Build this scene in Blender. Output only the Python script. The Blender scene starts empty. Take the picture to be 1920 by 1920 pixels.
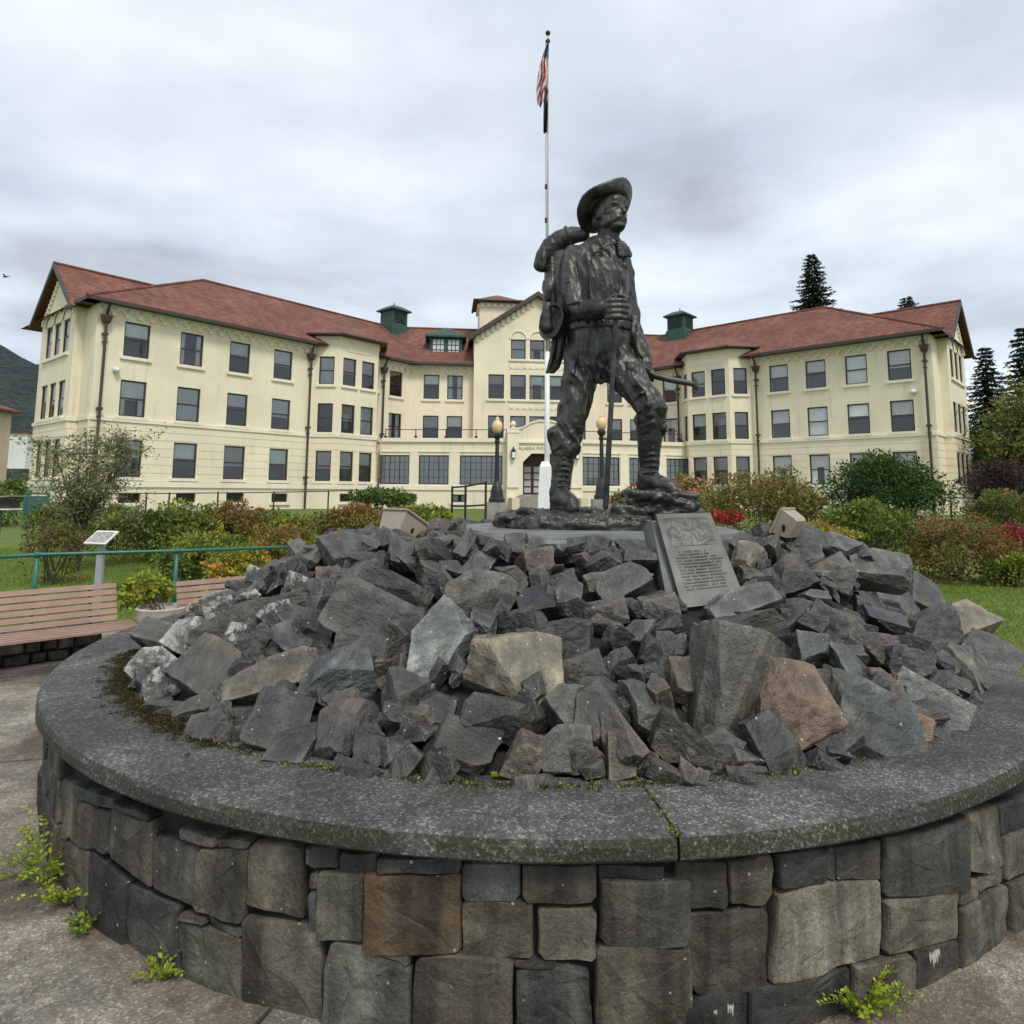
import bpy, bmesh, math, random
import numpy as np
from mathutils import Vector, Matrix, noise as mnoise

scene = bpy.context.scene
COL = scene.collection
rng = random.Random(7)
nrng = np.random.default_rng(11)

# ------------------------------------------------------------------ camera
EYE = 1.85
FPX, PPX, PPY = 1250.0, 960.0, 780.0          # focal length and principal point in photo pixels
PITCH, ROLL = math.radians(6.6), math.radians(0.4)
cam = bpy.data.cameras.new('camera')
cam.sensor_width = 36.0
cam.lens = 36.0 * FPX / 1920.0
cam.shift_y = -(960.0 - PPY) / 1920.0
cam.clip_start, cam.clip_end = 0.05, 6000.0
cam_ob = bpy.data.objects.new('camera', cam)
COL.objects.link(cam_ob)
cam_ob.matrix_world = (Matrix.Translation((0, 0, EYE)) @ Matrix.Rotation(math.pi / 2 + PITCH, 4, 'X')
                       @ Matrix.Rotation(ROLL, 4, 'Z'))
scene.camera = cam_ob

# ------------------------------------------------------------------ sky, sun, exposure
SUN_EL, SUN_AZ = math.radians(54), math.radians(155)     # azimuth clockwise from +Y: behind the viewer, to the right
world = bpy.data.worlds.new('World')
scene.world = world
world.use_nodes = True
wn, wl = world.node_tree.nodes, world.node_tree.links
wn.clear()
w_out = wn.new('ShaderNodeOutputWorld')
w_bg = wn.new('ShaderNodeBackground'); w_bg.inputs['Strength'].default_value = 0.1
w_sky = wn.new('ShaderNodeTexSky'); w_sky.sky_type = 'NISHITA'; w_sky.sun_disc = False
w_sky.sun_elevation, w_sky.sun_rotation = SUN_EL, SUN_AZ
w_tc = wn.new('ShaderNodeTexCoord')
w_sep = wn.new('ShaderNodeSeparateXYZ'); wl.new(w_tc.outputs['Generated'], w_sep.inputs[0])
w_add = wn.new('ShaderNodeMath'); w_add.operation = 'ADD'; w_add.inputs[1].default_value = 0.16
w_abs = wn.new('ShaderNodeMath'); w_abs.operation = 'ABSOLUTE'
wl.new(w_sep.outputs['Z'], w_abs.inputs[0]); wl.new(w_abs.outputs[0], w_add.inputs[0])
w_dx = wn.new('ShaderNodeMath'); w_dx.operation = 'DIVIDE'
w_dy = wn.new('ShaderNodeMath'); w_dy.operation = 'DIVIDE'
wl.new(w_sep.outputs['X'], w_dx.inputs[0]); wl.new(w_add.outputs[0], w_dx.inputs[1])
wl.new(w_sep.outputs['Y'], w_dy.inputs[0]); wl.new(w_add.outputs[0], w_dy.inputs[1])
w_comb = wn.new('ShaderNodeCombineXYZ'); wl.new(w_dx.outputs[0], w_comb.inputs[0]); wl.new(w_dy.outputs[0], w_comb.inputs[1])
w_map = wn.new('ShaderNodeMapping'); w_map.inputs['Location'].default_value = (6.82, -7.25, -2.91); w_map.inputs['Scale'].default_value = (0.8, 0.95, 1)
wl.new(w_comb.outputs[0], w_map.inputs[0])
w_n1 = wn.new('ShaderNodeTexNoise'); w_n1.inputs['Scale'].default_value = 1.0; w_n1.inputs['Detail'].default_value = 6; w_n1.inputs['Roughness'].default_value = 0.5; w_n1.inputs['Distortion'].default_value = 0.2
w_n2 = wn.new('ShaderNodeTexNoise'); w_n2.inputs['Scale'].default_value = 2.1; w_n2.inputs['Detail'].default_value = 5; w_n2.inputs['Roughness'].default_value = 0.52
wl.new(w_map.outputs[0], w_n1.inputs['Vector']); wl.new(w_map.outputs[0], w_n2.inputs['Vector'])
w_r1 = wn.new('ShaderNodeValToRGB')
cr = w_r1.color_ramp
cr.elements[0].position = 0.35; cr.elements[0].color = (0.335, 0.37, 0.41, 1)
cr.elements[1].position = 0.64; cr.elements[1].color = (0.64, 0.69, 0.73, 1)
e = cr.elements.new(0.45); e.color = (0.47, 0.525, 0.58, 1)
wl.new(w_n1.outputs['Fac'], w_r1.inputs[0])
w_r2 = wn.new('ShaderNodeValToRGB')
cr = w_r2.color_ramp
cr.elements[0].position = 0.36; cr.elements[0].color = (0.86, 0.87, 0.89, 1)
cr.elements[1].position = 0.62; cr.elements[1].color = (1.05, 1.05, 1.05, 1)
wl.new(w_n2.outputs['Fac'], w_r2.inputs[0])
w_mul = wn.new('ShaderNodeMix'); w_mul.data_type = 'RGBA'; w_mul.blend_type = 'MULTIPLY'; w_mul.inputs[0].default_value = 1.0
wl.new(w_r1.outputs[0], w_mul.inputs[6]); wl.new(w_r2.outputs[0], w_mul.inputs[7])
w_sc = wn.new('ShaderNodeMix'); w_sc.data_type = 'RGBA'; w_sc.blend_type = 'MULTIPLY'; w_sc.inputs[0].default_value = 1.0
w_sc.inputs[7].default_value = (10.4, 10.4, 10.4, 1); w_sc.clamp_result = False
w_hz = wn.new('ShaderNodeMapRange'); w_hz.inputs['From Min'].default_value = 0.0; w_hz.inputs['From Max'].default_value = 0.55
w_hz.inputs['To Min'].default_value = 1.09; w_hz.inputs['To Max'].default_value = 0.97; w_hz.interpolation_type = 'SMOOTHSTEP'
wl.new(w_abs.outputs[0], w_hz.inputs['Value'])
w_hm = wn.new('ShaderNodeMix'); w_hm.data_type = 'RGBA'; w_hm.blend_type = 'MULTIPLY'; w_hm.inputs[0].default_value = 1.0
wl.new(w_mul.outputs[2], w_hm.inputs[6]); wl.new(w_hz.outputs[0], w_hm.inputs[7])
wl.new(w_hm.outputs[2], w_sc.inputs[6])
w_mix = wn.new('ShaderNodeMix'); w_mix.data_type = 'RGBA'; w_mix.inputs[0].default_value = 0.93
wl.new(w_sky.outputs[0], w_mix.inputs[6]); wl.new(w_sc.outputs[2], w_mix.inputs[7])
wl.new(w_mix.outputs[2], w_bg.inputs['Color']); wl.new(w_bg.outputs[0], w_out.inputs[0])

sun_l = bpy.data.lights.new('sun', 'SUN'); sun_l.energy = 1.5; sun_l.angle = math.radians(14); sun_l.color = (1.0, 0.95, 0.87)
sun = bpy.data.objects.new('sun', sun_l); COL.objects.link(sun)
sd = Vector((math.sin(SUN_AZ) * math.cos(SUN_EL), math.cos(SUN_AZ) * math.cos(SUN_EL), math.sin(SUN_EL)))
sun.rotation_euler = sd.to_track_quat('Z', 'Y').to_euler()

scene.view_settings.view_transform = 'Standard'
scene.view_settings.look = 'None'
scene.view_settings.gamma = 1.0
scene.view_settings.exposure = 0.60
scene.view_settings.use_curve_mapping = False
scene.render.engine = 'CYCLES'
scene.cycles.max_bounces = 6
scene.cycles.transparent_max_bounces = 12
scene.cycles.use_denoising = True


# ------------------------------------------------------------------ helpers
def ray(px, py):
    x, y = (px - PPX) / FPX, -(py - PPY) / FPX
    c, s = math.cos(ROLL), math.sin(ROLL)
    X, Y = c * x - s * y, s * x + c * y
    return Vector((X, math.cos(PITCH) - Y * math.sin(PITCH), math.sin(PITCH) + Y * math.cos(PITCH)))


def at(px, py, Y):
    d = ray(px, py)
    return Vector((0, 0, EYE)) + d * (Y / d.y)


def at_z(px, py, z):
    d = ray(px, py)
    return Vector((0, 0, EYE)) + d * ((z - EYE) / d.z)


def sstep(a, b, x):
    t = min(1.0, max(0.0, (x - a) / (b - a)))
    return t * t * (3 - 2 * t)


def ground_z(x, y):
    return 0.62 * sstep(13.0, 36.0, y)


class MB:
    """collects shapes, then links them as ONE mesh object"""
    def __init__(self):
        self.v, self.f = [], []

    def add(self, vs, fs):
        n = len(self.v)
        self.v += [tuple(p) for p in vs]
        self.f += [tuple(i + n for i in f) for f in fs]
        return self

    def box(self, c, sx, sy, sz, M=None):
        vs = [Vector((x * sx / 2, y * sy / 2, z * sz / 2)) for x in (-1, 1) for y in (-1, 1) for z in (-1, 1)]
        if M is not None:
            vs = [M @ p for p in vs]
        c = Vector(c)
        return self.add([p + c for p in vs], [(0, 1, 3, 2), (4, 6, 7, 5), (0, 4, 5, 1), (2, 3, 7, 6), (0, 2, 6, 4), (1, 5, 7, 3)])

    def mbox(self, F, s0, s1, z0, z1, d0, d1):
        """box in a wall's own frame F(s, z, d)"""
        vs = [F(s, z, d) for s in (s0, s1) for z in (z0, z1) for d in (d0, d1)]
        return self.add(vs, [(0, 1, 3, 2), (4, 6, 7, 5), (0, 4, 5, 1), (2, 3, 7, 6), (0, 2, 6, 4), (1, 5, 7, 3)])

    def tube(self, pts, rad, seg=10, cap=True, round_ends=False):
        pts = [Vector(p) for p in pts]
        rad = list(rad) if hasattr(rad, '__len__') else [rad] * len(pts)
        if round_ends:
            d0 = (pts[0] - pts[1]).normalized(); d1 = (pts[-1] - pts[-2]).normalized()
            r0, r1 = rad[0], rad[-1]
            hp = [pts[0] + d0 * r0 * math.sin(a) for a in (1.45, 1.0, 0.5)]
            hr = [r0 * math.cos(a) for a in (1.45, 1.0, 0.5)]
            tp = [pts[-1] + d1 * r1 * math.sin(a) for a in (0.5, 1.0, 1.45)]
            tr = [r1 * math.cos(a) for a in (0.5, 1.0, 1.45)]
            pts = hp + pts + tp; rad = hr + rad + tr
        vs, fs = [], []
        up = None
        n = len(pts)
        for i, p in enumerate(pts):
            t = (pts[min(i + 1, n - 1)] - pts[max(i - 1, 0)])
            t = t.normalized() if t.length > 1e-9 else Vector((0, 0, 1))
            if up is None:
                up = t.cross(Vector((0, 0, 1)))
                if up.length < 1e-3:
                    up = t.cross(Vector((1, 0, 0)))
            up = (up - t * up.dot(t)).normalized()
            b = t.cross(up)
            for k in range(seg):
                a = 2 * math.pi * k / seg
                vs.append(p + (up * math.cos(a) + b * math.sin(a)) * rad[i])
        for i in range(n - 1):
            for k in range(seg):
                k2 = (k + 1) % seg
                fs.append((i * seg + k, i * seg + k2, (i + 1) * seg + k2, (i + 1) * seg + k))
        if cap:
            fs.append(tuple(reversed(range(seg)))); fs.append(tuple(range((n - 1) * seg, n * seg)))
        return self.add(vs, fs)

    def lathe(self, c, prof, seg=20, axis=None):
        """prof: list of (r, z)"""
        c = Vector(c)
        vs, fs = [], []
        M = Matrix.Identity(3) if axis is None else Vector(axis).to_track_quat('Z', 'Y').to_matrix()
        for r, z in prof:
            for k in range(seg):
                a = 2 * math.pi * k / seg
                vs.append(c + M @ Vector((r * math.cos(a), r * math.sin(a), z)))
        n = len(prof)
        for i in range(n - 1):
            for k in range(seg):
                k2 = (k + 1) % seg
                fs.append((i * seg + k, i * seg + k2, (i + 1) * seg + k2, (i + 1) * seg + k))
        fs.append(tuple(reversed(range(seg)))); fs.append(tuple(range((n - 1) * seg, n * seg)))
        return self.add(vs, fs)

    def loft(self, rings):
        n = len(rings[0]); vs = [p for r in rings for p in r]; fs = []
        for i in range(len(rings) - 1):
            for k in range(n):
                k2 = (k + 1) % n
                fs.append((i * n + k, i * n + k2, (i + 1) * n + k2, (i + 1) * n + k))
        fs.append(tuple(reversed(range(n)))); fs.append(tuple(range((len(rings) - 1) * n, len(rings) * n)))
        return self.add(vs, fs)

    def ellipsoid(self, c, rx, ry, rz, M=None, seg=14, rings=9):
        vs, fs = [], []
        c = Vector(c)
        rr = []
        for i in range(1, rings):
            th = math.pi * i / rings
            rr.append([Vector((rx * math.sin(th) * math.cos(2 * math.pi * k / seg), ry * math.sin(th) * math.sin(2 * math.pi * k / seg), rz * math.cos(th))) for k in range(seg)])
        rr = [[(M @ p if M is not None else p) + c for p in r] for r in rr]
        return self.loft(rr)

    def poly(self, pts):
        return self.add(pts, [tuple(range(len(pts)))])

    def prism(self, pts, vec):
        n = len(pts); vec = Vector(vec)
        vs = [Vector(p) for p in pts] + [Vector(p) + vec for p in pts]
        fs = [tuple(reversed(range(n))), tuple(range(n, 2 * n))] + [(i, (i + 1) % n, n + (i + 1) % n, n + i) for i in range(n)]
        return self.add(vs, fs)

    def mesh(self, name, smooth=False, fixn=True):
        me = bpy.data.meshes.new(name)
        me.from_pydata(self.v, [], self.f)
        if fixn:
            bm = bmesh.new(); bm.from_mesh(me); bmesh.ops.recalc_face_normals(bm, faces=bm.faces); bm.to_mesh(me); bm.free()
        if smooth:
            me.polygons.foreach_set('use_smooth', [True] * len(me.polygons))
        me.update()
        return me

    def build(self, name, mat, parent=None, smooth=False, fixn=True, **kw):
        return link(name, self.mesh(name, smooth, fixn), mat, parent, **kw)


def tag(o, label=None, cat=None, group=None, kind=None):
    if label: o['label'] = label
    if cat: o['category'] = cat
    if group: o['group'] = group
    if kind: o['kind'] = kind
    return o


def link(name, me, mat=None, parent=None, label=None, cat=None, group=None, kind=None):
    o = bpy.data.objects.new(name, me)
    if mat is not None and me is not None and len(me.materials) == 0:
        me.materials.append(mat)
    COL.objects.link(o)
    if parent is not None:
        o.parent = parent
        o.matrix_parent_inverse = parent_inverse(parent)
    return tag(o, label, cat, group, kind)


def parent_inverse(p):
    return Matrix.Translation(-_origin.get(p.name, Vector((0, 0, 0))))


_origin = {}


def empty(name, loc, label, cat, group=None):
    o = bpy.data.objects.new(name, None)
    o.empty_display_size = 0.2
    o.location = loc
    COL.objects.link(o)
    _origin[o.name] = Vector(loc)
    return tag(o, label, cat, group)


# ------------------------------------------------------------------ materials
def nt(name):
    m = bpy.data.materials.new(name); m.use_nodes = True
    t = m.node_tree
    b = t.nodes['Principled BSDF']
    return m, t.nodes, t.links, b


def ramp(nodes, stops):
    r = nodes.new('ShaderNodeValToRGB')
    cr = r.color_ramp
    while len(cr.elements) > 1:
        cr.elements.remove(cr.elements[-1])
    cr.elements[0].position = stops[0][0]; cr.elements[0].color = (*stops[0][1], 1)
    for p, c in stops[1:]:
        e = cr.elements.new(p); e.color = (*c, 1)
    return r


def noise(nodes, links, vec, scale, detail=5, rough=0.55, dist=0.0):
    n = nodes.new('ShaderNodeTexNoise')
    n.inputs['Scale'].default_value = scale; n.inputs['Detail'].default_value = detail
    n.inputs['Roughness'].default_value = rough; n.inputs['Distortion'].default_value = dist
    links.new(vec, n.inputs['Vector'])
    return n


def mixc(nodes, links, fac, a, b, mode='MIX'):
    m = nodes.new('ShaderNodeMix'); m.data_type = 'RGBA'; m.blend_type = mode
    for sock, val in ((m.inputs[0], fac), (m.inputs[6], a), (m.inputs[7], b)):
        if isinstance(val, (int, float)): sock.default_value = val
        elif isinstance(val, tuple): sock.default_value = (*val, 1) if len(val) == 3 else val
        else: links.new(val, sock)
    return m.outputs[2]


def bump(nodes, links, b, height, strength, dist, prev=None):
    n = nodes.new('ShaderNodeBump'); n.inputs['Strength'].default_value = strength; n.inputs['Distance'].default_value = dist
    links.new(height, n.inputs['Height'])
    if prev is not None: links.new(prev, n.inputs['Normal'])
    links.new(n.outputs[0], b.inputs['Normal'])
    return n.outputs[0]


def coords(nodes, links, scale=(1, 1, 1), which='Object'):
    tc = nodes.new('ShaderNodeTexCoord')
    mp = nodes.new('ShaderNodeMapping'); mp.inputs['Scale'].default_value = scale
    links.new(tc.outputs[which], mp.inputs[0])
    return mp.outputs[0]


def world_pos(nodes, links, scale=(1, 1, 1)):
    g = nodes.new('ShaderNodeNewGeometry')
    mp = nodes.new('ShaderNodeMapping'); mp.inputs['Scale'].default_value = scale
    links.new(g.outputs['Position'], mp.inputs[0])
    return mp.outputs[0]


def m_plain(name, col, rough=0.6, metal=0.0, var=0.12, scale=6.0, bmp=0.15, bdist=0.01, spec=0.5):
    m, N, L, b = nt(name)
    v = world_pos(N, L)
    n = noise(N, L, v, scale, 6, 0.6)
    lo = tuple(c * (1 - var) for c in col); hi = tuple(min(1, c * (1 + var)) for c in col)
    r = ramp(N, [(0.3, lo), (0.7, hi)]); L.new(n.outputs['Fac'], r.inputs[0])
    L.new(r.outputs[0], b.inputs['Base Color'])
    b.inputs['Roughness'].default_value = rough; b.inputs['Metallic'].default_value = metal
    b.inputs['Specular IOR Level'].default_value = spec
    if bmp: 
        n2 = noise(N, L, v, scale * 5, 5, 0.6)
        bump(N, L, b, n2.outputs['Fac'], bmp, bdist)
    return m


MAT = {}


def m_stone(name, lichen=0.0, streak=False, scale=1.0, use_world=True, sparkle=0.62):
    """stone whose own colour comes from the object; grain, veins, lichen, worn edges and darker hollows on top"""
    m, N, L, b = nt(name)
    oi = N.new('ShaderNodeObjectInfo')
    v0 = world_pos(N, L) if use_world else coords(N, L)
    addv = N.new('ShaderNodeVectorMath'); addv.operation = 'ADD'
    rs = N.new('ShaderNodeMath'); rs.operation = 'MULTIPLY'; rs.inputs[1].default_value = 37.0
    L.new(oi.outputs['Random'], rs.inputs[0])
    L.new(v0, addv.inputs[0]); L.new(rs.outputs[0], addv.inputs[1])
    v = addv.outputs[0]
    n1 = noise(N, L, v, 5.0 * scale, 6, 0.62, 0.6)
    r1 = ramp(N, [(0.30, (0.45, 0.45, 0.45)), (0.5, (0.95, 0.95, 0.95)), (0.70, (1.75, 1.70, 1.62))])
    L.new(n1.outputs['Fac'], r1.inputs[0])
    c = mixc(N, L, 1.0, oi.outputs['Color'], r1.outputs[0], 'MULTIPLY')
    n2 = noise(N, L, v, 2.0 * scale, 3, 0.5)
    r2 = ramp(N, [(0.48, (0, 0, 0)), (0.68, (0.55, 0.55, 0.55))]); L.new(n2.outputs['Fac'], r2.inputs[0])
    c = mixc(N, L, r2.outputs[0], c, (0.105, 0.085, 0.058))
    if streak:
        mp = N.new('ShaderNodeMapping'); mp.inputs['Scale'].default_value = (7, 7, 0.7); L.new(v, mp.inputs[0])
        n3 = noise(N, L, mp.outputs[0], 1.0, 5, 0.6)
        r3 = ramp(N, [(0.38, (0.28, 0.28, 0.27)), (0.50, (0.85, 0.85, 0.84)), (0.64, (1.35, 1.32, 1.22))]); L.new(n3.outputs['Fac'], r3.inputs[0])
        c = mixc(N, L, 0.8, c, r3.outputs[0], 'MULTIPLY')
    else:
        mp = N.new('ShaderNodeMapping'); mp.inputs['Scale'].default_value = (14, 3, 6); mp.inputs['Rotation'].default_value = (0.5, 0.7, 0.3); L.new(v, mp.inputs[0])
        n3 = noise(N, L, mp.outputs[0], 1.2, 4, 0.6)
        r3 = ramp(N, [(0.40, (0.72, 0.72, 0.72)), (0.62, (1.2, 1.2, 1.2))]); L.new(n3.outputs['Fac'], r3.inputs[0])
        c = mixc(N, L, 0.8, c, r3.outputs[0], 'MULTIPLY')
    # fine salt-and-pepper grain
    n4 = noise(N, L, v, 90.0, 3, 0.7)
    r4 = ramp(N, [(0.36, (0.72, 0.72, 0.72)), (0.64, (1.3, 1.3, 1.3))]); L.new(n4.outputs['Fac'], r4.inputs[0])
    c = mixc(N, L, 0.75, c, r4.outputs[0], 'MULTIPLY')
    # lichen discs
    vo = N.new('ShaderNodeTexVoronoi'); vo.inputs['Scale'].default_value = 16.0 if lichen < 0.3 else 12.0
    L.new(v, vo.inputs['Vector'])
    n5 = noise(N, L, v, 26.0, 4, 0.6)
    sm = N.new('ShaderNodeMath'); sm.operation = 'ADD'; L.new(vo.outputs['Distance'], sm.inputs[0])
    ml = N.new('ShaderNodeMath'); ml.operation = 'MULTIPLY'; ml.inputs[1].default_value = 0.35; L.new(n5.outputs['Fac'], ml.inputs[0])
    L.new(ml.outputs[0], sm.inputs[1])
    lim = 0.215 + lichen * 0.55
    r5 = ramp(N, [(lim, (1, 1, 1)), (lim + 0.03, (0, 0, 0))]); L.new(sm.outputs[0], r5.inputs[0])
    f5 = N.new('ShaderNodeMath'); f5.operation = 'MULTIPLY'; f5.inputs[1].default_value = 0.75; L.new(r5.outputs[0], f5.inputs[0])
    c = mixc(N, L, f5.outputs[0], c, (0.40, 0.41, 0.37))
    if lichen > 0.3:         # crusts of white lichen
        n8 = noise(N, L, v, 9.0, 7, 0.72)
        r8 = ramp(N, [(0.50, (0, 0, 0)), (0.57, (0.8, 0.8, 0.8))]); L.new(n8.outputs['Fac'], r8.inputs[0])
        c = mixc(N, L, r8.outputs[0], c, (0.34, 0.34, 0.31))
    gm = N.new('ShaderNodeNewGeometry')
    rp = ramp(N, [(0.485, (0.62, 0.62, 0.62)), (0.50, (1, 1, 1)), (0.54, (1.75, 1.72, 1.66))]); L.new(gm.outputs['Pointiness'], rp.inputs[0])  # worn edges come out paler, hollows darker
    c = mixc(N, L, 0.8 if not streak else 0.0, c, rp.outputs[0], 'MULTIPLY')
    L.new(c, b.inputs['Base Color'])
    b.inputs['Roughness'].default_value = 0.66 if streak else 0.46
    b.inputs['Specular IOR Level'].default_value = 0.4 if streak else 0.6
    nb1 = noise(N, L, v, 9.0 * scale, 6, 0.65, 0.4)
    p = bump(N, L, b, nb1.outputs['Fac'], 0.75 if streak else 0.8, 0.03 if streak else 0.04)
    nb2 = noise(N, L, v, 55.0, 4, 0.7)
    bump(N, L, b, nb2.outputs['Fac'], 0.6, 0.010, p)
    return m


def m_aggregate(name, base, moss=False, big=False):
    """washed aggregate concrete: pale and dark pebbles in grey paste, blotched by damp"""
    m, N, L, b = nt(name)
    v = world_pos(N, L)
    vo = N.new('ShaderNodeTexVoronoi'); vo.inputs['Scale'].default_value = 105.0; L.new(v, vo.inputs['Vector'])
    rv = ramp(N, [(0.0, (0.5, 0.5, 0.5)), (0.4, (0.85, 0.85, 0.83)), (0.8, (1.2, 1.19, 1.15)), (0.95, (2.4, 2.35, 2.2))])
    sx = N.new('ShaderNodeSeparateColor'); L.new(vo.outputs['Color'], sx.inputs[0]); L.new(sx.outputs[0], rv.inputs[0])
    n1 = noise(N, L, v, 1.6, 7, 0.62, 0.5)
    r1 = ramp(N, [(0.32, tuple(c * 0.45 for c in base)), (0.5, base), (0.68, tuple(c * 1.7 for c in base))]); L.new(n1.outputs['Fac'], r1.inputs[0])
    c = mixc(N, L, 0.55 if big else 1.0, r1.outputs[0], rv.outputs[0], 'MULTIPLY')
    n3 = noise(N, L, v, 14.0, 5, 0.65)
    r3 = ramp(N, [(0.36, (0.68, 0.66, 0.62)), (0.62, (1.15, 1.15, 1.15))]); L.new(n3.outputs['Fac'], r3.inputs[0])
    c = mixc(N, L, 0.8, c, r3.outputs[0], 'MULTIPLY')
    if big:      # rusty brown damp stains of the pavement
        n2 = noise(N, L, v, 0.9, 6, 0.6, 0.8)
        r2 = ramp(N, [(0.46, (0, 0, 0)), (0.64, (0.8, 0.8, 0.8))]); L.new(n2.outputs['Fac'], r2.inputs[0])
        c = mixc(N, L, r2.outputs[0], c, (0.075, 0.047, 0.027))
    if moss:
        n2 = noise(N, L, v, 2.6, 6, 0.65)
        gn = N.new('ShaderNodeNewGeometry'); sn = N.new('ShaderNodeSeparateXYZ'); L.new(gn.outputs['True Normal'], sn.inputs[0])
        side = N.new('ShaderNodeMapRange'); side.inputs['From Min'].default_value = 0.9; side.inputs['From Max'].default_value = 0.3; side.inputs['To Max'].default_value = 0.26
        L.new(sn.outputs['Z'], side.inputs['Value'])
        ad = N.new('ShaderNodeMath'); ad.operation = 'ADD'; L.new(n2.outputs['Fac'], ad.inputs[0]); L.new(side.outputs[0], ad.inputs[1])
        r2 = ramp(N, [(0.56, (0, 0, 0)), (0.70, (1, 1, 1))]); L.new(ad.outputs[0], r2.inputs[0])
        n6 = noise(N, L, v, 70.0, 3, 0.7)
        r6 = ramp(N, [(0.42, (0, 0, 0)), (0.52, (0.9, 0.9, 0.9))]); L.new(n6.outputs['Fac'], r6.inputs[0])
        f = N.new('ShaderNodeMath'); f.operation = 'MULTIPLY'; L.new(r2.outputs[0], f.inputs[0]); L.new(r6.outputs[0], f.inputs[1])
        c = mixc(N, L, f.outputs[0], c, (0.028, 0.025, 0.008))
    L.new(c, b.inputs['Base Color'])
    b.inputs['Roughness'].default_value = 0.85
    p = bump(N, L, b, vo.outputs['Distance'], 0.5, 0.006)
    bump(N, L, b, n3.outputs['Fac'], 0.5, 0.012, p)
    return m


def m_leaf(name, trans=0.25):
    m, N, L, b = nt(name)
    a = N.new('ShaderNodeAttribute'); a.attribute_name = 'Col'
    L.new(a.outputs['Color'], b.inputs['Base Color'])
    b.inputs['Roughness'].default_value = 0.55
    b.inputs['Specular IOR Level'].default_value = 0.3
    tr = N.new('ShaderNodeBsdfTranslucent'); L.new(a.outputs['Color'], tr.inputs['Color'])
    mx = N.new('ShaderNodeMixShader'); mx.inputs[0].default_value = trans
    L.new(b.outputs[0], mx.inputs[1]); L.new(tr.outputs[0], mx.inputs[2])
    L.new(mx.outputs[0], N['Material Output'].inputs[0])
    return m


def m_plaster(name, col, grime=0.25):
    m, N, L, b = nt(name)
    v = world_pos(N, L)
    n1 = noise(N, L, v, 0.35, 6, 0.6)
    r1 = ramp(N, [(0.3, tuple(c * 0.90 for c in col)), (0.7, tuple(min(1, c * 1.07) for c in col))]); L.new(n1.outputs['Fac'], r1.inputs[0])
    mp = N.new('ShaderNodeMapping'); mp.inputs['Scale'].default_value = (2.2, 2.2, 0.22); L.new(v, mp.inputs[0])
    n2 = noise(N, L, mp.outputs[0], 1.0, 5, 0.6)
    r2 = ramp(N, [(0.56, (0, 0, 0)), (0.78, (grime, grime, grime))]); L.new(n2.outputs['Fac'], r2.inputs[0])
    c = mixc(N, L, r2.outputs[0], r1.outputs[0], (0.34, 0.31, 0.24))
    L.new(c, b.inputs['Base Color']); b.inputs['Roughness'].default_value = 0.85
    n3 = noise(N, L, v, 18.0, 5, 0.65)
    bump(N, L, b, n3.outputs['Fac'], 0.25, 0.02)
    return m


def m_roof(name):
    m, N, L, b = nt(name)
    v = world_pos(N, L)
    vo = N.new('ShaderNodeTexVoronoi'); vo.inputs['Scale'].default_value = 3.3; L.new(v, vo.inputs['Vector'])
    sx = N.new('ShaderNodeSeparateColor'); L.new(vo.outputs['Color'], sx.inputs[0])
    rv = ramp(N, [(0.0, (0.140, 0.052, 0.036)), (0.5, (0.180, 0.068, 0.048)), (1.0, (0.225, 0.090, 0.064))]); L.new(sx.outputs[0], rv.inputs[0])
    n1 = noise(N, L, v, 0.5, 6, 0.65)
    r1 = ramp(N, [(0.32, (0.62, 0.62, 0.64)), (0.68, (1.18, 1.16, 1.1))]); L.new(n1.outputs['Fac'], r1.inputs[0])
    c = mixc(N, L, 1.0, rv.outputs[0], r1.outputs[0], 'MULTIPLY')
    n4 = noise(N, L, v, 1.3, 5, 0.7)
    r4 = ramp(N, [(0.60, (0, 0, 0)), (0.74, (0.35, 0.35, 0.35))]); L.new(n4.outputs['Fac'], r4.inputs[0])
    c = mixc(N, L, r4.outputs[0], c, (0.16, 0.115, 0.06))
    b.inputs['Roughness'].default_value = 0.8
    w = N.new('ShaderNodeTexWave'); w.wave_type = 'BANDS'; w.bands_direction = 'Z'; w.wave_profile = 'SAW'
    w.inputs['Scale'].default_value = 1.1; w.inputs['Distortion'].default_value = 0.3; L.new(v, w.inputs['Vector'])
    rw = ramp(N, [(0.0, (0.62, 0.62, 0.62)), (0.3, (1, 1, 1)), (1.0, (1.12, 1.12, 1.12))]); L.new(w.outputs['Fac'], rw.inputs[0])
    L.new(mixc(N, L, 0.9, c, rw.outputs[0], 'MULTIPLY'), b.inputs['Base Color'])
    p = bump(N, L, b, w.outputs['Fac'], 0.7, 0.06)
    bump(N, L, b, vo.outputs['Distance'], 0.4, 0.05, p)
    return m


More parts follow.
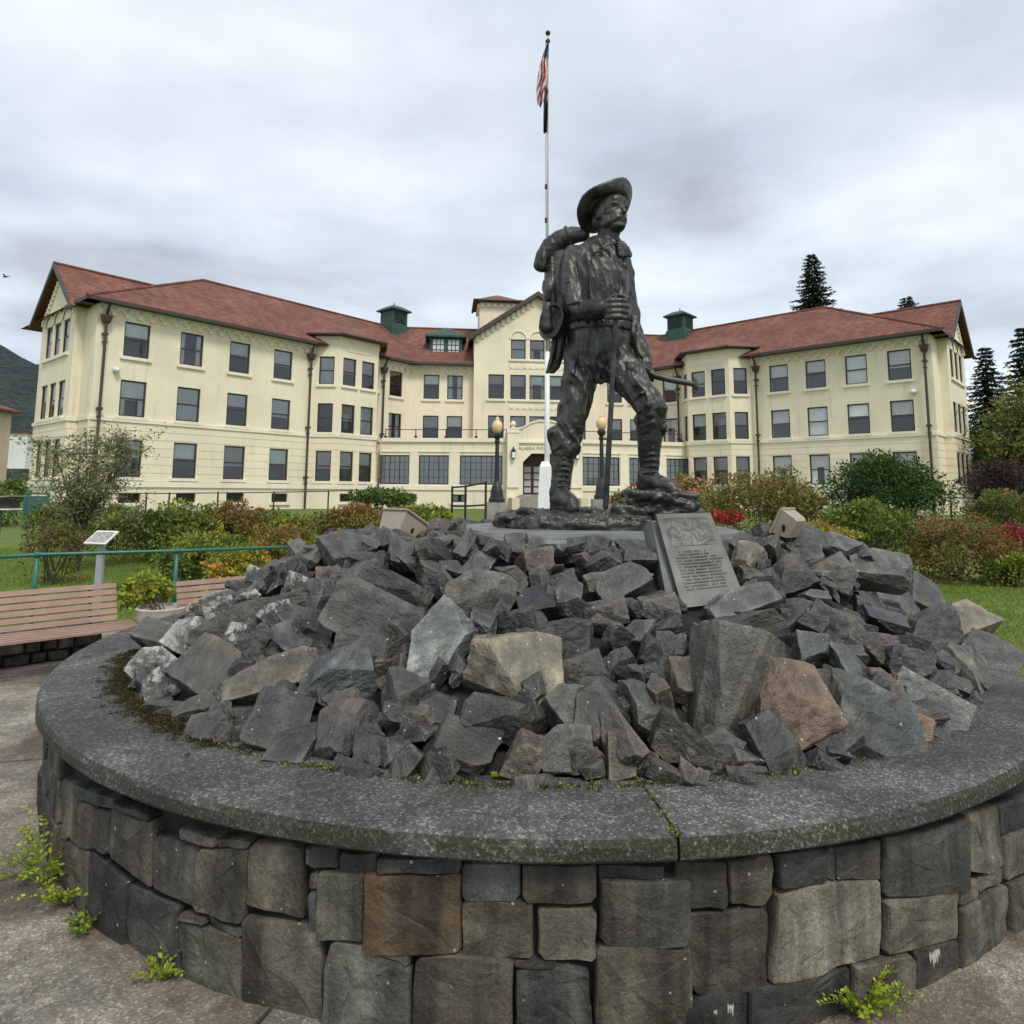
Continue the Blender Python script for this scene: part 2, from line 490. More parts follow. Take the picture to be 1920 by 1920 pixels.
def m_bronze(name, a=(0.017, 0.018, 0.017), c2=(0.090, 0.088, 0.077), green=0.13, rough=0.44, metal=0.45):
    m, N, L, b = nt(name)
    v = world_pos(N, L)
    n1 = noise(N, L, v, 5.0, 7, 0.65, 0.3)
    r1 = ramp(N, [(0.34, a), (0.66, c2)]); L.new(n1.outputs['Fac'], r1.inputs[0])
    mp = N.new('ShaderNodeMapping'); mp.inputs['Scale'].default_value = (9, 9, 1.6); L.new(v, mp.inputs[0])
    n2 = noise(N, L, mp.outputs[0], 1.5, 5, 0.6)
    r2 = ramp(N, [(0.55, (0, 0, 0)), (0.75, (green * 3,) * 3)]); L.new(n2.outputs['Fac'], r2.inputs[0])
    c = mixc(N, L, r2.outputs[0], r1.outputs[0], (0.17, 0.19, 0.165))
    L.new(c, b.inputs['Base Color'])
    b.inputs['Metallic'].default_value = metal; b.inputs['Roughness'].default_value = rough
    n3 = noise(N, L, v, 38.0, 5, 0.65)
    bump(N, L, b, n3.outputs['Fac'], 0.16, 0.006)
    return m


def m_glass(name):
    m, N, L, b = nt(name)
    tr = N.new('ShaderNodeBsdfTransparent'); tr.inputs[0].default_value = (0.93, 0.95, 0.95, 1)
    gl = N.new('ShaderNodeBsdfGlossy'); gl.inputs['Roughness'].default_value = 0.03
    gl.inputs['Color'].default_value = (0.9, 0.93, 0.95, 1)
    fr = N.new('ShaderNodeFresnel'); fr.inputs['IOR'].default_value = 1.75
    mx = N.new('ShaderNodeMixShader'); L.new(fr.outputs[0], mx.inputs[0]); L.new(tr.outputs[0], mx.inputs[1]); L.new(gl.outputs[0], mx.inputs[2])
    L.new(mx.outputs[0], N['Material Output'].inputs[0])
    return m


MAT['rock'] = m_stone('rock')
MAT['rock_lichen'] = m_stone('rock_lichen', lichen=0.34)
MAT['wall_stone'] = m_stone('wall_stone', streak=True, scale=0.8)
MAT['cap'] = m_aggregate('cap_concrete', (0.070, 0.070, 0.067), moss=True)
MAT['paving'] = m_aggregate('paving', (0.225, 0.200, 0.165), big=True)
MAT['leaf'] = m_leaf('leaf')
MAT['plaster'] = m_plaster('cream_plaster', (0.83, 0.735, 0.555), 0.42)
MAT['plaster_trim'] = m_plaster('pale_trim', (0.85, 0.775, 0.62), 0.28)
MAT['plaster_base'] = m_plaster('tan_base', (0.66, 0.58, 0.43), 0.35)
MAT['roof'] = m_roof('roof_tile')
MAT['fascia'] = m_plain('fascia', (0.055, 0.042, 0.036), 0.55)
MAT['pipe'] = m_plain('downpipe', (0.060, 0.040, 0.034), 0.5)
MAT['frame'] = m_plain('window_frame', (0.038, 0.030, 0.028), 0.45, bmp=0)
MAT['white'] = m_plain('white_paint', (0.74, 0.74, 0.72), 0.45, var=0.06)
MAT['room'] = m_plain('room_dark', (0.045, 0.042, 0.042), 0.9, bmp=0)
MAT['blind_grey'] = m_plain('blind_grey', (0.68, 0.68, 0.68), 0.9, bmp=0)
MAT['blind_mauve'] = m_plain('blind_mauve', (0.55, 0.48, 0.48), 0.9, bmp=0)
MAT['blind_pale'] = m_plain('blind_pale', (0.88, 0.90, 0.88), 0.9, bmp=0)
MAT['curtain'] = m_plain('curtain', (0.86, 0.86, 0.84), 0.9, bmp=0)
MAT['glass'] = m_glass('glass')
MAT['copper'] = m_plain('green_copper', (0.030, 0.075, 0.057), 0.6, var=0.3, scale=3)
MAT['bronze'] = m_bronze('bronze')
MAT['bronze_plaque'] = m_bronze('bronze_plaque', (0.050, 0.051, 0.048), (0.125, 0.122, 0.110), 0.10, 0.5, 0.3)
MAT['slab'] = m_plain('pedestal_slab', (0.155, 0.165, 0.15), 0.8, var=0.3, scale=5, bmp=0.5, bdist=0.02)
MAT['soil'] = m_plain('soil', (0.022, 0.019, 0.016), 0.95, var=0.4, scale=12, bmp=0.6, bdist=0.03)
MAT['mortar'] = m_plain('deep_joint', (0.020, 0.018, 0.016), 0.95, var=0.3, scale=14, bmp=0.4)
MAT['iron'] = m_plain('black_iron', (0.018, 0.018, 0.019), 0.45, var=0.2)
MAT['green_paint'] = m_plain('green_paint', (0.018, 0.125, 0.085), 0.4, var=0.15)
MAT['slat'] = m_plain('bench_slat', (0.33, 0.215, 0.165), 0.6, var=0.18, scale=4)
MAT['beige'] = m_plain('beige_box', (0.34, 0.285, 0.215), 0.6, var=0.12)
MAT['bark'] = m_plain('bark', (0.060, 0.048, 0.036), 0.9, var=0.35, scale=8, bmp=0.6, bdist=0.03)
MAT['concrete'] = m_plain('pale_concrete', (0.42, 0.385, 0.34), 0.85, var=0.2, scale=7, bmp=0.4)
MAT['steps'] = m_plain('step_concrete', (0.28, 0.26, 0.22), 0.85, var=0.25, scale=4)


# ------------------------------------------------------------------ ground, lawns, paving
PC = Vector((0.19, 5.84, 0))       # centre of the round planter
R_CAP, R_WALL = 3.445, 3.385
Z_CAP, T_CAP = 0.694, 0.085


def grid_mesh(name, xs, ys, zf, mat, **kw):
    V = [(x, y, zf(x, y)) for y in ys for x in xs]
    nx = len(xs)
    Fc = [(j * nx + i, j * nx + i + 1, (j + 1) * nx + i + 1, (j + 1) * nx + i) for j in range(len(ys) - 1) for i in range(nx - 1)]
    me = bpy.data.meshes.new(name); me.from_pydata(V, [], Fc)
    me.polygons.foreach_set('use_smooth', [True] * len(me.polygons)); me.update()
    return link(name, me, mat, **kw)


m, N, L, b = nt('earth_and_grass')
v = world_pos(N, L)
n1 = noise(N, L, v, 0.8, 7, 0.65)
r1 = ramp(N, [(0.3, (0.070, 0.105, 0.014)), (0.5, (0.105, 0.150, 0.020)), (0.7, (0.14, 0.185, 0.030))]); L.new(n1.outputs['Fac'], r1.inputs[0])
n2 = noise(N, L, v, 30, 4, 0.7)
r2 = ramp(N, [(0.35, (0.6, 0.6, 0.6)), (0.65, (1.3, 1.3, 1.3))]); L.new(n2.outputs['Fac'], r2.inputs[0])
L.new(mixc(N, L, 0.9, r1.outputs[0], r2.outputs[0], 'MULTIPLY'), b.inputs['Base Color'])
b.inputs['Roughness'].default_value = 0.95
bump(N, L, b, n2.outputs['Fac'], 0.6, 0.03)
MAT['lawn'] = m
xs = [-1500, -700, -300, -140] + [-80 + 4 * i for i in range(41)] + [140, 300, 700, 1500]
ys = [-300, -100, -40, -15, 0, 6] + [10 + 1.5 * i for i in range(20)] + [45, 60, 90, 150, 300, 700, 1500, 3500]
grid_mesh('ground', xs, ys, lambda x, y: ground_z(x, y) - 0.02, MAT['lawn'], kind='structure')

# paved plaza: slabs of washed concrete that meet at open joints
plaza = link('paving', bpy.data.meshes.new('paving'), None, kind='structure')
mb = MB()
PB = [(-7.6, 7.9), (-5.4, 9.2), (-3.2, 10.2), (0, 10.6), (3.2, 10.0), (4.6, 7.2), (5.6, 4.0), (9, -2), (9, -9), (-14, -9), (-14, 3.5)]
mb.poly([(x, y, -0.012) for x, y in PB])
me = mb.mesh('paving'); bpy.data.objects.remove(plaza)
plaza = link('paving', me, MAT['mortar'], kind='structure')


def clip_poly(poly, a, b_, c):
    out = []
    n = len(poly)
    for i in range(n):
        p, q = poly[i], poly[(i + 1) % n]
        dp, dq = a * p[0] + b_ * p[1] - c, a * q[0] + b_ * q[1] - c
        if dp >= 0: out.append(p)
        if (dp >= 0) != (dq >= 0):
            t = dp / (dp - dq); out.append((p[0] + t * (q[0] - p[0]), p[1] + t * (q[1] - p[1])))
    return out


# joints radiate from the planter and cross at one ring road line
joint_dirs = [math.radians(a) for a in (196, 223, 252, 284, 318, 350, 20, 60, 100, 140, 170)]
for i in range(len(joint_dirs)):
    a0, a1 = joint_dirs[i], joint_dirs[(i + 1) % len(joint_dirs)]
    for r0, r1 in ((0, 6.0), (6.0, 30)):
        pl = list(PB)
        g = 0.010
        pl = clip_poly(pl, -math.sin(a0), math.cos(a0), -math.sin(a0) * PC.x + math.cos(a0) * PC.y + g)
        if len(pl) > 2: pl = clip_poly(pl, math.sin(a1), -math.cos(a1), math.sin(a1) * PC.x - math.cos(a1) * PC.y + g)
        am = (a0 + ((a1 - a0) % (2 * math.pi)) / 2)
        ux, uy = math.cos(am), math.sin(am)
        k = ux * PC.x + uy * PC.y
        if len(pl) > 2: pl = clip_poly(pl, ux, uy, k + r0 + (g if r0 else 0))
        if len(pl) > 2: pl = clip_poly(pl, -ux, -uy, -(k + r1) + g)
        if len(pl) < 3: continue
        MB().prism([(x, y, -0.05) for x, y in pl], (0, 0, 0.05 + 0.003 * rng.random())).build('paving_slab', MAT['paving'], plaza)

# ------------------------------------------------------------------ the round planter
planter = empty('stone_planter', (PC.x, PC.y, 0), 'low round planter wall of squared dark stones under a pale concrete coping', 'planter')
mb = MB()
SEG = 120
prof = [(R_WALL - 0.05, -0.05), (R_WALL - 0.05, Z_CAP - T_CAP + 0.01), (R_WALL - 0.34, Z_CAP - T_CAP + 0.01), (R_WALL - 0.34, -0.05)]
rings = [[(PC.x + r * math.cos(2 * math.pi * k / SEG), PC.y + r * math.sin(2 * math.pi * k / SEG), z) for k in range(SEG)] for r, z in prof]
mb.loft(rings)
mb.build('wall_core', MAT['mortar'], planter)


def cap_piece(a0, a1, name):
    n = max(6, int((a1 - a0) / math.radians(1.6)))
    pr = [(R_CAP - 0.50, Z_CAP - T_CAP), (R_CAP - 0.50, Z_CAP - 0.004), (R_CAP - 0.25, Z_CAP + 0.004), (R_CAP - 0.030, Z_CAP), (R_CAP - 0.009, Z_CAP - 0.008),
          (R_CAP, Z_CAP - 0.030), (R_CAP + 0.002, Z_CAP - T_CAP + 0.012), (R_CAP - 0.010, Z_CAP - T_CAP)]
    rings = []
    for i in range(n + 1):
        a = a0 + (a1 - a0) * i / n
        ring = []
        for j, (r, z) in enumerate(pr):
            k = 0.007 * mnoise.noise(Vector((math.cos(a) * 9, math.sin(a) * 9, z * 25 + r)))
            k2 = 0.004 * mnoise.noise(Vector((math.cos(a) * 21, math.sin(a) * 21, z * 25 + 7)))
            rr = r + (k + k2 if j >= 3 else 0)
            ring.append((PC.x + rr * math.cos(a), PC.y + rr * math.sin(a), z + (k * 0.6 if 1 <= j <= 4 else 0)))
        rings.append(ring)
    MB().loft(rings).build(name, MAT['cap'], planter)


cap_joints = [at_z(1238, 1520, Z_CAP), at_z(1919, 1262, Z_CAP)]
angs = sorted([math.atan2(p.y - PC.y, p.x - PC.x) % (2 * math.pi) for p in cap_joints] + [math.radians(x) for x in (38, 92, 146)] + [math.radians(183)])
for i, a in enumerate(angs):
    b_ = angs[(i + 1) % len(angs)]
    if b_ <= a: b_ += 2 * math.pi
    cap_piece(a + 0.0016, b_ - 0.0016, 'coping_stone')


def on_wall(px, py):
    d = ray(px, py)
    # ray against the cylinder of the wall face
    ox, oy = -PC.x, -PC.y
    A = d.x ** 2 + d.y ** 2; B = 2 * (ox * d.x + oy * d.y); C = ox * ox + oy * oy - R_WALL ** 2
    disc = max(B * B - 4 * A * C, 0)
    t = (-B - math.sqrt(disc)) / (2 * A)
    p = Vector((0, 0, EYE)) + d * t
    return math.atan2(p.y - PC.y, p.x - PC.x) % (2 * math.pi), p.z


Z5 = lambda x, y: (580 + x / 2.909, 1440 + y / 2.909)
Z6 = lambda x, y: (1200 + x / 2.667, 1440 + y / 2.667)
Z4 = lambda x, y: (x / 3.0, 1360 + y / 3.0)
DK, GN, BR, TN, LT, RU, BL = (0.050, 0.050, 0.048), (0.078, 0.080, 0.069), (0.090, 0.080, 0.065), (0.130, 0.117, 0.090), (0.195, 0.182, 0.145), (0.110, 0.074, 0.042), (0.062, 0.066, 0.066)
stones = []     # (quad of (angle, z), colour)


def st(zf, q, colr):
    if len(q) == 4 and not hasattr(q[0], '__len__'):
        x0, y0, x1, y1 = q
        q = [(x0, y0), (x1, y0), (x1, y1), (x0, y1)]
    stones.append(([on_wall(*zf(*p)) for p in q], colr))


for q, c in [((0, 430, 150, 540), DK), ((160, 470, 362, 575), GN), ((376, 488, 822, 568), BL), ((832, 528, 1146, 735), BL), ((1166, 540, 1567, 740), DK), ((1582, 540, 1935, 600), DK),
             ((50, 572, 300, 932), GN), ((306, 577, 822, 995), RU), ((832, 748, 1215, 1052), TN), ((1252, 788, 1567, 1058), BR), ((1592, 610, 2076, 966), GN),
             ([(130, 935), (350, 990), (548, 1080), (545, 1500), (75, 1500), (90, 1080)], GN), ([(590, 1030), (760, 1010), (1108, 1065), (1105, 1500), (560, 1500)], BR),
             ([(1130, 1112), (1340, 1085), (1520, 1120), (1540, 1500), (1122, 1500)], GN), ([(1570, 985), (1850, 970), (2080, 1000), (2108, 1500), (1560, 1500)], TN),
             ((0, 585, 42, 662), LT), ((0, 682, 42, 880), BL), ([(350, 1000), (548, 1005), (546, 1068)], GN), ((1122, 1066, 1340, 1082), DK)]:
    st(Z5, q, c)
for q, c in [((194, 478, 440, 705), BL), ([(450, 470), (666, 440), (668, 640), (630, 700), (455, 680)], BR), ([(688, 425), (940, 400), (935, 560), (700, 597)], BL), ([(985, 400), (1205, 360), (1205, 555), (990, 565)], DK),
             ([(948, 405), (980, 402), (985, 572), (948, 560)], DK), ([(1222, 345), (1630, 252), (1632, 605), (1222, 645)], GN), ([(1648, 230), (1790, 190), (1812, 470), (1740, 530), (1650, 515)], LT), ([(1800, 185), (1990, 110), (1990, 270), (1815, 340)], BL),
             ([(215, 745), (640, 718), (642, 1110), (300, 1160), (240, 1060)], BR), ([(690, 640), (860, 590), (1205, 562), (1210, 945), (1010, 990), (900, 1050), (660, 1075)], LT),
             ([(1238, 665), (1595, 612), (1598, 850), (1230, 935)], TN), ([(1598, 620), (1690, 560), (1696, 640), (1602, 690)], BR), ([(1704, 555), (1808, 495), (1812, 570), (1704, 630)], BR),
             ([(1820, 350), (1985, 280), (1985, 500), (1825, 555)], TN), ([(1605, 705), (1835, 590), (1846, 850), (1720, 960), (1608, 1010)], BR), ([(1850, 580), (2010, 500), (2010, 800), (1862, 868)], TN),
             ([(236, 1175), (420, 1130), (545, 1135), (545, 1420), (240, 1420)], DK), ([(556, 1115), (820, 1040), (1055, 1005), (1065, 1190), (900, 1270), (560, 1400)], DK), ([(1072, 990), (1358, 930), (1362, 1120), (1240, 1190), (1078, 1230)], BR),
             ([(1382, 915), (1600, 868), (1606, 1050), (1390, 1120)], DK)]:
    st(Z6, q, c)
for q, c in [([(612, 480), (858, 545), (838, 915), (602, 742)], BR), ([(868, 620), (1108, 690), (1088, 1030), (852, 912)], GN), ([(1118, 695), (1400, 700), (1360, 1115), (1095, 1035)], BR),
             ([(1412, 660), (1700, 690), (1688, 1098), (1382, 1012)], TN), ([(1716, 700), (1890, 740), (1890, 806), (1716, 785)], BL),
             ([(1012, 1098), (1345, 1208), (1352, 1600), (1010, 1430)], GN), ([(1362, 1085), (1792, 1145), (1806, 1760), (1360, 1640)], BR),
             ([(712, 905), (1000, 1022), (992, 1410), (692, 1260)], DK), ([(502, 700), (702, 892), (684, 1260), (500, 1080)], DK), ([(335, 650), (492, 705), (490, 1080), (335, 850)], BR),
             ([(1022, 1058), (1150, 1085), (1150, 1120), (1020, 1085)], BR), ([(1160, 1082), (1352, 1150), (1352, 1200), (1160, 1122)], GN),
             ([(405, 410), (510, 450), (494, 698), (400, 648)], TN), ([(516, 480), (602, 490), (592, 732), (500, 690)], BR),
             ([(440, 330), (640, 415), (625, 470), (440, 402)], BL), ([(648, 425), (840, 500), (840, 535), (640, 470)], DK), ([(1020, 570), (1220, 630), (1220, 682), (1030, 630)], BR), ([(1230, 635), (1415, 655), (1392, 690), (1230, 680)], TN),
             ([(348, 300), (400, 330), (396, 640), (345, 635)], LT)]:
    st(Z4, q, c)
occupied = [min(a for a, z in q) for q, c in stones] + [max(a for a, z in q) for q, c in stones]
A_LO, A_HI = min(occupied), max(occupied)


def build_stone(q, colr, depth=0.0):
    """a squared block: rounded irregular outline, bulged face, set in the joint"""
    q = [(a * R_WALL, z) for a, z in q]
    area = sum(q[i][0] * q[(i + 1) % len(q)][1] - q[(i + 1) % len(q)][0] * q[i][1] for i in range(len(q))) / 2
    if area < 0: q = q[::-1]
    cx = sum(p[0] for p in q) / len(q); cz = sum(p[1] for p in q) / len(q)
    # resample the outline with cut corners and a little wobble
    out = []
    n = len(q)
    for i in range(n):
        p0, p1, p2 = q[i - 1], q[i], q[(i + 1) % n]
        l0 = math.hypot(p1[0] - p0[0], p1[1] - p0[1]); l2 = math.hypot(p2[0] - p1[0], p2[1] - p1[1])
        cut = min(0.013, 0.16 * min(l0, l2)) * rng.uniform(0.3, 1.6)
        out.append((p1[0] + (p0[0] - p1[0]) * cut / l0, p1[1] + (p0[1] - p1[1]) * cut / l0))
        out.append((p1[0] + (p2[0] - p1[0]) * cut / l2, p1[1] + (p2[1] - p1[1]) * cut / l2))
        for t in (0.35, 0.65):
            if l2 > 0.13:
                nx, nz = (p2[1] - p1[1]) / l2, -(p2[0] - p1[0]) / l2
                w = rng.uniform(-0.006, 0.005)
                out.append((p1[0] + (p2[0] - p1[0]) * t + nx * w, p1[1] + (p2[1] - p1[1]) * t + nz * w))
    gap = -0.0055
    def ring(k, d, jit=0.0):
        rr = []
        for (u, z) in out:
            du, dz = u - cx, z - cz
            l = math.hypot(du, dz) + 1e-6
            f = max(0.2, 1 - k / l)
            uu, zz = cx + du * f, cz + dz * f
            r = R_WALL + d + (tx * (uu - cx) + tz * (zz - cz) if d > -0.05 else 0) + jit * 1.6 * mnoise.noise(Vector((uu * 13, zz * 13, 3.3)))
            a = uu / R_WALL
            rr.append(Vector((PC.x + r * math.cos(a), PC.y + r * math.sin(a), min(zz, Z_CAP - T_CAP - 0.006))))
        return rr
    pr = depth
    tx, tz = rng.uniform(-0.05, 0.05), rng.uniform(-0.05, 0.05)
    mb = MB()
    rings = [ring(gap + 0.004, -0.10), ring(gap, -0.022 + pr), ring(gap + 0.002, -0.006 + pr, 0.005), ring(gap + 0.007, 0.003 + pr, 0.006), ring(gap + 0.05, 0.004 + pr, 0.008), ring(gap + 0.11, 0.004 + pr, 0.010)]
    mb.loft(rings)
    o = mb.build('stone', MAT['wall_stone'], planter, smooth=False)
    k = 0.9 * rng.uniform(0.7, 1.4)
    o.color = (colr[0] * k, colr[1] * k * rng.uniform(0.97, 1.02), colr[2] * k * rng.uniform(0.94, 1.04), 1)
    return o


for q, c in stones:
    build_stone(q, c, rng.uniform(-0.012, 0.012))
# the rest of the ring, out of the photograph's sight from here but standing there all the same
z_top = Z_CAP - T_CAP - 0.008
a = A_HI + 0.012
courses = [(0.0, 0.23), (0.236, 0.44), (0.446, z_top)]
for z0, z1 in courses:
    a = A_HI + 0.01
    while a < A_LO + 2 * math.pi - 0.03:
        w = rng.uniform(0.22, 0.42) / R_WALL
        a1 = min(a + w, A_LO + 2 * math.pi - 0.008)
        build_stone([(a, z0), (a1, z0), (a1, z1), (a, z1)], rng.choice([DK, GN, BR, TN, GN, BR]), rng.uniform(-0.012, 0.012))
        a = a1 + 0.002
# chinks behind the coping and small packing stones in the wide joints are left as dark gaps, as in the photo

# white droppings on two stones of the right-hand side
for (px, py, w_, h_) in ((1740, 1780, 0.06, 0.055), (1363, 1876, 0.022, 0.035), (1335, 1885, 0.012, 0.02)):
    a_, z_ = on_wall(px, py)
    pts_ = []
    for k in range(15):
        u = -w_ / 2 + w_ * k / 14
        pts_.append((u, 0.30 * h_ * rng.random()))
    low_ = [(u, -h_ * (0.15 + 0.85 * rng.random() ** 2)) for u, _ in reversed(pts_)]
    vs_ = []
    for u, dz in pts_ + low_:
        aa = a_ + u / R_WALL
        vs_.append((PC.x + (R_WALL + 0.026) * math.cos(aa), PC.y + (R_WALL + 0.026) * math.sin(aa), max(0.01, z_ + dz)))
    n_ = len(pts_)
    MB().add(vs_, [(i, i + 1, 2 * n_ - 2 - i, 2 * n_ - 1 - i) for i in range(n_ - 1)]).build('white_dropping', MAT['concrete'], planter, fixn=False)

# ------------------------------------------------------------------ the mound of rocks
RC = Vector((0.28, 5.84, 0))


def mound_h(x, y):
    dx, dy = x - RC.x, y - RC.y
    r = math.hypot(dx, dy)
    cs = dx / (r + 1e-6)
    w = 1.55 - 0.40 * sstep(0.1, 0.9, cs) - 0.2 * sstep(0.1, 0.9, -cs)
    t = min(1.0, max(0.0, (3.04 - r) / w))
    return 0.67 + 0.79 * (t ** 0.85)


rmax = 3.08
V, Fc = [], []
nr, na = 26, 72
for i in range(nr + 1):
    for k in range(na):
        r = rmax * i / nr; a = 2 * math.pi * k / na
        x, y = RC.x + r * math.cos(a), RC.y + r * math.sin(a)
        V.append((x, y, mound_h(x, y) - 0.10 + 0.05 * mnoise.noise(Vector((x * 3, y * 3, 0)))))
for i in range(nr):
    for k in range(na):
        k2 = (k + 1) % na
        Fc.append((i * na + k, (i + 1) * na + k, (i + 1) * na + k2, i * na + k2))
mound = empty('rock_mound', (RC.x, RC.y, 0.5), 'heap of dark angular quarried rocks filling the round planter', 'rock pile')
me = bpy.data.meshes.new('soil_core'); me.from_pydata(V, [], Fc); me.update()
link('soil_core', me, MAT['soil'], mound)

# rock shapes: blocks split along random planes, edges chipped
ROCKS = []


def make_rock(i):
    r_ = random.Random(100 + i)
    bm = bmesh.new()
    bmesh.ops.create_cube(bm, size=1.0)
    M = Matrix.Rotation(r_.uniform(0, 6.28), 3, Vector((r_.gauss(0, 1), r_.gauss(0, 1), r_.gauss(0, 1))).normalized())
    if i % 3: bm.transform(M.to_4x4())
    for _ in range(r_.randint(5, 9)):
        n = Vector((r_.gauss(0, 1), r_.gauss(0, 1), r_.gauss(0, 1))).normalized()
        ext = max(v.co.dot(n) for v in bm.verts)
        d = ext * r_.uniform(0.42, 0.84)
        res = bmesh.ops.bisect_plane(bm, geom=bm.verts[:] + bm.edges[:] + bm.faces[:], plane_co=n * d, plane_no=n, clear_outer=True)
        ce = [e for e in res['geom_cut'] if isinstance(e, bmesh.types.BMEdge)]
        if ce:
            bmesh.ops.contextual_create(bm, geom=ce)
    bmesh.ops.remove_doubles(bm, verts=bm.verts, dist=0.03)
    bmesh.ops.recalc_face_normals(bm, faces=bm.faces)
    mn = [min(v.co[k] for v in bm.verts) for k in range(3)]; mx = [max(v.co[k] for v in bm.verts) for k in range(3)]
    for v in bm.verts:
        for k in range(3):
            v.co[k] = (v.co[k] - (mn[k] + mx[k]) / 2) / max(mx[k] - mn[k], 0.05)
    bmesh.ops.bevel(bm, geom=bm.edges[:], offset=0.009, segments=1, affect='EDGES', profile=0.5, clamp_overlap=True)
    bmesh.ops.triangulate(bm, faces=[f for f in bm.faces if len(f.verts) > 4])
    for lim in (0.26, 0.17, 0.11):
        bmesh.ops.subdivide_edges(bm, edges=[e for e in bm.edges if e.calc_length() > lim], cuts=1, use_grid_fill=True)
        bmesh.ops.triangulate(bm, faces=[f for f in bm.faces if len(f.verts) > 4])
    off = Vector((i * 3.7, i * 1.3, 0))
    bm.normal_update()
    cd = Vector((r_.gauss(0, 1), r_.gauss(0, 1), r_.gauss(0, 1))).normalized()      # cleavage direction
    mv = []
    for v in bm.verts:
        p = v.co
        st_ = p.dot(cd) * 6 + 1.2 * mnoise.noise(p * 2 + off)
        saw = (st_ - math.floor(st_)) - 0.5
        k = 0.020 * mnoise.noise(p * 3.0 + off) + 0.020 * mnoise.noise(p * 8 + off) + 0.012 * mnoise.noise(p * 18 + off) + 0.012 * saw
        mv.append(p + v.normal * k)
    for v, p in zip(bm.verts, mv): v.co = p
    me = bpy.data.meshes.new('rock'); bm.to_mesh(me); bm.free()
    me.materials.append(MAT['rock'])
    ROCKS.append(me)


rrng = random.Random(23)
for i in range(54):
    make_rock(i)


def _vol(me):
    bm = bmesh.new(); bm.from_mesh(me); v = bm.calc_volume(); bm.free(); return v


ROCKS.sort(key=_vol, reverse=True)         # the blockiest first

GREY, DARK, BLU, OLV, PUR, PALE, TAN, ORA, BRN, WHT, GRN = ((0.064, 0.066, 0.064), (0.031, 0.033, 0.034), (0.068, 0.074, 0.076), (0.092, 0.091, 0.077), (0.060, 0.055, 0.056),
    (0.135, 0.147, 0.138), (0.140, 0.124, 0.088), (0.140, 0.094, 0.060), (0.092, 0.073, 0.054), (0.12, 0.12, 0.112), (0.062, 0.071, 0.066))
n_rocks = 0
rock_spots = []


def place_rock(p, size, M, colr, lichen=False, label=None, mesh=None):
    global n_rocks
    me = ROCKS[rrng.randrange(len(ROCKS))] if mesh is None else ROCKS[mesh]
    o = bpy.data.objects.new('rock', me)
    COL.objects.link(o)
    o.parent = mound; o.matrix_parent_inverse = parent_inverse(mound)
    o.matrix_basis = Matrix.Translation(p) @ M.to_4x4() @ Matrix.Diagonal((size[0], size[1], size[2], 1))
    k = 0.72 * rrng.uniform(0.7, 1.4)
    o.color = (colr[0] * k, colr[1] * k, colr[2] * k, 1)
    if lichen:
        o.material_slots[0].link = 'OBJECT'; o.material_slots[0].material = MAT['rock_lichen']
    if label: o['label'] = label
    n_rocks += 1
    rock_spots.append((p.x, p.y, max(size) * 0.5))
    return o


def project(p):
    q = p - Vector((0, 0, EYE))
    yc = q.y * math.cos(PITCH) + q.z * math.sin(PITCH); zc = -q.y * math.sin(PITCH) + q.z * math.cos(PITCH)
    return PPX + FPX * q.x / yc, PPY - FPX * zc / yc


def on_mound(px, py):
    d = ray(px, py)
    t = 2.2
    o = Vector((0, 0, EYE))
    while t < 9:
        p = o + d * t
        if p.z < mound_h(p.x, p.y) + 0.02: return p
        t += 0.02
    return o + d * 5.0


def hand_rock(px, py, w, h, ang, colr, lichen=False, label=None, mesh=None):
    p = on_mound(px, py)
    dist = (p - Vector((0, 0, EYE))).length
    k = dist / FPX / (1.0 + ((px - 960) / FPX) ** 2) ** 0.25
    dx, dy = p.x - RC.x, p.y - RC.y
    U = Vector((-0.25 * dx, 0.45, 0.85)).normalized()
    X = Vector((1, 0.22 * (p.x) * 0.3, 0)); X = (X - U * X.dot(U)).normalized()
    a = math.radians(ang)
    ax = X * math.cos(a) + U * math.sin(a); ay = -X * math.sin(a) + U * math.cos(a)
    az = ax.cross(ay)
    M = Matrix((ax, ay, az)).transposed()
    # an uneven tilt out of the slope
    M = M @ Matrix.Rotation(rrng.uniform(-0.35, 0.35), 3, 'X') @ Matrix.Rotation(rrng.uniform(-0.3, 0.3), 3, 'Y')
    W, H_ = w * k * 1.06, h * k * 1.06
    D = 0.62 * min(W, H_) + 0.14 * max(W, H_)
    if mesh is None: mesh = rrng.randrange(40)
    return place_rock(p - az * D * 0.12, (W, H_, D), M, colr, lichen, label, mesh)


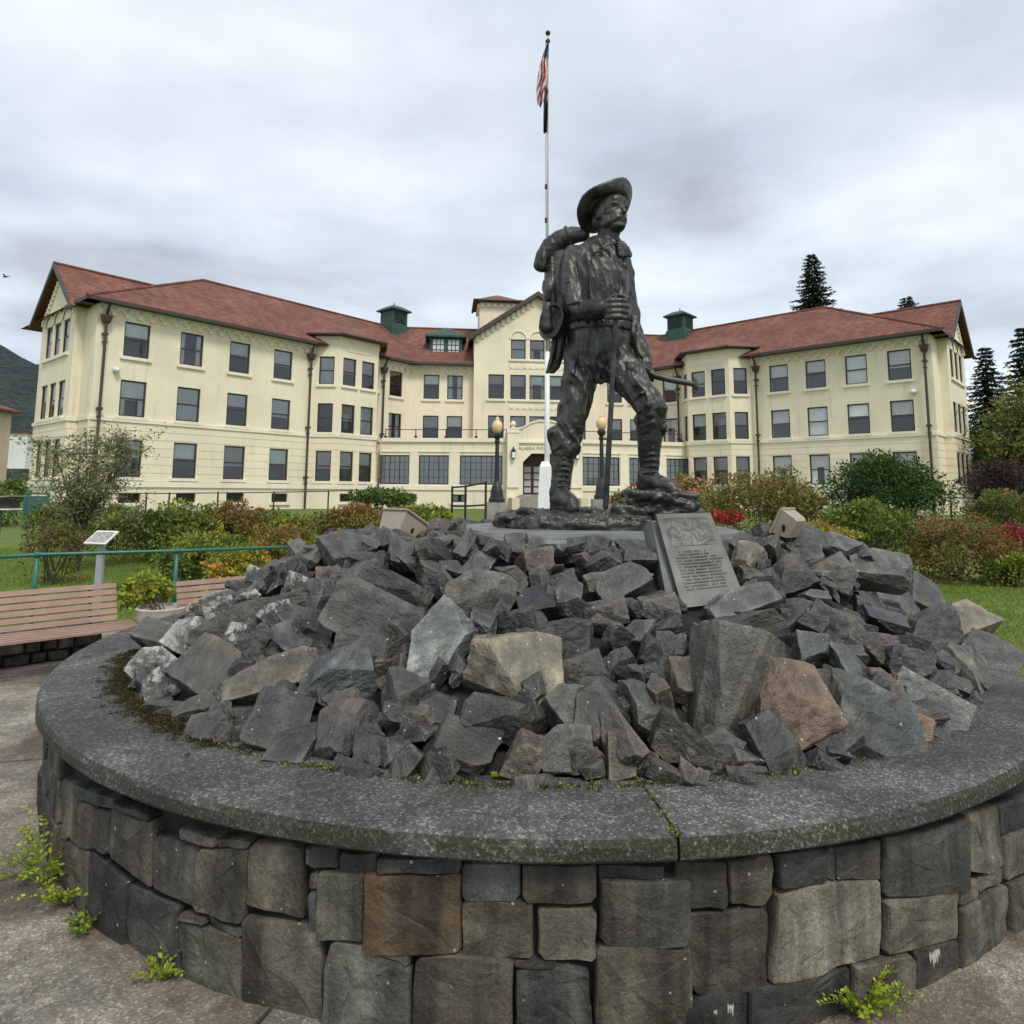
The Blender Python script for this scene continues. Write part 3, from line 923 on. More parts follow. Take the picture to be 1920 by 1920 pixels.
hand = [
    (470, 1167, 185, 66, 40, OLV), (387, 1260, 122, 98, 0, BLU), (497, 1280, 175, 60, 38, OLV), (383, 1324, 100, 50, 25, GREY), (518, 1359, 116, 104, 5, DARK),
    (637, 1275, 122, 92, 20, BLU), (695, 1158, 152, 92, -8, GREY), (645, 1362, 126, 92, 45, PUR), (759, 1324, 92, 116, 0, PUR), (736, 1114, 128, 58, -10, DARK),
    (635, 1084, 66, 52, 20, OLV), (645, 1040, 116, 66, 10, GREY), (560, 1050, 90, 42, -35, OLV), (560, 1200, 70, 80, 60, PUR), (590, 1190, 80, 70, 0, DARK),
    (815, 1215, 140, 92, 62, PALE), (973, 1262, 176, 118, -8, TAN), (895, 1130, 126, 98, 5, OLV), (822, 1080, 88, 56, 8, GRN), (1055, 1190, 98, 60, -5, DARK),
    (1075, 1325, 112, 92, 35, OLV), (1130, 1350, 110, 110, -20, DARK), (862, 1403, 142, 98, 5, DARK), (945, 1350, 146, 68, -8, DARK), (985, 1420, 92, 66, 55, BRN),
    (1067, 1408, 80, 66, 0, GREY), (1162, 1416, 86, 56, 75, BRN), (1280, 1395, 120, 78, -55, DARK), (1220, 1330, 76, 94, 0, GRN), (1290, 1272, 104, 80, 10, BRN),
    (1165, 1095, 92, 72, 20, GREY), (1110, 1030, 86, 60, 0, BLU), (1005, 1052, 76, 54, 25, BRN), (960, 1010, 90, 40, 5, GRN), (880, 1015, 90, 44, -5, GRN), (820, 1025, 90, 40, 8, GREY),
    (1362, 1325, 250, 104, 68, OLV), (1495, 1343, 170, 140, 62, ORA), (1628, 1345, 136, 128, -40, GRN), (1445, 1240, 92, 80, -30, DARK), (1740, 1320, 106, 62, -58, PALE),
    (1820, 1272, 114, 118, 0, OLV), (1786, 1178, 160, 62, -24, TAN), (1675, 1137, 122, 80, -8, PUR), (1590, 1183, 140, 92, -30, GREY), (1730, 1203, 146, 70, -5, GREY),
    (1403, 1193, 156, 76, -3, DARK), (1385, 1132, 122, 58, 4, PALE), (1560, 1087, 88, 68, 0, OLV), (1408, 1043, 68, 62, -20, TAN), (1567, 1025, 68, 52, 0, PALE), (1640, 1066, 116, 54, -36, PALE),
    (1745, 1118, 112, 80, 0, GREY), (1508, 1160, 92, 60, -20, PUR), (1440, 1395, 76, 96, 10, DARK), (1660, 1300, 58, 66, -20, BRN), (1686, 1350, 86, 42, -48, ORA), (1722, 1356, 66, 46, -50, PALE),
    (1480, 1085, 92, 60, 10, DARK), (1430, 1090, 66, 46, 0, GREY), (1530, 1230, 96, 74, -35, GRN), (1600, 1265, 96, 62, -42, GRN), (1715, 1255, 104, 52, -32, GREY), (1640, 1215, 82, 50, -30, DARK),
    (1460, 1010, 66, 56, 0, DARK), (1520, 1022, 70, 58, 20, GREY), (1620, 1035, 56, 56, 30, PUR), (700, 1225, 90, 60, 50, DARK), (1160, 1250, 70, 50, 20, DARK), (1200, 1190, 80, 52, 10, GREY),
    (1260, 1215, 80, 56, -10, DARK), (1130, 1150, 80, 46, 5, GREY), (1010, 1130, 80, 60, 15, DARK), (1060, 1110, 60, 50, -10, PUR), (960, 1080, 66, 46, 10, DARK), (1230, 1140, 70, 46, 0, GREY),
    (1200, 1045, 60, 66, 70, OLV), (700, 1060, 70, 44, 10, DARK), (760, 1045, 80, 46, -5, GREY), (600, 1110, 60, 60, 10, GREY), (440, 1345, 60, 40, 30, DARK),
    (760, 1260, 50, 60, 20, DARK), (1380, 1300, 60, 60, 0, DARK), (1590, 1395, 70, 40, 0, DARK), (735, 1405, 70, 56, 30, GREY), (690, 1400, 60, 46, 0, DARK), (1790, 1228, 70, 40, -30, DARK),
    (1082, 1258, 84, 56, 12, DARK), (1120, 1292, 70, 50, -20, GREY), (1020, 1205, 60, 44, 0, GREY), (1240, 1255, 66, 46, 10, DARK), (1870, 1225, 46, 80, 0, GREY), (1345, 1420, 60, 46, 10, DARK), (1210, 1430, 46, 40, 0, DARK), (1110, 1440, 46, 34, 0, GREY), (760, 1432, 56, 46, 60, OLV), (820, 1330, 60, 60, 0, DARK),
]
hand_l = [(293, 1256, 74, 58, 0, WHT), (352, 1196, 84, 62, 25, WHT), (412, 1135, 70, 66, 30, WHT), (560, 1100, 50, 40, 0, WHT), (480, 1085, 92, 52, 20, PUR), (300, 1290, 50, 60, 0, GREY), (430, 1205, 46, 60, 30, WHT), (520, 1165, 52, 60, 50, DARK)]
LBL = {(973, 1262): 'broad tan boulder low in the middle of the heap', (1495, 1343): 'rust-orange boulder at the front of the heap', (815, 1215): 'pale grey-green slab standing on a point',
       (1362, 1325): 'tall pointed grey-tan slab standing on end'}
BIG = {(973, 1262): 0, (1495, 1343): 2, (815, 1215): 5, (1362, 1325): 4, (1628, 1345): 1, (695, 1158): 3}
for h in hand:
    hand_rock(*h, label=LBL.get((h[0], h[1])), mesh=BIG.get((h[0], h[1])))
for h in hand_l:
    hand_rock(*h, lichen=True)

# the remaining rocks, thrown so that they do not sit on one another
def throw(n, smin, smax, sep, tries, lo=0.0):
    cnt = 0
    for _ in range(tries):
        if cnt >= n: break
        a = rrng.uniform(0, 2 * math.pi); r = rrng.uniform(1.1, 3.0)
        x, y = RC.x + r * math.cos(a), RC.y + r * math.sin(a)
        if y > RC.y + 2.1: continue
        if -0.5 < x < 1.8 and 5.0 < y < 7.2: continue
        s = rrng.uniform(smin, smax)
        u_, v_ = project(Vector((x, y, mound_h(x, y))))
        if 1205 < u_ < 1405 and v_ < 1135 and y < 5.6: continue
        if r + s * 0.45 > 3.1: continue
        if any((x - q[0]) ** 2 + (y - q[1]) ** 2 < (sep * (q[2] + s * 0.5)) ** 2 for q in rock_spots): continue
        z = mound_h(x, y) - lo
        M = Matrix.Rotation(rrng.uniform(0, 6.28), 3, 'Z') @ Matrix.Rotation(rrng.uniform(-0.7, 0.7), 3, 'X') @ Matrix.Rotation(rrng.uniform(-0.7, 0.7), 3, 'Y')
        place_rock(Vector((x, y, z)), (s * rrng.uniform(0.9, 1.25), s * rrng.uniform(0.6, 0.95), s * rrng.uniform(0.45, 0.75)), M, rrng.choice([GREY, DARK, DARK, GRN, PUR, BLU, OLV, GREY, BRN]), lichen=(x < -1.6 and rrng.random() < 0.4))
        cnt += 1


throw(80, 0.21, 0.33, 0.52, 9000)
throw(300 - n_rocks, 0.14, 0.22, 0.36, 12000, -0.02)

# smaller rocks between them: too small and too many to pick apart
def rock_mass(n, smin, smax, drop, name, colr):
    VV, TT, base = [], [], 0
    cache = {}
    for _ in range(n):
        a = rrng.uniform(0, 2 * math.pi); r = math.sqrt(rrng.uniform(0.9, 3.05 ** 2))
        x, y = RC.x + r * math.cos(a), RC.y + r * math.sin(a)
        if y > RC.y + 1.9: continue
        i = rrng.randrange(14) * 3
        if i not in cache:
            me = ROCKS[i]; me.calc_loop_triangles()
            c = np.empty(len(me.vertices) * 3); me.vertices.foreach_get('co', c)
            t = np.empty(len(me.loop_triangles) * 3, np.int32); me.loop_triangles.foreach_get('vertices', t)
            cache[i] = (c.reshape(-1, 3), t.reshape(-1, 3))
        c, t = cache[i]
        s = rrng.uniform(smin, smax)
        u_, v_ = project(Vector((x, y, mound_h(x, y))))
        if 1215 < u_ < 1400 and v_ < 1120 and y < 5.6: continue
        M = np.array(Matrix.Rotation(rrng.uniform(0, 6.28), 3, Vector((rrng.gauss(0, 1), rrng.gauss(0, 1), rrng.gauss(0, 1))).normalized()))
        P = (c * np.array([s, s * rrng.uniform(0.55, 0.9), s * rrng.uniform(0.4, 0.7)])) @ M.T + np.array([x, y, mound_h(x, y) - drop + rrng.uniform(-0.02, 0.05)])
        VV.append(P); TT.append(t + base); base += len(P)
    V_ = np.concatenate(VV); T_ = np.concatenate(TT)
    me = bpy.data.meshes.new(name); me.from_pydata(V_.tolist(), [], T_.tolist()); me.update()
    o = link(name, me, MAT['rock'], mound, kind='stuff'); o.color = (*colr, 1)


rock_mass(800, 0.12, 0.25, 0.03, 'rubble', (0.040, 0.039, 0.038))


# ------------------------------------------------------------------ pedestal under the statue
Z_SLAB = 1.55
ped = empty('statue_pedestal', (0.8, 6.0, 0.7), 'grey-green concrete pedestal block under the bronze figure, half buried in rocks', 'pedestal')
mb = MB()
pp = [(-0.35, 5.15), (0.10, 5.05), (1.10, 5.02), (1.66, 5.06), (1.95, 5.6), (2.0, 6.6), (1.5, 7.1), (-0.1, 7.1), (-0.45, 6.5)]
mb.loft([[(x, y, 0.7) for x, y in pp], [(x, y, Z_SLAB - 0.035) for x, y in pp], [(0.8 + (x - 0.8) * 0.985, 6.05 + (y - 6.05) * 0.985, Z_SLAB) for x, y in pp]])
mb.build('block', MAT['slab'], ped)
mb = MB()
mb.box((0.30, 4.92, 1.475), 0.95, 0.42, 0.055, Matrix.Rotation(0.06, 3, 'Z') @ Matrix.Rotation(0.05, 3, 'X'))
mb.build('slab', MAT['slab'], ped)

# ------------------------------------------------------------------ the bronze prospector
SY = 6.02
KS = SY / FPX * 0.985


def S(px, py, d=0.0):
    return at(px, py, SY + d)


def remesh(mb, name, mat, parent, voxel, smooth_it=2, disp=None, origin=None):
    me = mb.mesh(name + '_src', fixn=True)
    o = bpy.data.objects.new(name + '_src', me); COL.objects.link(o)
    md = o.modifiers.new('r', 'REMESH'); md.mode = 'VOXEL'; md.voxel_size = voxel; md.use_smooth_shade = True
    if smooth_it:
        sm = o.modifiers.new('s', 'SMOOTH'); sm.iterations = smooth_it; sm.factor = 0.5
    dg = bpy.context.evaluated_depsgraph_get(); dg.update()
    out = bpy.data.meshes.new_from_object(o.evaluated_get(dg))
    bpy.data.objects.remove(o); bpy.data.meshes.remove(me)
    out.name = name
    if disp is not None:
        n = len(out.vertices)
        co = np.empty(n * 3, np.float32); out.vertices.foreach_get('co', co); co = co.reshape(-1, 3)
        no = np.empty(n * 3, np.float32); out.vertex_normals.foreach_get('vector', no); no = no.reshape(-1, 3)
        dv = np.array([disp(Vector(p), Vector(q)) for p, q in zip(co.tolist(), no.tolist())], np.float32)
        if dv.ndim == 1:
            co += no * dv[:, None]
        else:
            co += dv
        out.vertices.foreach_set('co', co.ravel())
    out.polygons.foreach_set('use_smooth', [True] * len(out.polygons))
    out.materials.clear()
    out.update()
    return link(name, out, mat, parent)


statue = empty('prospector_statue', (0.80, SY, Z_SLAB), 'dark bronze statue of a hatted prospector with pack and staff', 'statue')
B = MB()


def limb(pts, seg=18):
    """pts: (px, py, depth, radius in px)"""
    B.tube([S(p[0], p[1], p[2]) for p in pts], [p[3] * KS for p in pts], seg, True, True)


def sections(lst, seg=26, mb=None):
    """lst: (left px, right px, py, half depth m, depth offset)"""
    rings = []
    for l, r, y, hd, d in lst:
        c = S((l + r) / 2, y, d); a = S(r, y, d)
        hw = (a.x - c.x) * 0.965
        rings.append([c + Vector((hw * math.copysign(abs(math.cos(t)) ** 0.85, math.cos(t)), hd * math.copysign(abs(math.sin(t)) ** 0.85, math.sin(t)), 0)) for t in [2 * math.pi * k / seg for k in range(seg)]])
    (mb or B).loft(rings)


# trunk
sections([(1104, 1162, 447, 0.10, 0.04), (1086, 1172, 461, 0.16, 0.05), (1070, 1175, 474, 0.20, 0.06), (1066, 1178, 492, 0.23, 0.05), (1068, 1180, 520, 0.245, 0.03), (1073, 1179, 550, 0.24, 0.02),
          (1077, 1177, 580, 0.225, 0.02), (1074, 1180, 602, 0.225, 0.02), (1070, 1180, 615, 0.225, 0.02), (1064, 1182, 640, 0.235, 0.02), (1058, 1180, 668, 0.235, 0.02), (1062, 1166, 692, 0.20, 0.02), (1078, 1150, 712, 0.14, 0.02)])
# shirt hem blouses over the belt
sections([(1074, 1183, 588, 0.23, 0.02), (1064, 1187, 598, 0.25, 0.02), (1062, 1186, 606, 0.25, 0.02), (1074, 1180, 612, 0.22, 0.02)])
# belt
sections([(1066, 1182, 611, 0.236, 0.02), (1063, 1184, 613, 0.245, 0.02), (1063, 1184, 622, 0.245, 0.02), (1066, 1182, 624, 0.236, 0.02)])
# neck
limb([(1136, 462, 0.02, 25), (1140, 445, 0.0, 22), (1145, 425, -0.02, 22)])
# right arm (at the picture's left), bent across the front
limb([(1079, 484, 0.02, 24), (1071, 506, -0.02, 22), (1073, 540, -0.07, 20.5), (1081, 570, -0.13, 20), (1089, 582, -0.17, 19), (1106, 581, -0.27, 17.5), (1122, 579, -0.34, 16)])
limb([(1118, 580, -0.33, 18.5), (1127, 579, -0.36, 17.5)])                    # cuff
limb([(1126, 578, -0.36, 12.5), (1138, 578, -0.40, 13.5)])
# left arm, hanging to the tool
limb([(1160, 489, 0.04, 22), (1169, 516, 0.05, 18.5), (1176, 560, 0.05, 17), (1183, 598, 0.03, 16.5), (1192, 632, -0.03, 15), (1203, 664, -0.09, 13)])
limb([(1200, 656, -0.08, 14.5), (1204, 668, -0.10, 13.5)])
limb([(1208, 672, -0.10, 9.5), (1212, 684, -0.13, 11.5), (1214, 694, -0.15, 10)])
for i in range(4):      # fingers of the left hand closed round the handle
    x, y = 1208 + i * 5.5, 688 + i * 3.0
    limb([(x, y - 1, -0.155, 3.6), (x + 1, y + 6, -0.20, 3.7), (x + 0.5, y + 14, -0.20, 3.5), (x - 1, y + 18, -0.16, 3.2)], 8)
limb([(1205, 684, -0.16, 4), (1211, 692, -0.21, 4), (1222, 697, -0.215, 3.4)], 8)
# right hand: back of the hand and four fingers round the staff, thumb on top
B.ellipsoid(S(1143, 578, -0.41), 15 * KS, 0.055, 19 * KS)
for i in range(4):
    y = 563.5 + i * 10.2
    e = (1176, 1178, 1176, 1171)[i]
    limb([(1138, y + 1.5, -0.43, 5.2), (1148, y, -0.462, 5.3), (1163, y - 0.5, -0.47, 4.9), (e - 3, y + 0.5, -0.44, 4.6), (e, y + 1, -0.40, 4.3), (e - 8, y + 2, -0.365, 4.2)], 10)
limb([(1136, 566, -0.40, 5.5), (1148, 556, -0.41, 5.2), (1163, 553, -0.42, 4.6), (1178, 559, -0.42, 4.0)], 10)
# right leg, straight
limb([(1094, 650, 0.02, 34), (1090, 690, 0.01, 33.5), (1083, 730, 0.0, 30), (1074, 775, -0.02, 26.5), (1066, 805, -0.01, 25), (1060, 826, 0.0, 26.5), (1057, 842, 0.0, 24)])
limb([(1043, 812, -0.02, 16), (1052, 834, -0.03, 20), (1068, 838, -0.03, 18)])
# left leg, bent
limb([(1146, 655, 0.0, 34), (1166, 690, -0.09, 33), (1192, 722, -0.20, 31), (1212, 748, -0.29, 27.5), (1222, 770, -0.34, 24), (1221, 790, -0.30, 24), (1219, 805, -0.27, 23)])
limb([(1140, 688, -0.02, 29), (1124, 698, 0.0, 18), (1108, 696, 0.0, 24)])
limb([(1200, 786, -0.26, 13), (1214, 803, -0.31, 17), (1236, 800, -0.31, 13)])


def rolls(pts, r, sink=0.034):
    pts = [(p[0], p[1], p[2] + sink) for p in pts]
    limb([(p[0], p[1], p[2], r * (0.45 if i in (0, len(pts) - 1) else 1.0)) for i, p in enumerate(pts)], 8)


# the larger folds of sleeves, trousers and shirt are modelled
rolls([(1196, 772, -0.40), (1216, 760, -0.485), (1240, 752, -0.43)], 4)
rolls([(1198, 790, -0.38), (1222, 776, -0.47), (1244, 770, -0.42)], 4)
rolls([(1200, 800, -0.38), (1224, 792, -0.46), (1244, 790, -0.40)], 4)
rolls([(1186, 752, -0.36), (1200, 738, -0.455), (1228, 730, -0.40)], 3.5)
rolls([(1160, 672, -0.24), (1185, 690, -0.34), (1208, 712, -0.36)], 3.5)
rolls([(1136, 690, -0.20), (1162, 712, -0.30), (1190, 744, -0.34)], 4)
rolls([(1110, 660, -0.22), (1128, 690, -0.21), (1120, 712, -0.16)], 3.5)
rolls([(1084, 650, -0.22), (1076, 690, -0.17), (1066, 740, -0.13)], 3.5)
rolls([(1106, 690, -0.17), (1096, 735, -0.16), (1078, 780, -0.15)], 4)
rolls([(1100, 760, -0.10), (1080, 790, -0.16), (1052, 800, -0.11)], 4)
rolls([(1094, 790, -0.10), (1072, 812, -0.155), (1044, 818, -0.10)], 4)
rolls([(1088, 818, -0.09), (1066, 832, -0.145), (1036, 836, -0.07)], 4.5)
rolls([(1050, 520, -0.08), (1066, 530, -0.185), (1084, 522, -0.13)], 3.5)
rolls([(1052, 546, -0.12), (1070, 556, -0.22), (1088, 546, -0.17)], 3.5)
rolls([(1062, 570, -0.22), (1082, 566, -0.29), (1100, 566, -0.30)], 3.2)
rolls([(1086, 596, -0.25), (1100, 592, -0.33), (1116, 592, -0.36)], 3)
rolls([(1104, 480, -0.20), (1112, 520, -0.235), (1128, 560, -0.225)], 4)
rolls([(1098, 500, -0.19), (1104, 545, -0.225), (1116, 588, -0.215)], 3.5)
rolls([(1128, 520, -0.235), (1146, 548, -0.235), (1160, 560, -0.215)], 3.5)
rolls([(1172, 530, -0.19), (1166, 556, -0.22), (1156, 590, -0.22)], 3.5)
# suspender straps and shirt front
rolls([(1098, 462, -0.10), (1102, 480, -0.215), (1108, 540, -0.245), (1118, 605, -0.225)], 4.2)
rolls([(1168, 478, -0.10), (1170, 500, -0.195), (1166, 560, -0.22), (1158, 606, -0.215)], 4.0)
rolls([(1128, 458, -0.10), (1138, 490, -0.205), (1151, 524, -0.225), (1152, 600, -0.235)], 3.6)
rolls([(1161, 458, -0.09), (1160, 490, -0.195), (1152, 522, -0.225)], 3.2)
# collar and neckerchief
B.loft([[S(1105, 446, -0.04), S(1124, 441, -0.11), S(1132, 455, -0.15), S(1112, 465, -0.15)], [S(1101, 452, -0.10), S(1123, 449, -0.19), S(1137, 470, -0.235), S(1113, 478, -0.225)]])
B.loft([[S(1158, 448, -0.10), S(1170, 451, -0.06), S(1186, 476, -0.05), S(1166, 470, -0.14)], [S(1158, 455, -0.19), S(1171, 458, -0.15), S(1185, 482, -0.12), S(1160, 480, -0.21)]])
rolls([(1118, 450, -0.08), (1136, 462, -0.155), (1156, 458, -0.14)], 7)
# breast pocket
B.loft([[S(1156, 506, -0.13), S(1173, 508, -0.09), S(1172, 530, -0.09), S(1156, 528, -0.13)], [S(1156, 506, -0.205), S(1172, 508, -0.165), S(1171, 530, -0.165), S(1156, 528, -0.205)]])


# ----- head, in its own frame: f forward, r to its left hand's side in the picture, u up
HC = S(1145, 401, -0.03)
hf = Vector((0.56, -0.82, 0.03)).normalized()
hu = (Vector((-0.05, 0.06, 1.0)) - hf * hf.dot(Vector((-0.05, 0.06, 1.0)))).normalized()
hr = hf.cross(hu)
MH = Matrix((hf, hr, hu)).transposed()
HS = 0.212          # half height of the head


def hp(f, r, u):
    return HC + (hf * f + hr * r + hu * u) * HS


def hell(f, r, u, a, b_, c, rot=None):
    M = MH if rot is None else MH @ rot
    B.ellipsoid(hp(f, r, u), a * HS, b_ * HS, c * HS, M, 18, 12)


hell(-0.08, 0, 0.22, 0.86, 0.70, 0.76)                 # skull
hell(0.22, 0, -0.32, 0.56, 0.52, 0.62)                 # face
hell(0.34, 0, -0.72, 0.36, 0.38, 0.26)                 # chin and jaw
for s in (-1, 1):
    hell(0.34, 0.30 * s, -0.16, 0.30, 0.24, 0.22)      # cheekbone
    hell(0.10, 0.44 * s, -0.50, 0.34, 0.16, 0.30)      # jaw hinge
    hell(0.60, 0.24 * s, 0.15, 0.16, 0.25, 0.085)      # brow ridge
    hell(0.56, 0.24 * s, 0.00, 0.11, 0.13, 0.09)       # eyeball
    hell(0.60, 0.25 * s, 0.055, 0.10, 0.16, 0.035)     # upper lid
    hell(0.585, 0.25 * s, -0.075, 0.10, 0.15, 0.03)    # lower lid
    hell(-0.10, 0.70 * s, -0.12, 0.17, 0.07, 0.26)     # ear
    hell(0.70, 0.095 * s, -0.27, 0.10, 0.085, 0.075)   # nostril
    B.tube([hp(0.70, 0.05 * s, -0.40), hp(0.66, 0.22 * s, -0.44), hp(0.52, 0.36 * s, -0.56), hp(0.44, 0.40 * s, -0.66)], [0.085 * HS, 0.095 * HS, 0.065 * HS, 0.02 * HS], 10, True, True)   # moustache
    B.tube([hp(0.62, 0.16 * s, -0.22), hp(0.56, 0.32 * s, -0.36), hp(0.48, 0.37 * s, -0.52)], [0.05 * HS, 0.06 * HS, 0.03 * HS], 8, True, True)   # fold beside the nose
hell(0.62, 0, 0.36, 0.16, 0.46, 0.26)                  # forehead
B.tube([hp(0.66, 0, 0.12), hp(0.76, 0, -0.06), hp(0.88, 0, -0.24), hp(0.74, 0, -0.31)], [0.075 * HS, 0.085 * HS, 0.105 * HS, 0.07 * HS], 12, True, True)   # nose
hell(0.64, 0, -0.57, 0.10, 0.20, 0.05)                 # lower lip
hell(0.66, 0, -0.80, 0.14, 0.20, 0.13)                 # chin point
hell(-0.42, 0.30, -0.30, 0.36, 0.40, 0.46)             # hair at the nape
hell(-0.42, -0.30, -0.30, 0.36, 0.40, 0.46)
for s in (-1, 1):
    hell(0.02, 0.62 * s, 0.02, 0.20, 0.10, 0.40)       # sideburn


EYES = [hp(0.66, 0.12, 0.02), hp(0.66, -0.12, 0.02)]
HEADZ = S(1140, 447).z
HAND = S(1152, 578, -0.42)


def cloth(p, n):
    w = sstep(HEADZ + 0.02, HEADZ - 0.10, p.z)
    if (p - HAND).length < 0.17: w *= 0.12
    q = Vector((p.x * 8.0 + p.z * 2.6, p.y * 7.0, p.z * 2.2 - p.x * 2.2))
    wob = Vector((mnoise.noise(p * 3.0), mnoise.noise(p * 3.0 + Vector((9, 0, 0))), 0)) * 0.7
    a = 1 - abs(mnoise.noise(q + wob)) * 2.4
    b_ = 1 - abs(mnoise.noise(q * 2.1 + wob + Vector((5, 1, 2)))) * 2.2
    f = mnoise.noise(p * 38.0)
    legs = sstep(WAIST, WAIST - 0.25, p.z)
    fold = (0.019 + 0.006 * legs) * max(-0.8, a) + 0.009 * max(-0.8, b_) - 0.007
    return w * fold + 0.0016 * f


WAIST = S(1120, 612).z
body = remesh(B, 'body', MAT['bronze'], statue, 0.0068, 2, cloth)

# ----- boots
B = MB()
limb([(1056, 838, 0.0, 23), (1055, 862, 0.0, 22), (1053, 888, 0.01, 20), (1051, 908, 0.01, 19), (1049, 926, 0.02, 20)])
limb([(1046, 938, 0.04, 17), (1056, 934, -0.06, 19), (1066, 940, -0.18, 17), (1072, 944, -0.28, 14)])
limb([(1043, 950, 0.07, 14), (1056, 950, -0.06, 14), (1068, 952, -0.20, 15), (1075, 952, -0.32, 11)])
for i in range(7):      # laces and creases
    y = 850 + i * 10
    rolls([(1044 - i * 0.2, y + 2, -0.07), (1058, y, -0.115 - 0.004 * i), (1070, y + 3, -0.08)], 2.4, 0.012)
rolls([(1037, 915, -0.02), (1054, 912, -0.10), (1070, 916, -0.03)], 3.5, 0.012)
boot_noise = lambda p, n: 0.007 * mnoise.noise(p * 14) + 0.0025 * mnoise.noise(p * 45)
remesh(B, 'boot', MAT['bronze'], statue, 0.0075, 1, boot_noise)
B = MB()
limb([(1219, 800, -0.27, 24), (1218, 826, -0.26, 22.5), (1217, 852, -0.23, 20), (1217, 876, -0.21, 18), (1214, 894, -0.20, 19)])
limb([(1208, 908, -0.16, 16), (1224, 902, -0.24, 17), (1242, 907, -0.32, 14), (1260, 914, -0.38, 11)])
limb([(1202, 920, -0.14, 9), (1224, 920, -0.24, 10), (1244, 920, -0.33, 11), (1264, 920, -0.40, 8.5)])
for i in range(7):
    y = 818 + i * 11
    rolls([(1206, y + 3, -0.33 + 0.006 * i), (1224, y, -0.375 + 0.008 * i), (1236, y + 2, -0.32 + 0.008 * i)], 2.4, 0.012)
rolls([(1200, 884, -0.22), (1218, 882, -0.315), (1236, 888, -0.22)], 3.5)
remesh(B, 'boot', MAT['bronze'], statue, 0.0075, 1, lambda p, n: 0.007 * mnoise.noise(p * 14) + 0.0025 * mnoise.noise(p * 45))

# ----- hat: turned-up brim pushed back off the face, dented crown
B = MB()
ha = Vector((-0.30, 0.42, 0.86)).normalized()
ex = Vector((0.92, 0.0, 0.38)); ex = (ex - ha * ex.dot(ha)).normalized()
ey = ha.cross(ex)
hc = S(1137, 389, 0.0)
rings_t, rings_b = [], []
NS = 48
brim = [(0.145, 0.03), (0.178, 0.0), (0.215, -0.006), (0.25, 0.000), (0.277, 0.012), (0.287, 0.02)]
for (r, z) in brim:
    rt, rb = [], []
    for k in range(NS):
        t = 2 * math.pi * k / NS
        wave = 0.018 * math.sin(2 * t + 0.6) * (r / 0.3) + 0.012 * math.sin(3 * t + 1.9) * (r / 0.3)
        front = max(0.0, math.cos(t - math.radians(-28)))            # the side over the face curls up
        up = (0.10 * front ** 2 - 0.055 * max(0.0, -math.cos(t - math.radians(-28))) ** 2) * (max(0.0, r - 0.145) / 0.142) ** 1.6
        rr = r * (1.0 + 0.05 * math.cos(2 * t)) 
        p = hc + ex * rr * math.cos(t) + ey * rr * math.sin(t) + ha * (z + wave + up)
        rt.append(p + ha * 0.012); rb.append(p - ha * 0.012)
    rings_t.append(rt); rings_b.append(rb)
n = NS
vs = [p for r in rings_t for p in r] + [p for r in rings_b for p in r]
fs = []
m_ = len(brim)
for i in range(m_ - 1):
    for k in range(n):
        k2 = (k + 1) % n
        fs.append((i * n + k, i * n + k2, (i + 1) * n + k2, (i + 1) * n + k))
        o_ = m_ * n
        fs.append((o_ + i * n + k, o_ + (i + 1) * n + k, o_ + (i + 1) * n + k2, o_ + i * n + k2))
for k in range(n):
    k2 = (k + 1) % n
    fs.append(((m_ - 1) * n + k, (m_ - 1) * n + k2, m_ * n + (m_ - 1) * n + k2, m_ * n + (m_ - 1) * n + k))
    fs.append((k, m_ * n + k, m_ * n + k2, k2))
B.add(vs, fs)
MX = Matrix((ex, ey, ha)).transposed()
rings = []
for r, z in [(0.168, -0.01), (0.172, 0.03), (0.160, 0.09), (0.142, 0.14), (0.115, 0.165), (0.06, 0.168)]:
    rings.append([hc + MX @ Vector((r * math.cos(2 * math.pi * k / 28), r * 0.9 * math.sin(2 * math.pi * k / 28), z * (1 - 0.10 * math.cos(2 * (2 * math.pi * k / 28) + 0.5)))) for k in range(28)])
B.loft(rings)
B.ellipsoid(hc + MX @ Vector((-0.10, -0.02, 0.155)), 0.06, 0.075, 0.05, MX)
B.ellipsoid(hc + MX @ Vector((-0.175, -0.07, 0.045)), 0.030, 0.036, 0.030, MX)
hat = remesh(B, 'hat', MAT['bronze'], statue, 0.0068, 1, lambda p, n: 0.006 * mnoise.noise(p * 9) + 0.0015 * mnoise.noise(p * 40))

# ----- pack with bedroll, pan and tools
B = MB()
sections([(1030, 1092, 478, 0.12, 0.26), (1022, 1096, 492, 0.19, 0.27), (1020, 1096, 540, 0.21, 0.27), (1020, 1092, 590, 0.21, 0.26), (1024, 1088, 622, 0.18, 0.25), (1036, 1080, 634, 0.12, 0.25)])
for y, r in ((498, 3.5), (532, 4), (568, 4)):
    rolls([(1018, y, 0.24), (1030, y + 3, 0.08), (1056, y + 6, 0.05), (1080, y + 4, 0.06)], r)
rolls([(1034, 482, 0.08), (1036, 530, 0.045), (1040, 585, 0.045), (1046, 625, 0.08)], 4)
B.ellipsoid(S(1030, 545, 0.15), 14 * KS, 0.10, 28 * KS)
limb([(1027, 575, 0.14, 10), (1026, 596, 0.14, 13), (1028, 612, 0.14, 12)])
pack = remesh(B, 'backpack', MAT['bronze'], statue, 0.0085, 2, lambda p, n: 0.014 * (1 - 2 * abs(mnoise.noise(p * 6))) + 0.006 * mnoise.noise(p * 16))
B = MB()
limb([(1093, 440, 0.16, 15), (1074, 441, 0.20, 18), (1052, 449, 0.22, 21), (1034, 463, 0.23, 22), (1022, 482, 0.23, 20), (1016, 496, 0.23, 17)])
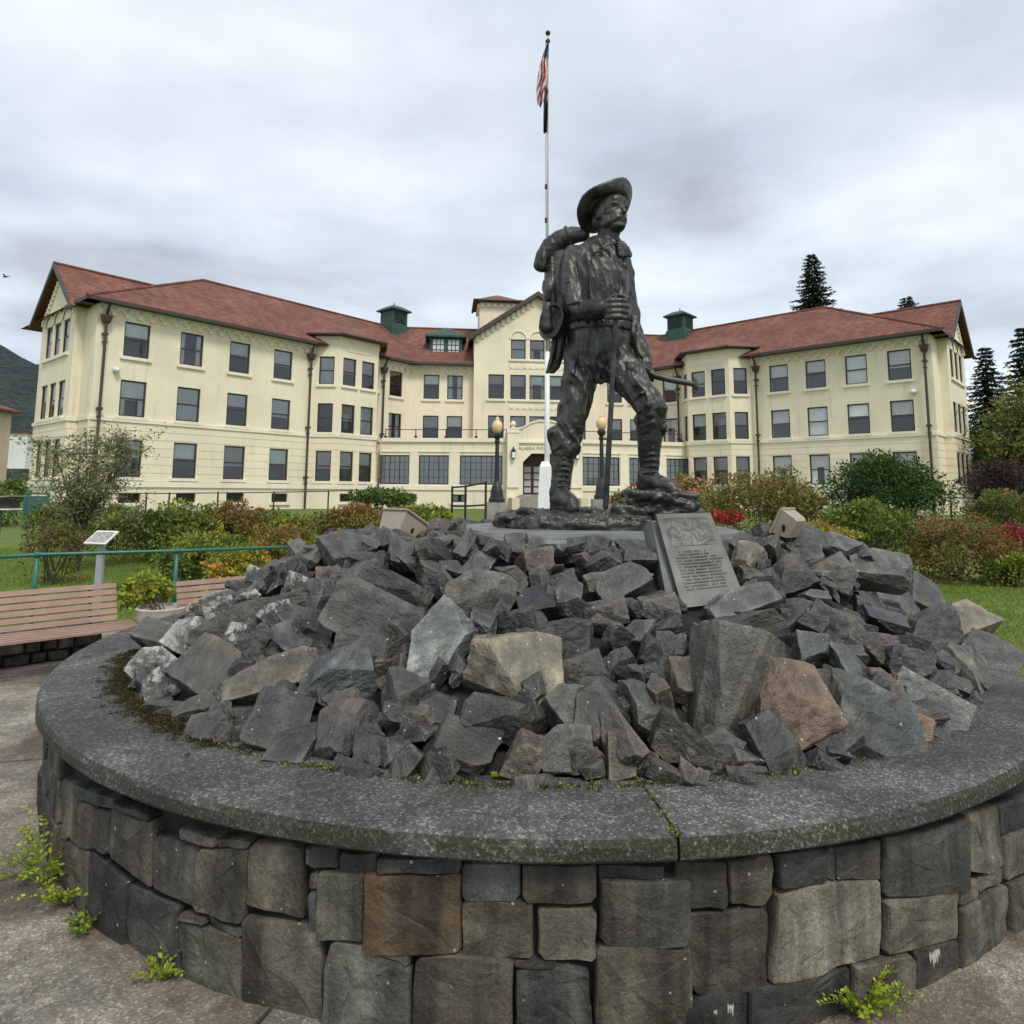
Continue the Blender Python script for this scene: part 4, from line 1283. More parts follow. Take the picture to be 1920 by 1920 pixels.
for (x, y, d, dx, dy) in ((1064, 445, 0.21, 3, -1), (1034, 463, 0.23, 4, 3)):
    B.tube([S(x - 2, y + dy * 0, d), S(x + 2, y - 1, d)], [23 * KS, 23 * KS], 18)
limb([(1020, 470, 0.10, 8), (1017, 485, 0.08, 9), (1019, 499, 0.08, 7)], 10)
remesh(B, 'bedroll', MAT['bronze'], statue, 0.008, 1, lambda p, n: 0.008 * mnoise.noise(p * 8) + 0.003 * mnoise.noise(p * 28))
B = MB()
ax = Vector((-0.80, -0.58, 0.10)).normalized()
B.lathe(S(1042, 606, 0.06), [(0.10, -0.055), (0.135, -0.03), (0.165, 0.045), (0.176, 0.055), (0.176, 0.066), (0.160, 0.064), (0.128, -0.004), (0.05, -0.01)], 30, ax)
remesh(B, 'gold_pan', MAT['bronze'], statue, 0.0075, 1, lambda p, n: 0.003 * mnoise.noise(p * 20))
B = MB()
sections([(1034, 1064, 630, 0.05, 0.16), (1032, 1062, 650, 0.05, 0.16), (1031, 1056, 672, 0.045, 0.15), (1030, 1050, 690, 0.035, 0.15), (1028, 1040, 700, 0.02, 0.15)], 14)
limb([(1040, 632, 0.10, 5), (1036, 665, 0.10, 5), (1026, 698, 0.10, 3.5)], 8)
remesh(B, 'shovel_blade', MAT['bronze'], statue, 0.0075, 1)

# ----- staff and the tool in the left hand
B = MB()
pts = [S(1154, 551, -0.425), S(1155.5, 590, -0.425), S(1152.5, 640, -0.42), S(1147, 740, -0.40), S(1141, 850, -0.36), S(1135.5, 950, -0.33)]
B.tube(pts, [3.2 * KS, 3.9 * KS, 4.1 * KS, 4.6 * KS, 5.0 * KS, 5.2 * KS], 12, True, True)
MBs = B.build('staff', MAT['bronze'], statue, smooth=True)
B = MB()
B.tube([S(1198, 672, -0.14), S(1212, 694, -0.19), S(1228, 705, -0.20), S(1262, 713, -0.22), S(1300, 720, -0.24)], [4.2 * KS, 5.6 * KS, 6.4 * KS, 6.0 * KS, 5.4 * KS], 12, True, True)
B.tube([S(1301, 706, -0.24), S(1303, 716, -0.24), S(1305, 726, -0.24)], [2.2 * KS, 5.5 * KS, 5.0 * KS], 10, True, True)
B.build('hammer', MAT['bronze'], statue, smooth=True)

# ----- rough cast ground under the boots
B = MB()
rings = []
for zz, k in ((-0.02, 1.0), (0.05, 1.0), (0.09, 0.97), (0.12, 0.90), (0.135, 0.7)):
    ring = []
    for i in range(40):
        t = 2 * math.pi * i / 40
        r = 1 + 0.06 * mnoise.noise(Vector((math.cos(t) * 2, math.sin(t) * 2, 1)))
        ring.append(Vector((0.80 + 0.94 * k * r * math.copysign(abs(math.cos(t)) ** 0.8, math.cos(t)), 6.12 + 0.58 * k * r * math.copysign(abs(math.sin(t)) ** 0.8, math.sin(t)), Z_SLAB + zz)))
    rings.append(ring)
B.loft(rings)
def crag(px, py, d, w, dp, h, i, rz_=0.0):
    c = S(px, py, d); me = ROCKS[i]
    M = Matrix.Rotation(rz_, 3, 'Y')
    B.add([c + M @ Vector((v.co.x * w * KS, v.co.y * dp, v.co.z * h * KS)) for v in me.vertices], [tuple(p.vertices) for p in me.polygons])


for q in ((1236, 946, -0.24, 120, 0.42, 40, 3, 0.05), (1200, 950, -0.22, 70, 0.36, 42, 7, -0.3), (1272, 954, -0.26, 76, 0.34, 34, 10, 0.15), (1228, 931, -0.22, 90, 0.30, 14, 13, 0.0), (1180, 964, -0.30, 64, 0.26, 26, 16, 0.2),
          (1105, 964, -0.28, 60, 0.26, 20, 19, -0.1), (1005, 966, -0.2, 80, 0.3, 18, 22, 0.1), (1150, 970, -0.36, 60, 0.24, 18, 25, 0.0), (1090, 962, -0.1, 70, 0.3, 20, 28, 0.1), (1255, 966, -0.40, 60, 0.22, 26, 31, -0.2), (960, 972, -0.15, 60, 0.3, 14, 4, 0)):
    crag(*q)
remesh(B, 'cast_ground', MAT['bronze'], statue, 0.010, 0, lambda p, n: 0.022 * (1 - 2 * abs(mnoise.noise(Vector((p.x * 5, p.y * 5, p.z * 14))))) + 0.012 * mnoise.noise(p * 22) + 0.006 * mnoise.noise(p * 50))

# ------------------------------------------------------------------ leaning plaque
yb = on_mound(1332, 1112).y + 0.02
c0, c1, c2, c3 = at(1230, 964, yb + 0.36), at(1332, 961, yb + 0.40), at(1391, 1106, yb + 0.04), at(1274, 1119, yb)
plaque = empty('bronze_plaque', (c3.x, c3.y, 1.0), 'weathered bronze tablet with a relief and rows of worn lettering, leaning on the rocks', 'plaque')
nrm = (c1 - c0).cross(c3 - c0).normalized()
if nrm.y > 0: nrm = -nrm
back = -nrm * 0.035
low = (c3 - c0) * 0.12
MB().prism([c0, c1, c2 + low, c3 + low], back).build('tablet', MAT['bronze_plaque'], plaque)
# its concrete backing, set off to the left
bx = [c0 + Vector((-0.015, 0.02, -0.02)), c1 + Vector((-0.02, 0.02, -0.02)), c2 + low * 1.2 + Vector((-0.03, 0, 0)), c3 + low * 1.2 + Vector((-0.07, -0.0, 0))]
MB().prism([p + back * 1.15 for p in bx], Vector((0.0, 0.30, -0.05))).build('backing', MAT['slab'], plaque)


def pq(u, v_, h=0.0):
    a = c0.lerp(c1, u); b2 = c3.lerp(c2, u)
    return a.lerp(b2, v_) + nrm * h


mb = MB()      # relief of hills and figures, worn past reading
pr = random.Random(5)
nu, nv = 46, 34
rv = []
for j in range(nv + 1):
    for i in range(nu + 1):
        u, v_ = 0.10 + 0.80 * i / nu, 0.06 + 0.36 * j / nv
        e_ = min(1, min(i, nu - i, j, nv - j) / 5)
        h_ = 0.5 + 0.7 * mnoise.noise(Vector((u * 7, v_ * 9, 2.0))) + 0.5 * mnoise.noise(Vector((u * 17, v_ * 21, 5.0)))
        rv.append(pq(u, v_, 0.0005 + 0.011 * e_ * max(0.0, h_)))
mb.add(rv, [(j * (nu + 1) + i, j * (nu + 1) + i + 1, (j + 1) * (nu + 1) + i + 1, (j + 1) * (nu + 1) + i) for j in range(nv) for i in range(nu)])
mb.build('relief', MAT['bronze_plaque'], plaque, smooth=True)
mb = MB()      # rows of worn letters
for row in range(13):
    v_ = 0.49 + row * 0.037
    u = 0.20 if row in (0, 1) else 0.13
    end = 0.72 if row in (0, 1) else pr.uniform(0.80, 0.88)
    while u < end:
        w = pr.uniform(0.012, 0.022)
        if pr.random() < 0.85:
            hgt = 0.010 if row > 1 else 0.012
            mb.loft([[pq(u, v_ - hgt), pq(u + w, v_ - hgt), pq(u + w, v_ + hgt), pq(u, v_ + hgt)], [pq(u + w * 0.2, v_ - hgt * 0.7, 0.0022), pq(u + w * 0.7, v_ - hgt * 0.8, 0.0022), pq(u + w * 0.8, v_ + hgt * 0.7, 0.0022), pq(u + w * 0.2, v_ + hgt * 0.7, 0.0022)]])
        u += w + 0.009
mb.build('lettering', MAT['bronze_plaque'], plaque)


# ------------------------------------------------------------------ two beige floodlight boxes
def floodlight(px, py, Y, rz, tilt, label, sx=0.30, sy=0.26, sz=0.20):
    c = at(px, py, Y)
    e = empty('floodlight', (c.x, c.y, c.z - 0.2), label, 'floodlight', 'floodlights on the rock heap')
    M = Matrix.Rotation(rz, 3, 'Z') @ Matrix.Rotation(tilt, 3, 'X')
    hw, hd, hh = sx / 2, sy / 2, sz / 2
    ring = lambda z, k: [c + M @ Vector((x * hw * k, y * hd * k, z)) for x, y in ((-1, -1), (1, -1), (1, 1), (-1, 1))]
    MB().loft([ring(-hh, 0.72), ring(-hh * 0.6, 0.86), ring(hh, 1.0)]).build('housing', MAT['beige'], e)
    mb = MB()
    for (x0, y0, x1, y1) in ((-1, -1, 1, -1), (1, -1, 1, 1), (1, 1, -1, 1), (-1, 1, -1, -1)):
        mb.tube([c + M @ Vector((x0 * hw * 1.03, y0 * hd * 1.03, hh)), c + M @ Vector((x1 * hw * 1.03, y1 * hd * 1.03, hh))], 0.011, 6)
    mb.build('rim', MAT['beige'], e)
    MB().box(c + M @ Vector((0, 0, hh + 0.004)), sx * 0.94, sy * 0.94, 0.006, M).build('lens', MAT['room'], e)
    mb = MB()
    mb.tube([c + M @ Vector((-hw * 1.02, 0, 0)), c + Vector((-0.02, 0.02, -0.22)), c + M @ Vector((hw * 1.02, 0, 0))], 0.012, 6)
    mb.tube([c + Vector((0, 0.02, -0.2)), c + Vector((0, 0.02, -0.5))], 0.016, 8)
    mb.build('bracket', MAT['iron'], e)


floodlight(752, 990, 5.5, math.radians(-38), math.radians(-28), 'beige floodlight box tilted on the rocks nearer the green-railed lawn', 0.28, 0.26, 0.20)
floodlight(1481, 984, 5.0, math.radians(40), math.radians(-62), 'beige floodlight box seen face-on among the rocks beside the plaque', 0.19, 0.19, 0.13)


# ------------------------------------------------------------------ the long cream building behind
ZB = 0.45                                   # foot of the walls
F_TOP = {1: 4.90, 2: 8.50, 3: 12.10}
F_H = {1: 2.25, 2: 2.20, 3: 2.15}
Z_EAVE, Z_RIDGE, Z_STRING = 13.0, 17.6, 6.10
bld = empty('residence', (2.3, 60, ZB), 'long cream stucco three-storey building with angled wings, red tile roof and central gable', 'building')


def frame_of(P, Q):
    P, Q = Vector((*P, 0)), Vector((*Q, 0))
    d = (Q - P).normalized()
    n = Vector((d.y, -d.x, 0))
    F = lambda s, z, o: P + d * s + n * o + Vector((0, 0, z))
    F.length = (Q - P).length
    return F


WIN_N = 0


def window(F, sc, ztop, w=1.42, h=2.15, style=None, mull=0, rows=0, sill=True, rec=0.16):
    """sash window: frame with meeting rail, two panes, sill, and what hangs behind the glass"""
    global WIN_N
    WIN_N += 1
    r_ = random.Random(WIN_N * 17)
    s0, s1, z0, z1 = sc - w / 2, sc + w / 2, ztop - h, ztop
    fb = 0.085
    mb = MB()
    d0, d1 = -rec, -rec + 0.075
    mb.mbox(F, s0, s0 + fb, z0, z1, d0, d1); mb.mbox(F, s1 - fb, s1, z0, z1, d0, d1)
    mb.mbox(F, s0 + fb, s1 - fb, z0, z0 + fb, d0, d1 - 0.002); mb.mbox(F, s0 + fb, s1 - fb, z1 - fb, z1, d0, d1 - 0.002)
    zm = (z0 + z1) / 2
    if not mull and h > 1.2:
        mb.mbox(F, s0 + fb, s1 - fb, zm - 0.04, zm + 0.04, d0 + 0.002, d1 - 0.004)
    for i in range(mull):
        x = s0 + (s1 - s0) * (i + 1) / (mull + 1)
        wd = 0.055 if mull > 3 and (i + 1) % 2 == 0 else 0.022
        mb.mbox(F, x - wd / 2 - (0.01 if mull < 3 else 0), x + wd / 2 + (0.01 if mull < 3 else 0), z0 + fb, z1 - fb, d0 + 0.004, d1 - 0.012)
    for i in range(rows):
        z = z0 + (z1 - z0) * (i + 1) / (rows + 1)
        mb.mbox(F, s0 + fb, s1 - fb, z - 0.013, z + 0.013, d0 + 0.006, d1 - 0.016)
    fr = mb.build('window', MAT['frame'], bld)
    halves = [(zm + 0.02, z1 - fb / 2), (z0 + fb / 2, zm - 0.02)] if (not mull and h > 1.2) else [(z0 + fb / 2, z1 - fb / 2)]
    for i, (a, b_) in enumerate(halves):
        dd = d0 + 0.03 + 0.014 * i
        MB().poly([F(s0 + fb / 2, a, dd), F(s1 - fb / 2, a, dd), F(s1 - fb / 2, b_, dd), F(s0 + fb / 2, b_, dd)]).build('pane', MAT['glass'], fr, fixn=False)
    # room behind
    MB().mbox(F, s0 + 0.02, s1 - 0.02, z0 + 0.02, z1 - 0.02, -rec - 0.5, -rec - 0.35).build('interior', MAT['room'], fr)
    if style is None:
        style = r_.choice(['grey_half', 'mauve_half', 'grey_full', 'pale_half', 'curtain', 'grey_half', 'none', 'mauve_half', 'pale_half'])
    bd = -rec - 0.04
    if style.endswith('half') or style.endswith('full'):
        zb = zm + r_.uniform(-0.25, 0.25) * h * 0.5 if style.endswith('half') else z0 + 0.06
        mt = MAT['blind_' + style.split('_')[0]]
        MB().mbox(F, s0 + 0.06, s1 - 0.06, zb, z1 - 0.03, bd - 0.01, bd).build('blind', mt, fr)
    if style in ('curtain',) or r_.random() < 0.22:
        mb = MB()
        cw = w * r_.uniform(0.18, 0.36)
        for side in (0, 1):
            k = 7
            pts = []
            for i in range(k + 1):
                x = (s0 + 0.05 + cw * i / k) if side == 0 else (s1 - 0.05 - cw * i / k)
                pts.append((x, bd - 0.06 + 0.03 * (i % 2)))
            for i in range(k):
                mb.poly([F(pts[i][0], z0 + 0.05, pts[i][1]), F(pts[i + 1][0], z0 + 0.05, pts[i + 1][1]), F(pts[i + 1][0], z1 - 0.05, pts[i + 1][1]), F(pts[i][0], z1 - 0.05, pts[i][1])])
        mb.build('curtain', MAT['curtain'], fr, fixn=False)
    if sill:
        MB().mbox(F, s0 - 0.16, s1 + 0.16, z0 - 0.20, z0 - 0.003, -rec, 0.13).build('sill', MAT['plaster_trim'], fr)
    return (s0, s1, z0, z1)


def wall(F, L, z0, z1, holes, mat, name='wall', rec=0.16, gable=None, s_from=0.0):
    """front skin with true openings and their reveals"""
    xs = sorted({s_from, L} | {v for h in holes for v in h[:2]})
    zs = sorted({z0, z1} | {v for h in holes for v in h[2:] if z0 < v < z1})
    mb = MB()
    for i in range(len(xs) - 1):
        for j in range(len(zs) - 1):
            cx, cz = (xs[i] + xs[i + 1]) / 2, (zs[j] + zs[j + 1]) / 2
            if any(h[0] < cx < h[1] and h[2] < cz < h[3] for h in holes): continue
            mb.poly([F(xs[i], zs[j], 0), F(xs[i + 1], zs[j], 0), F(xs[i + 1], zs[j + 1], 0), F(xs[i], zs[j + 1], 0)])
    for (a, b_, c, d) in holes:
        for q in (((a, c), (b_, c)), ((b_, c), (b_, d)), ((b_, d), (a, d)), ((a, d), (a, c))):
            (x0, y0), (x1, y1) = q
            mb.poly([F(x0, y0, 0), F(x1, y1, 0), F(x1, y1, -rec - 0.52), F(x0, y0, -rec - 0.52)])
    if gable:
        mb.poly([F(s_from, z1, 0), F(L, z1, 0), F((s_from + L) / 2, gable, 0)])
    return mb.build(name, mat, bld, fixn=False)


def courses(F, L, holes, z0=2.42, z1=5.98, step=0.51, s_from=0.0, proud=0.028):
    """rusticated bands of the ground floor"""
    mb = MB()
    z = z0
    while z < z1 - 0.1:
        zt = min(z + step - 0.05, z1)
        cuts = sorted([(h[0] - 0.06, h[1] + 0.06) for h in holes if h[2] - 0.2 < zt and h[3] > z])
        x = s_from + 0.005
        for a, b_ in cuts + [(L - 0.005, None)]:
            if a - x > 0.08: mb.mbox(F, x, a, z, zt, -0.01, proud)
            if b_ is not None: x = max(x, b_)
        z += step
    mb.build('rusticated_band', MAT['plaster'], bld)


def bands(F, a, b_, e0=0.0, e1=0.0):
    MB().mbox(F, a - e0, b_ + e1, Z_STRING - 0.16, Z_STRING + 0.06, -0.02, 0.11).build('string_course', MAT['plaster_trim'], bld)
    MB().mbox(F, a - e0, b_ + e1, 2.06, 2.40, -0.02, 0.10).build('water_table', MAT['plaster_trim'], bld)
    MB().mbox(F, a - e0, b_ + e1, ZB - 0.6, 2.06, -0.02, 0.05).build('base_course', MAT['plaster_base'], bld) if False else None


def corbels(F, a, b_, ztop, unit=0.74, hgt=0.66, proud=0.20):
    """arched corbel table under the eaves"""
    mb = MB()
    n = max(1, round((b_ - a) / unit)); u = (b_ - a) / n
    mb.mbox(F, a, b_, ztop - 0.16, ztop, 0.0, proud)
    for i in range(n):
        x0 = a + i * u
        pr = []
        for k in range(7):
            t = math.pi * k / 6
            pr.append((x0 + u / 2 - (u * 0.36) * math.cos(t), ztop - hgt + 0.02 + 0.34 * math.sin(t)))
        front = [(x0, ztop - 0.16), (x0, ztop - hgt)] + [(x0 + u * 0.14, ztop - hgt)] + pr + [(x0 + u * 0.86, ztop - hgt), (x0 + u, ztop - hgt), (x0 + u, ztop - 0.16)]
        nn = len(front)
        vs = [F(s, z, proud) for s, z in front] + [F(s, z, 0) for s, z in front]
        # strips: between the straight top edge and the scalloped lower edge
        top = [(x0 + u * (k / 6), ztop - 0.16) for k in range(7)]
        for k in range(6):
            mb.poly([F(*pr[k], proud), F(*pr[k + 1], proud), F(*top[k + 1], proud), F(*top[k], proud)])
            mb.poly([F(*pr[k], proud), F(*pr[k + 1], proud), F(*pr[k + 1], 0), F(*pr[k], 0)])
        for sgn, xa, xb, pk in ((0, x0, x0 + u * 0.14, pr[0]), (1, x0 + u * 0.86, x0 + u, pr[6])):
            mb.poly([F(xa, ztop - hgt, proud), F(xb, ztop - hgt, proud), F(xb, ztop - 0.16, proud), F(xa, ztop - 0.16, proud)])
            mb.poly([F(xa, ztop - hgt, proud), F(xb, ztop - hgt, proud), F(xb, ztop - hgt, 0), F(xa, ztop - hgt, 0)])
            mb.poly([F(xa, ztop - hgt, proud), F(xa, ztop - 0.16, proud), F(xa, ztop - 0.16, 0), F(xa, ztop - hgt, 0)])
    mb.build('corbel_table', MAT['plaster_trim'], bld, fixn=False)


def downpipe(F, s, ztop=12.8, zlow=ZB - 0.2):
    mb = MB()
    mb.tube([F(s, ztop, 0.62), F(s, ztop - 0.55, 0.26), F(s, zlow, 0.20)], 0.085, 8)
    mb.build('downpipe', MAT['pipe'], bld)
    mb = MB()
    a, b_ = 0.22, 0.13
    rings = []
    for (hw, z) in ((0.10, ztop - 1.15), (0.20, ztop - 1.0), (0.26, ztop - 0.72), (0.27, ztop - 0.62)):
        rings.append([F(s - hw, z, 0.06), F(s + hw, z, 0.06), F(s + hw, z, 0.2 + hw), F(s - hw, z, 0.2 + hw)])
    mb.loft(rings)
    for z in (ztop - 1.75, 6.6, 2.9):
        mb.mbox(F, s - 0.15, s + 0.15, z - 0.07, z + 0.07, 0.05, 0.33)
        mb.mbox(F, s - 0.11, s + 0.11, z - 0.5, z - 0.42, 0.05, 0.31)
    mb.build('rain_head', MAT['pipe'], bld)


def eave_board(P0, P1, drop=0.20, th=0.16):
    P0, P1 = Vector(P0), Vector(P1)
    d = (P1 - P0)
    n = Vector((d.y, -d.x, 0)).normalized()
    mb = MB()
    mb.add([P0, P1, P1 + Vector((0, 0, -drop)), P0 + Vector((0, 0, -drop)), P0 - n * th, P1 - n * th, P1 - n * th + Vector((0, 0, -drop)), P0 - n * th + Vector((0, 0, -drop))],
           [(0, 1, 2, 3), (4, 7, 6, 5), (0, 4, 5, 1), (3, 2, 6, 7), (0, 3, 7, 4), (1, 5, 6, 2)])
    return mb.build('gutter', MAT['fascia'], bld)


def wing(P_out, P_in, n_win, bay0, ang_win, flip):
    """P_out: outer front corner, P_in: corner with the centre; s counts from the outer corner"""
    po, pi = Vector((*P_out, 0)), Vector((*P_in, 0))
    sd_ = (pi - po).normalized(); Lw = (pi - po).length
    n = Vector((sd_.y, -sd_.x, 0))
    if n.y > 0: n = -n
    F = lambda s, z, o: po + sd_ * s + n * o + Vector((0, 0, z))
    bay1 = bay0 + 6.2
    holes_a, holes_c = [], []
    styles = {}
    for i, s in enumerate(n_win):
        for fl in (1, 2, 3):
            holes_a.append(window(F, s, F_TOP[fl], 1.48, F_H[fl], style=None))
        holes_a.append(window(F, s + 0.2, 1.72, 1.25, 0.62, 'none', sill=True))
    for fl in (2, 3):
        holes_c.append(window(F, ang_win, F_TOP[fl], 1.38, F_H[fl]))
    wall(F, bay0, ZB - 0.6, Z_EAVE, holes_a, MAT['plaster'])
    wall(F, Lw, ZB - 0.6, Z_EAVE, holes_c, MAT['plaster'], s_from=bay1)
    courses(F, bay0, holes_a)
    bands(F, 0, bay0)
    bands(F, bay1, Lw)
    corbels(F, 0.1, bay0 - 0.05, Z_EAVE - 0.08)
    corbels(F, bay1 + 0.2, Lw, Z_EAVE - 0.08)
    downpipe(F, 0.42); downpipe(F, bay0 - 0.45); downpipe(F, bay1 + 0.35, zlow=6.2)
    # bay
    o1 = 1.42
    pl = [(bay0, 0.0), (bay0 + 1.25, o1), (bay1 - 1.25, o1), (bay1, 0.0)]
    zt = 13.75
    for i in range(3):
        A, Bp = F(pl[i][0], 0, pl[i][1]), F(pl[i + 1][0], 0, pl[i + 1][1])
        if not flip: Fb = frame_of(A.xy, Bp.xy)
        else: Fb = frame_of(Bp.xy, A.xy)
        Lb = Fb.length
        pos = [Lb / 2] if i != 1 else [Lb * 0.26, Lb * 0.74]
        hs = []
        for p in pos:
            for fl in (1, 2, 3):
                hs.append(window(Fb, p, F_TOP[fl], 1.15 if i != 1 else 1.22, F_H[fl]))
            if i == 1: hs.append(window(Fb, p, 1.72, 1.0, 0.6, 'none'))
        wall(Fb, Lb, ZB - 0.6, zt, hs, MAT['plaster'])
        courses(Fb, Lb, hs)
        bands(Fb, 0, Lb, 0.04, 0.04)
        MB().mbox(Fb, -0.03, Lb + 0.03, zt - 0.30, zt - 0.10, 0, 0.07).build('cornice', MAT['plaster_trim'], bld)
        if i == 1:
            MB().mbox(Fb, Lb * 0.2, Lb * 0.8, 12.62, 13.05, 0, 0.035).build('frieze_panel', MAT['plaster_trim'], bld)
    # bay roof
    ov = 0.62
    ev = [(bay0 - 0.65, -0.9), (bay0 - 0.62, 0.05), (bay0 + 1.0, o1 + ov), (bay1 - 1.0, o1 + ov), (bay1 + 0.62, 0.05), (bay1 + 0.65, -0.9)]
    mid = (bay0 + bay1) / 2
    ap = [(mid - 0.7, -0.6, 15.15), (mid + 0.7, -0.6, 15.15), (mid + 0.7, -3.6, 15.35), (mid - 0.7, -3.6, 15.35)]
    mb = MB()
    E = [F(s, zt + 0.06, o) for s, o in ev]; Ap = [F(s, z, o) for s, o, z in ap]
    mb.add(E + Ap, [(1, 2, 6), (2, 3, 7, 6), (3, 4, 7), (0, 1, 6, 9), (4, 5, 8, 7), (6, 7, 8, 9)])
    mb.add([p - Vector((0, 0, 0.10)) for p in E], [(0, 1, 2, 3, 4, 5)])
    mb.build('bay_roof', MAT['roof'], bld, fixn=False)
    for i in range(len(E) - 1):
        mb = MB(); mb.tube([E[i] - Vector((0, 0, 0.06)), E[i + 1] - Vector((0, 0, 0.06))], 0.10, 8); mb.build('gutter', MAT['fascia'], bld)
    # main roof, hipped at the outer end
    ov = 0.85
    hip = 8.6
    e0 = F(-ov, Z_EAVE, ov); e1 = F(Lw + 4, Z_EAVE, ov); r0 = F(hip, Z_RIDGE, -5.6); r1 = F(Lw + 9, Z_RIDGE, -5.6); b0 = F(-ov, Z_EAVE, -12.05); b1 = F(Lw + 9, Z_EAVE, -12.05)
    # the front slope stops at the inner corner, running into the centre roof
    mb = MB()
    mb.add([e0, F(Lw + 1.0, Z_EAVE, ov), r1, r0], [(0, 1, 2, 3)])
    mb.add([e0, r0, b0], [(0, 1, 2)])
    mb.add([b0, b1, r1, r0], [(0, 1, 2, 3)])
    mb.build('roof', MAT['roof'], bld, fixn=False)
    MB().add([F(-ov, Z_EAVE - 0.12, ov), F(Lw + 1, Z_EAVE - 0.12, ov), F(Lw + 1, Z_EAVE - 0.12, -0.3), F(-ov, Z_EAVE - 0.12, -0.3)], [(0, 1, 2, 3)]).build('soffit', MAT['fascia'], bld, fixn=False)
    eave_board(F(-ov, Z_EAVE + 0.06, ov), F(bay0 - 0.3, Z_EAVE + 0.06, ov)); eave_board(F(bay1 + 0.3, Z_EAVE + 0.06, ov), F(Lw - 0.3, Z_EAVE + 0.06, ov))
    mb = MB()
    mb.add([F(-ov, Z_EAVE + 0.06, ov), F(-ov, Z_EAVE + 0.06, -3.0), F(-ov, Z_EAVE - 0.16, -3.0), F(-ov, Z_EAVE - 0.16, ov)], [(0, 1, 2, 3)])
    mb.add([F(-ov, Z_EAVE - 0.12, ov), F(0, Z_EAVE - 0.12, ov), F(0, Z_EAVE - 0.12, -3.0), F(-ov, Z_EAVE - 0.12, -3.0)], [(0, 1, 2, 3)])
    mb.build('gutter', MAT['fascia'], bld, fixn=False)
    mb = MB(); mb.tube([r0, r1], 0.13, 8); mb.tube([e0, r0], 0.11, 8); mb.build('ridge_tiles', MAT['roof'], bld)
    # outer end: short return, then a gabled block standing a little forward of it
    ret = frame_of(F(0, 0, -2.3).xy, F(0, 0, 0).xy) if not flip else frame_of(F(0, 0, 0).xy, F(0, 0, -2.3).xy)
    wall(ret, 2.3, ZB - 0.6, Z_EAVE, [], MAT['plaster'])
    bands(ret, 0, 2.3, 0, 0.0)
    courses(ret, 2.3, [])
    gx = -0.55
    g0, g1 = -1.9, -8.2
    GF = frame_of(F(gx, 0, g1).xy, F(gx, 0, g0).xy) if not flip else frame_of(F(gx, 0, g0).xy, F(gx, 0, g1).xy)
    Lg = GF.length
    hs = []
    for p in (0.24, 0.5, 0.76):
        for fl in (1, 2, 3):
            hs.append(window(GF, Lg * p, F_TOP[fl] + (0.25 if fl == 3 else 0), 1.25, F_H[fl]))
    zg = 13.0; za = 16.0
    wall(GF, Lg, ZB - 0.6, zg, hs, MAT['plaster'], gable=za)
    courses(GF, Lg, hs); bands(GF, 0, Lg, 0.05, 0.05)
    mb = MB()
    for p in (0.24, 0.5, 0.76):      # blind arches over the top windows
        c = Lg * p
        for k in range(8):
            t0, t1 = math.pi * k / 8, math.pi * (k + 1) / 8
            mb.add([GF(c - 0.82 * math.cos(t), F_TOP[3] + 0.3 + r * math.sin(t) - 0, o) if r else None for t in (t0, t1) for r, o in ((0.82, 0.0), (0.82, 0.07))] + [GF(c - 0.62 * math.cos(t), F_TOP[3] + 0.3 + 0.62 * math.sin(t), 0.07) for t in (t0, t1)], [(0, 1, 3, 2), (1, 4, 5, 3)])
        mb.build('window_arch', MAT['plaster_trim'], bld, fixn=False); mb = MB()
    sw = F(gx, 0, g0); si = F(0.0, 0, g0)
    SF = frame_of(sw.xy, si.xy) if not flip else frame_of(si.xy, sw.xy)
    wall(SF, SF.length, ZB - 0.6, zg, [], MAT['plaster']); bands(SF, 0, SF.length, 0.05, 0); courses(SF, SF.length, [])
    gm = (g0 + g1) / 2
    mb = MB()
    so = gx - 0.55
    mb.add([F(so, zg - 0.25, g0 + 0.75), F(7.5, zg - 0.25, g0 + 0.75), F(7.5, za + 0.15, gm), F(so, za + 0.15, gm), F(so, zg - 0.25, g1 - 0.75), F(7.5, zg - 0.25, g1 - 0.75)], [(0, 1, 2, 3), (3, 2, 5, 4)])
    mb.build('end_roof', MAT['roof'], bld, fixn=False)
    mb = MB()
    for (a, b_) in ((g0 + 0.8, gm), (g1 - 0.8, gm)):
        za0, za1 = zg - 0.28, za + 0.17
        q = [F(so - 0.02, za0 - 0.02, a), F(so - 0.02, za1 + 0.02, b_), F(so - 0.02, za1 - 0.34, b_), F(so - 0.02, za0 - 0.30, a)]
        mb.prism(q, sd_ * 0.14)
    mb.build('bargeboard', MAT['fascia'], bld)
    mb = MB(); mb.tube([F(so, za + 0.15, gm), F(7.5, za + 0.15, gm)], 0.12, 8); mb.build('ridge_tiles', MAT['roof'], bld)
    # stepped corbels along the gable
    mb = MB()
    for sgn in (0, 1):
        mb = MB()
        for k in range(1, 11):
            t = k / 12
            sx = Lg / 2 * t if sgn == 0 else Lg - Lg / 2 * t
            z = zg + (za - zg) * t - 0.25
            mb.mbox(GF, sx - 0.13, sx + 0.13, z - 0.45, z - 0.1, 0, 0.12)
        mb.build('corbel_table', MAT['plaster_trim'], bld)
    # back walls close the block
    MB().add([F(gx, ZB, g1), F(gx, zg, g1), F(Lw, zg, -11.2), F(Lw, ZB, -11.2)], [(0, 1, 2, 3)]).build('wall', MAT['plaster'], bld, fixn=False)
    return F, Lw


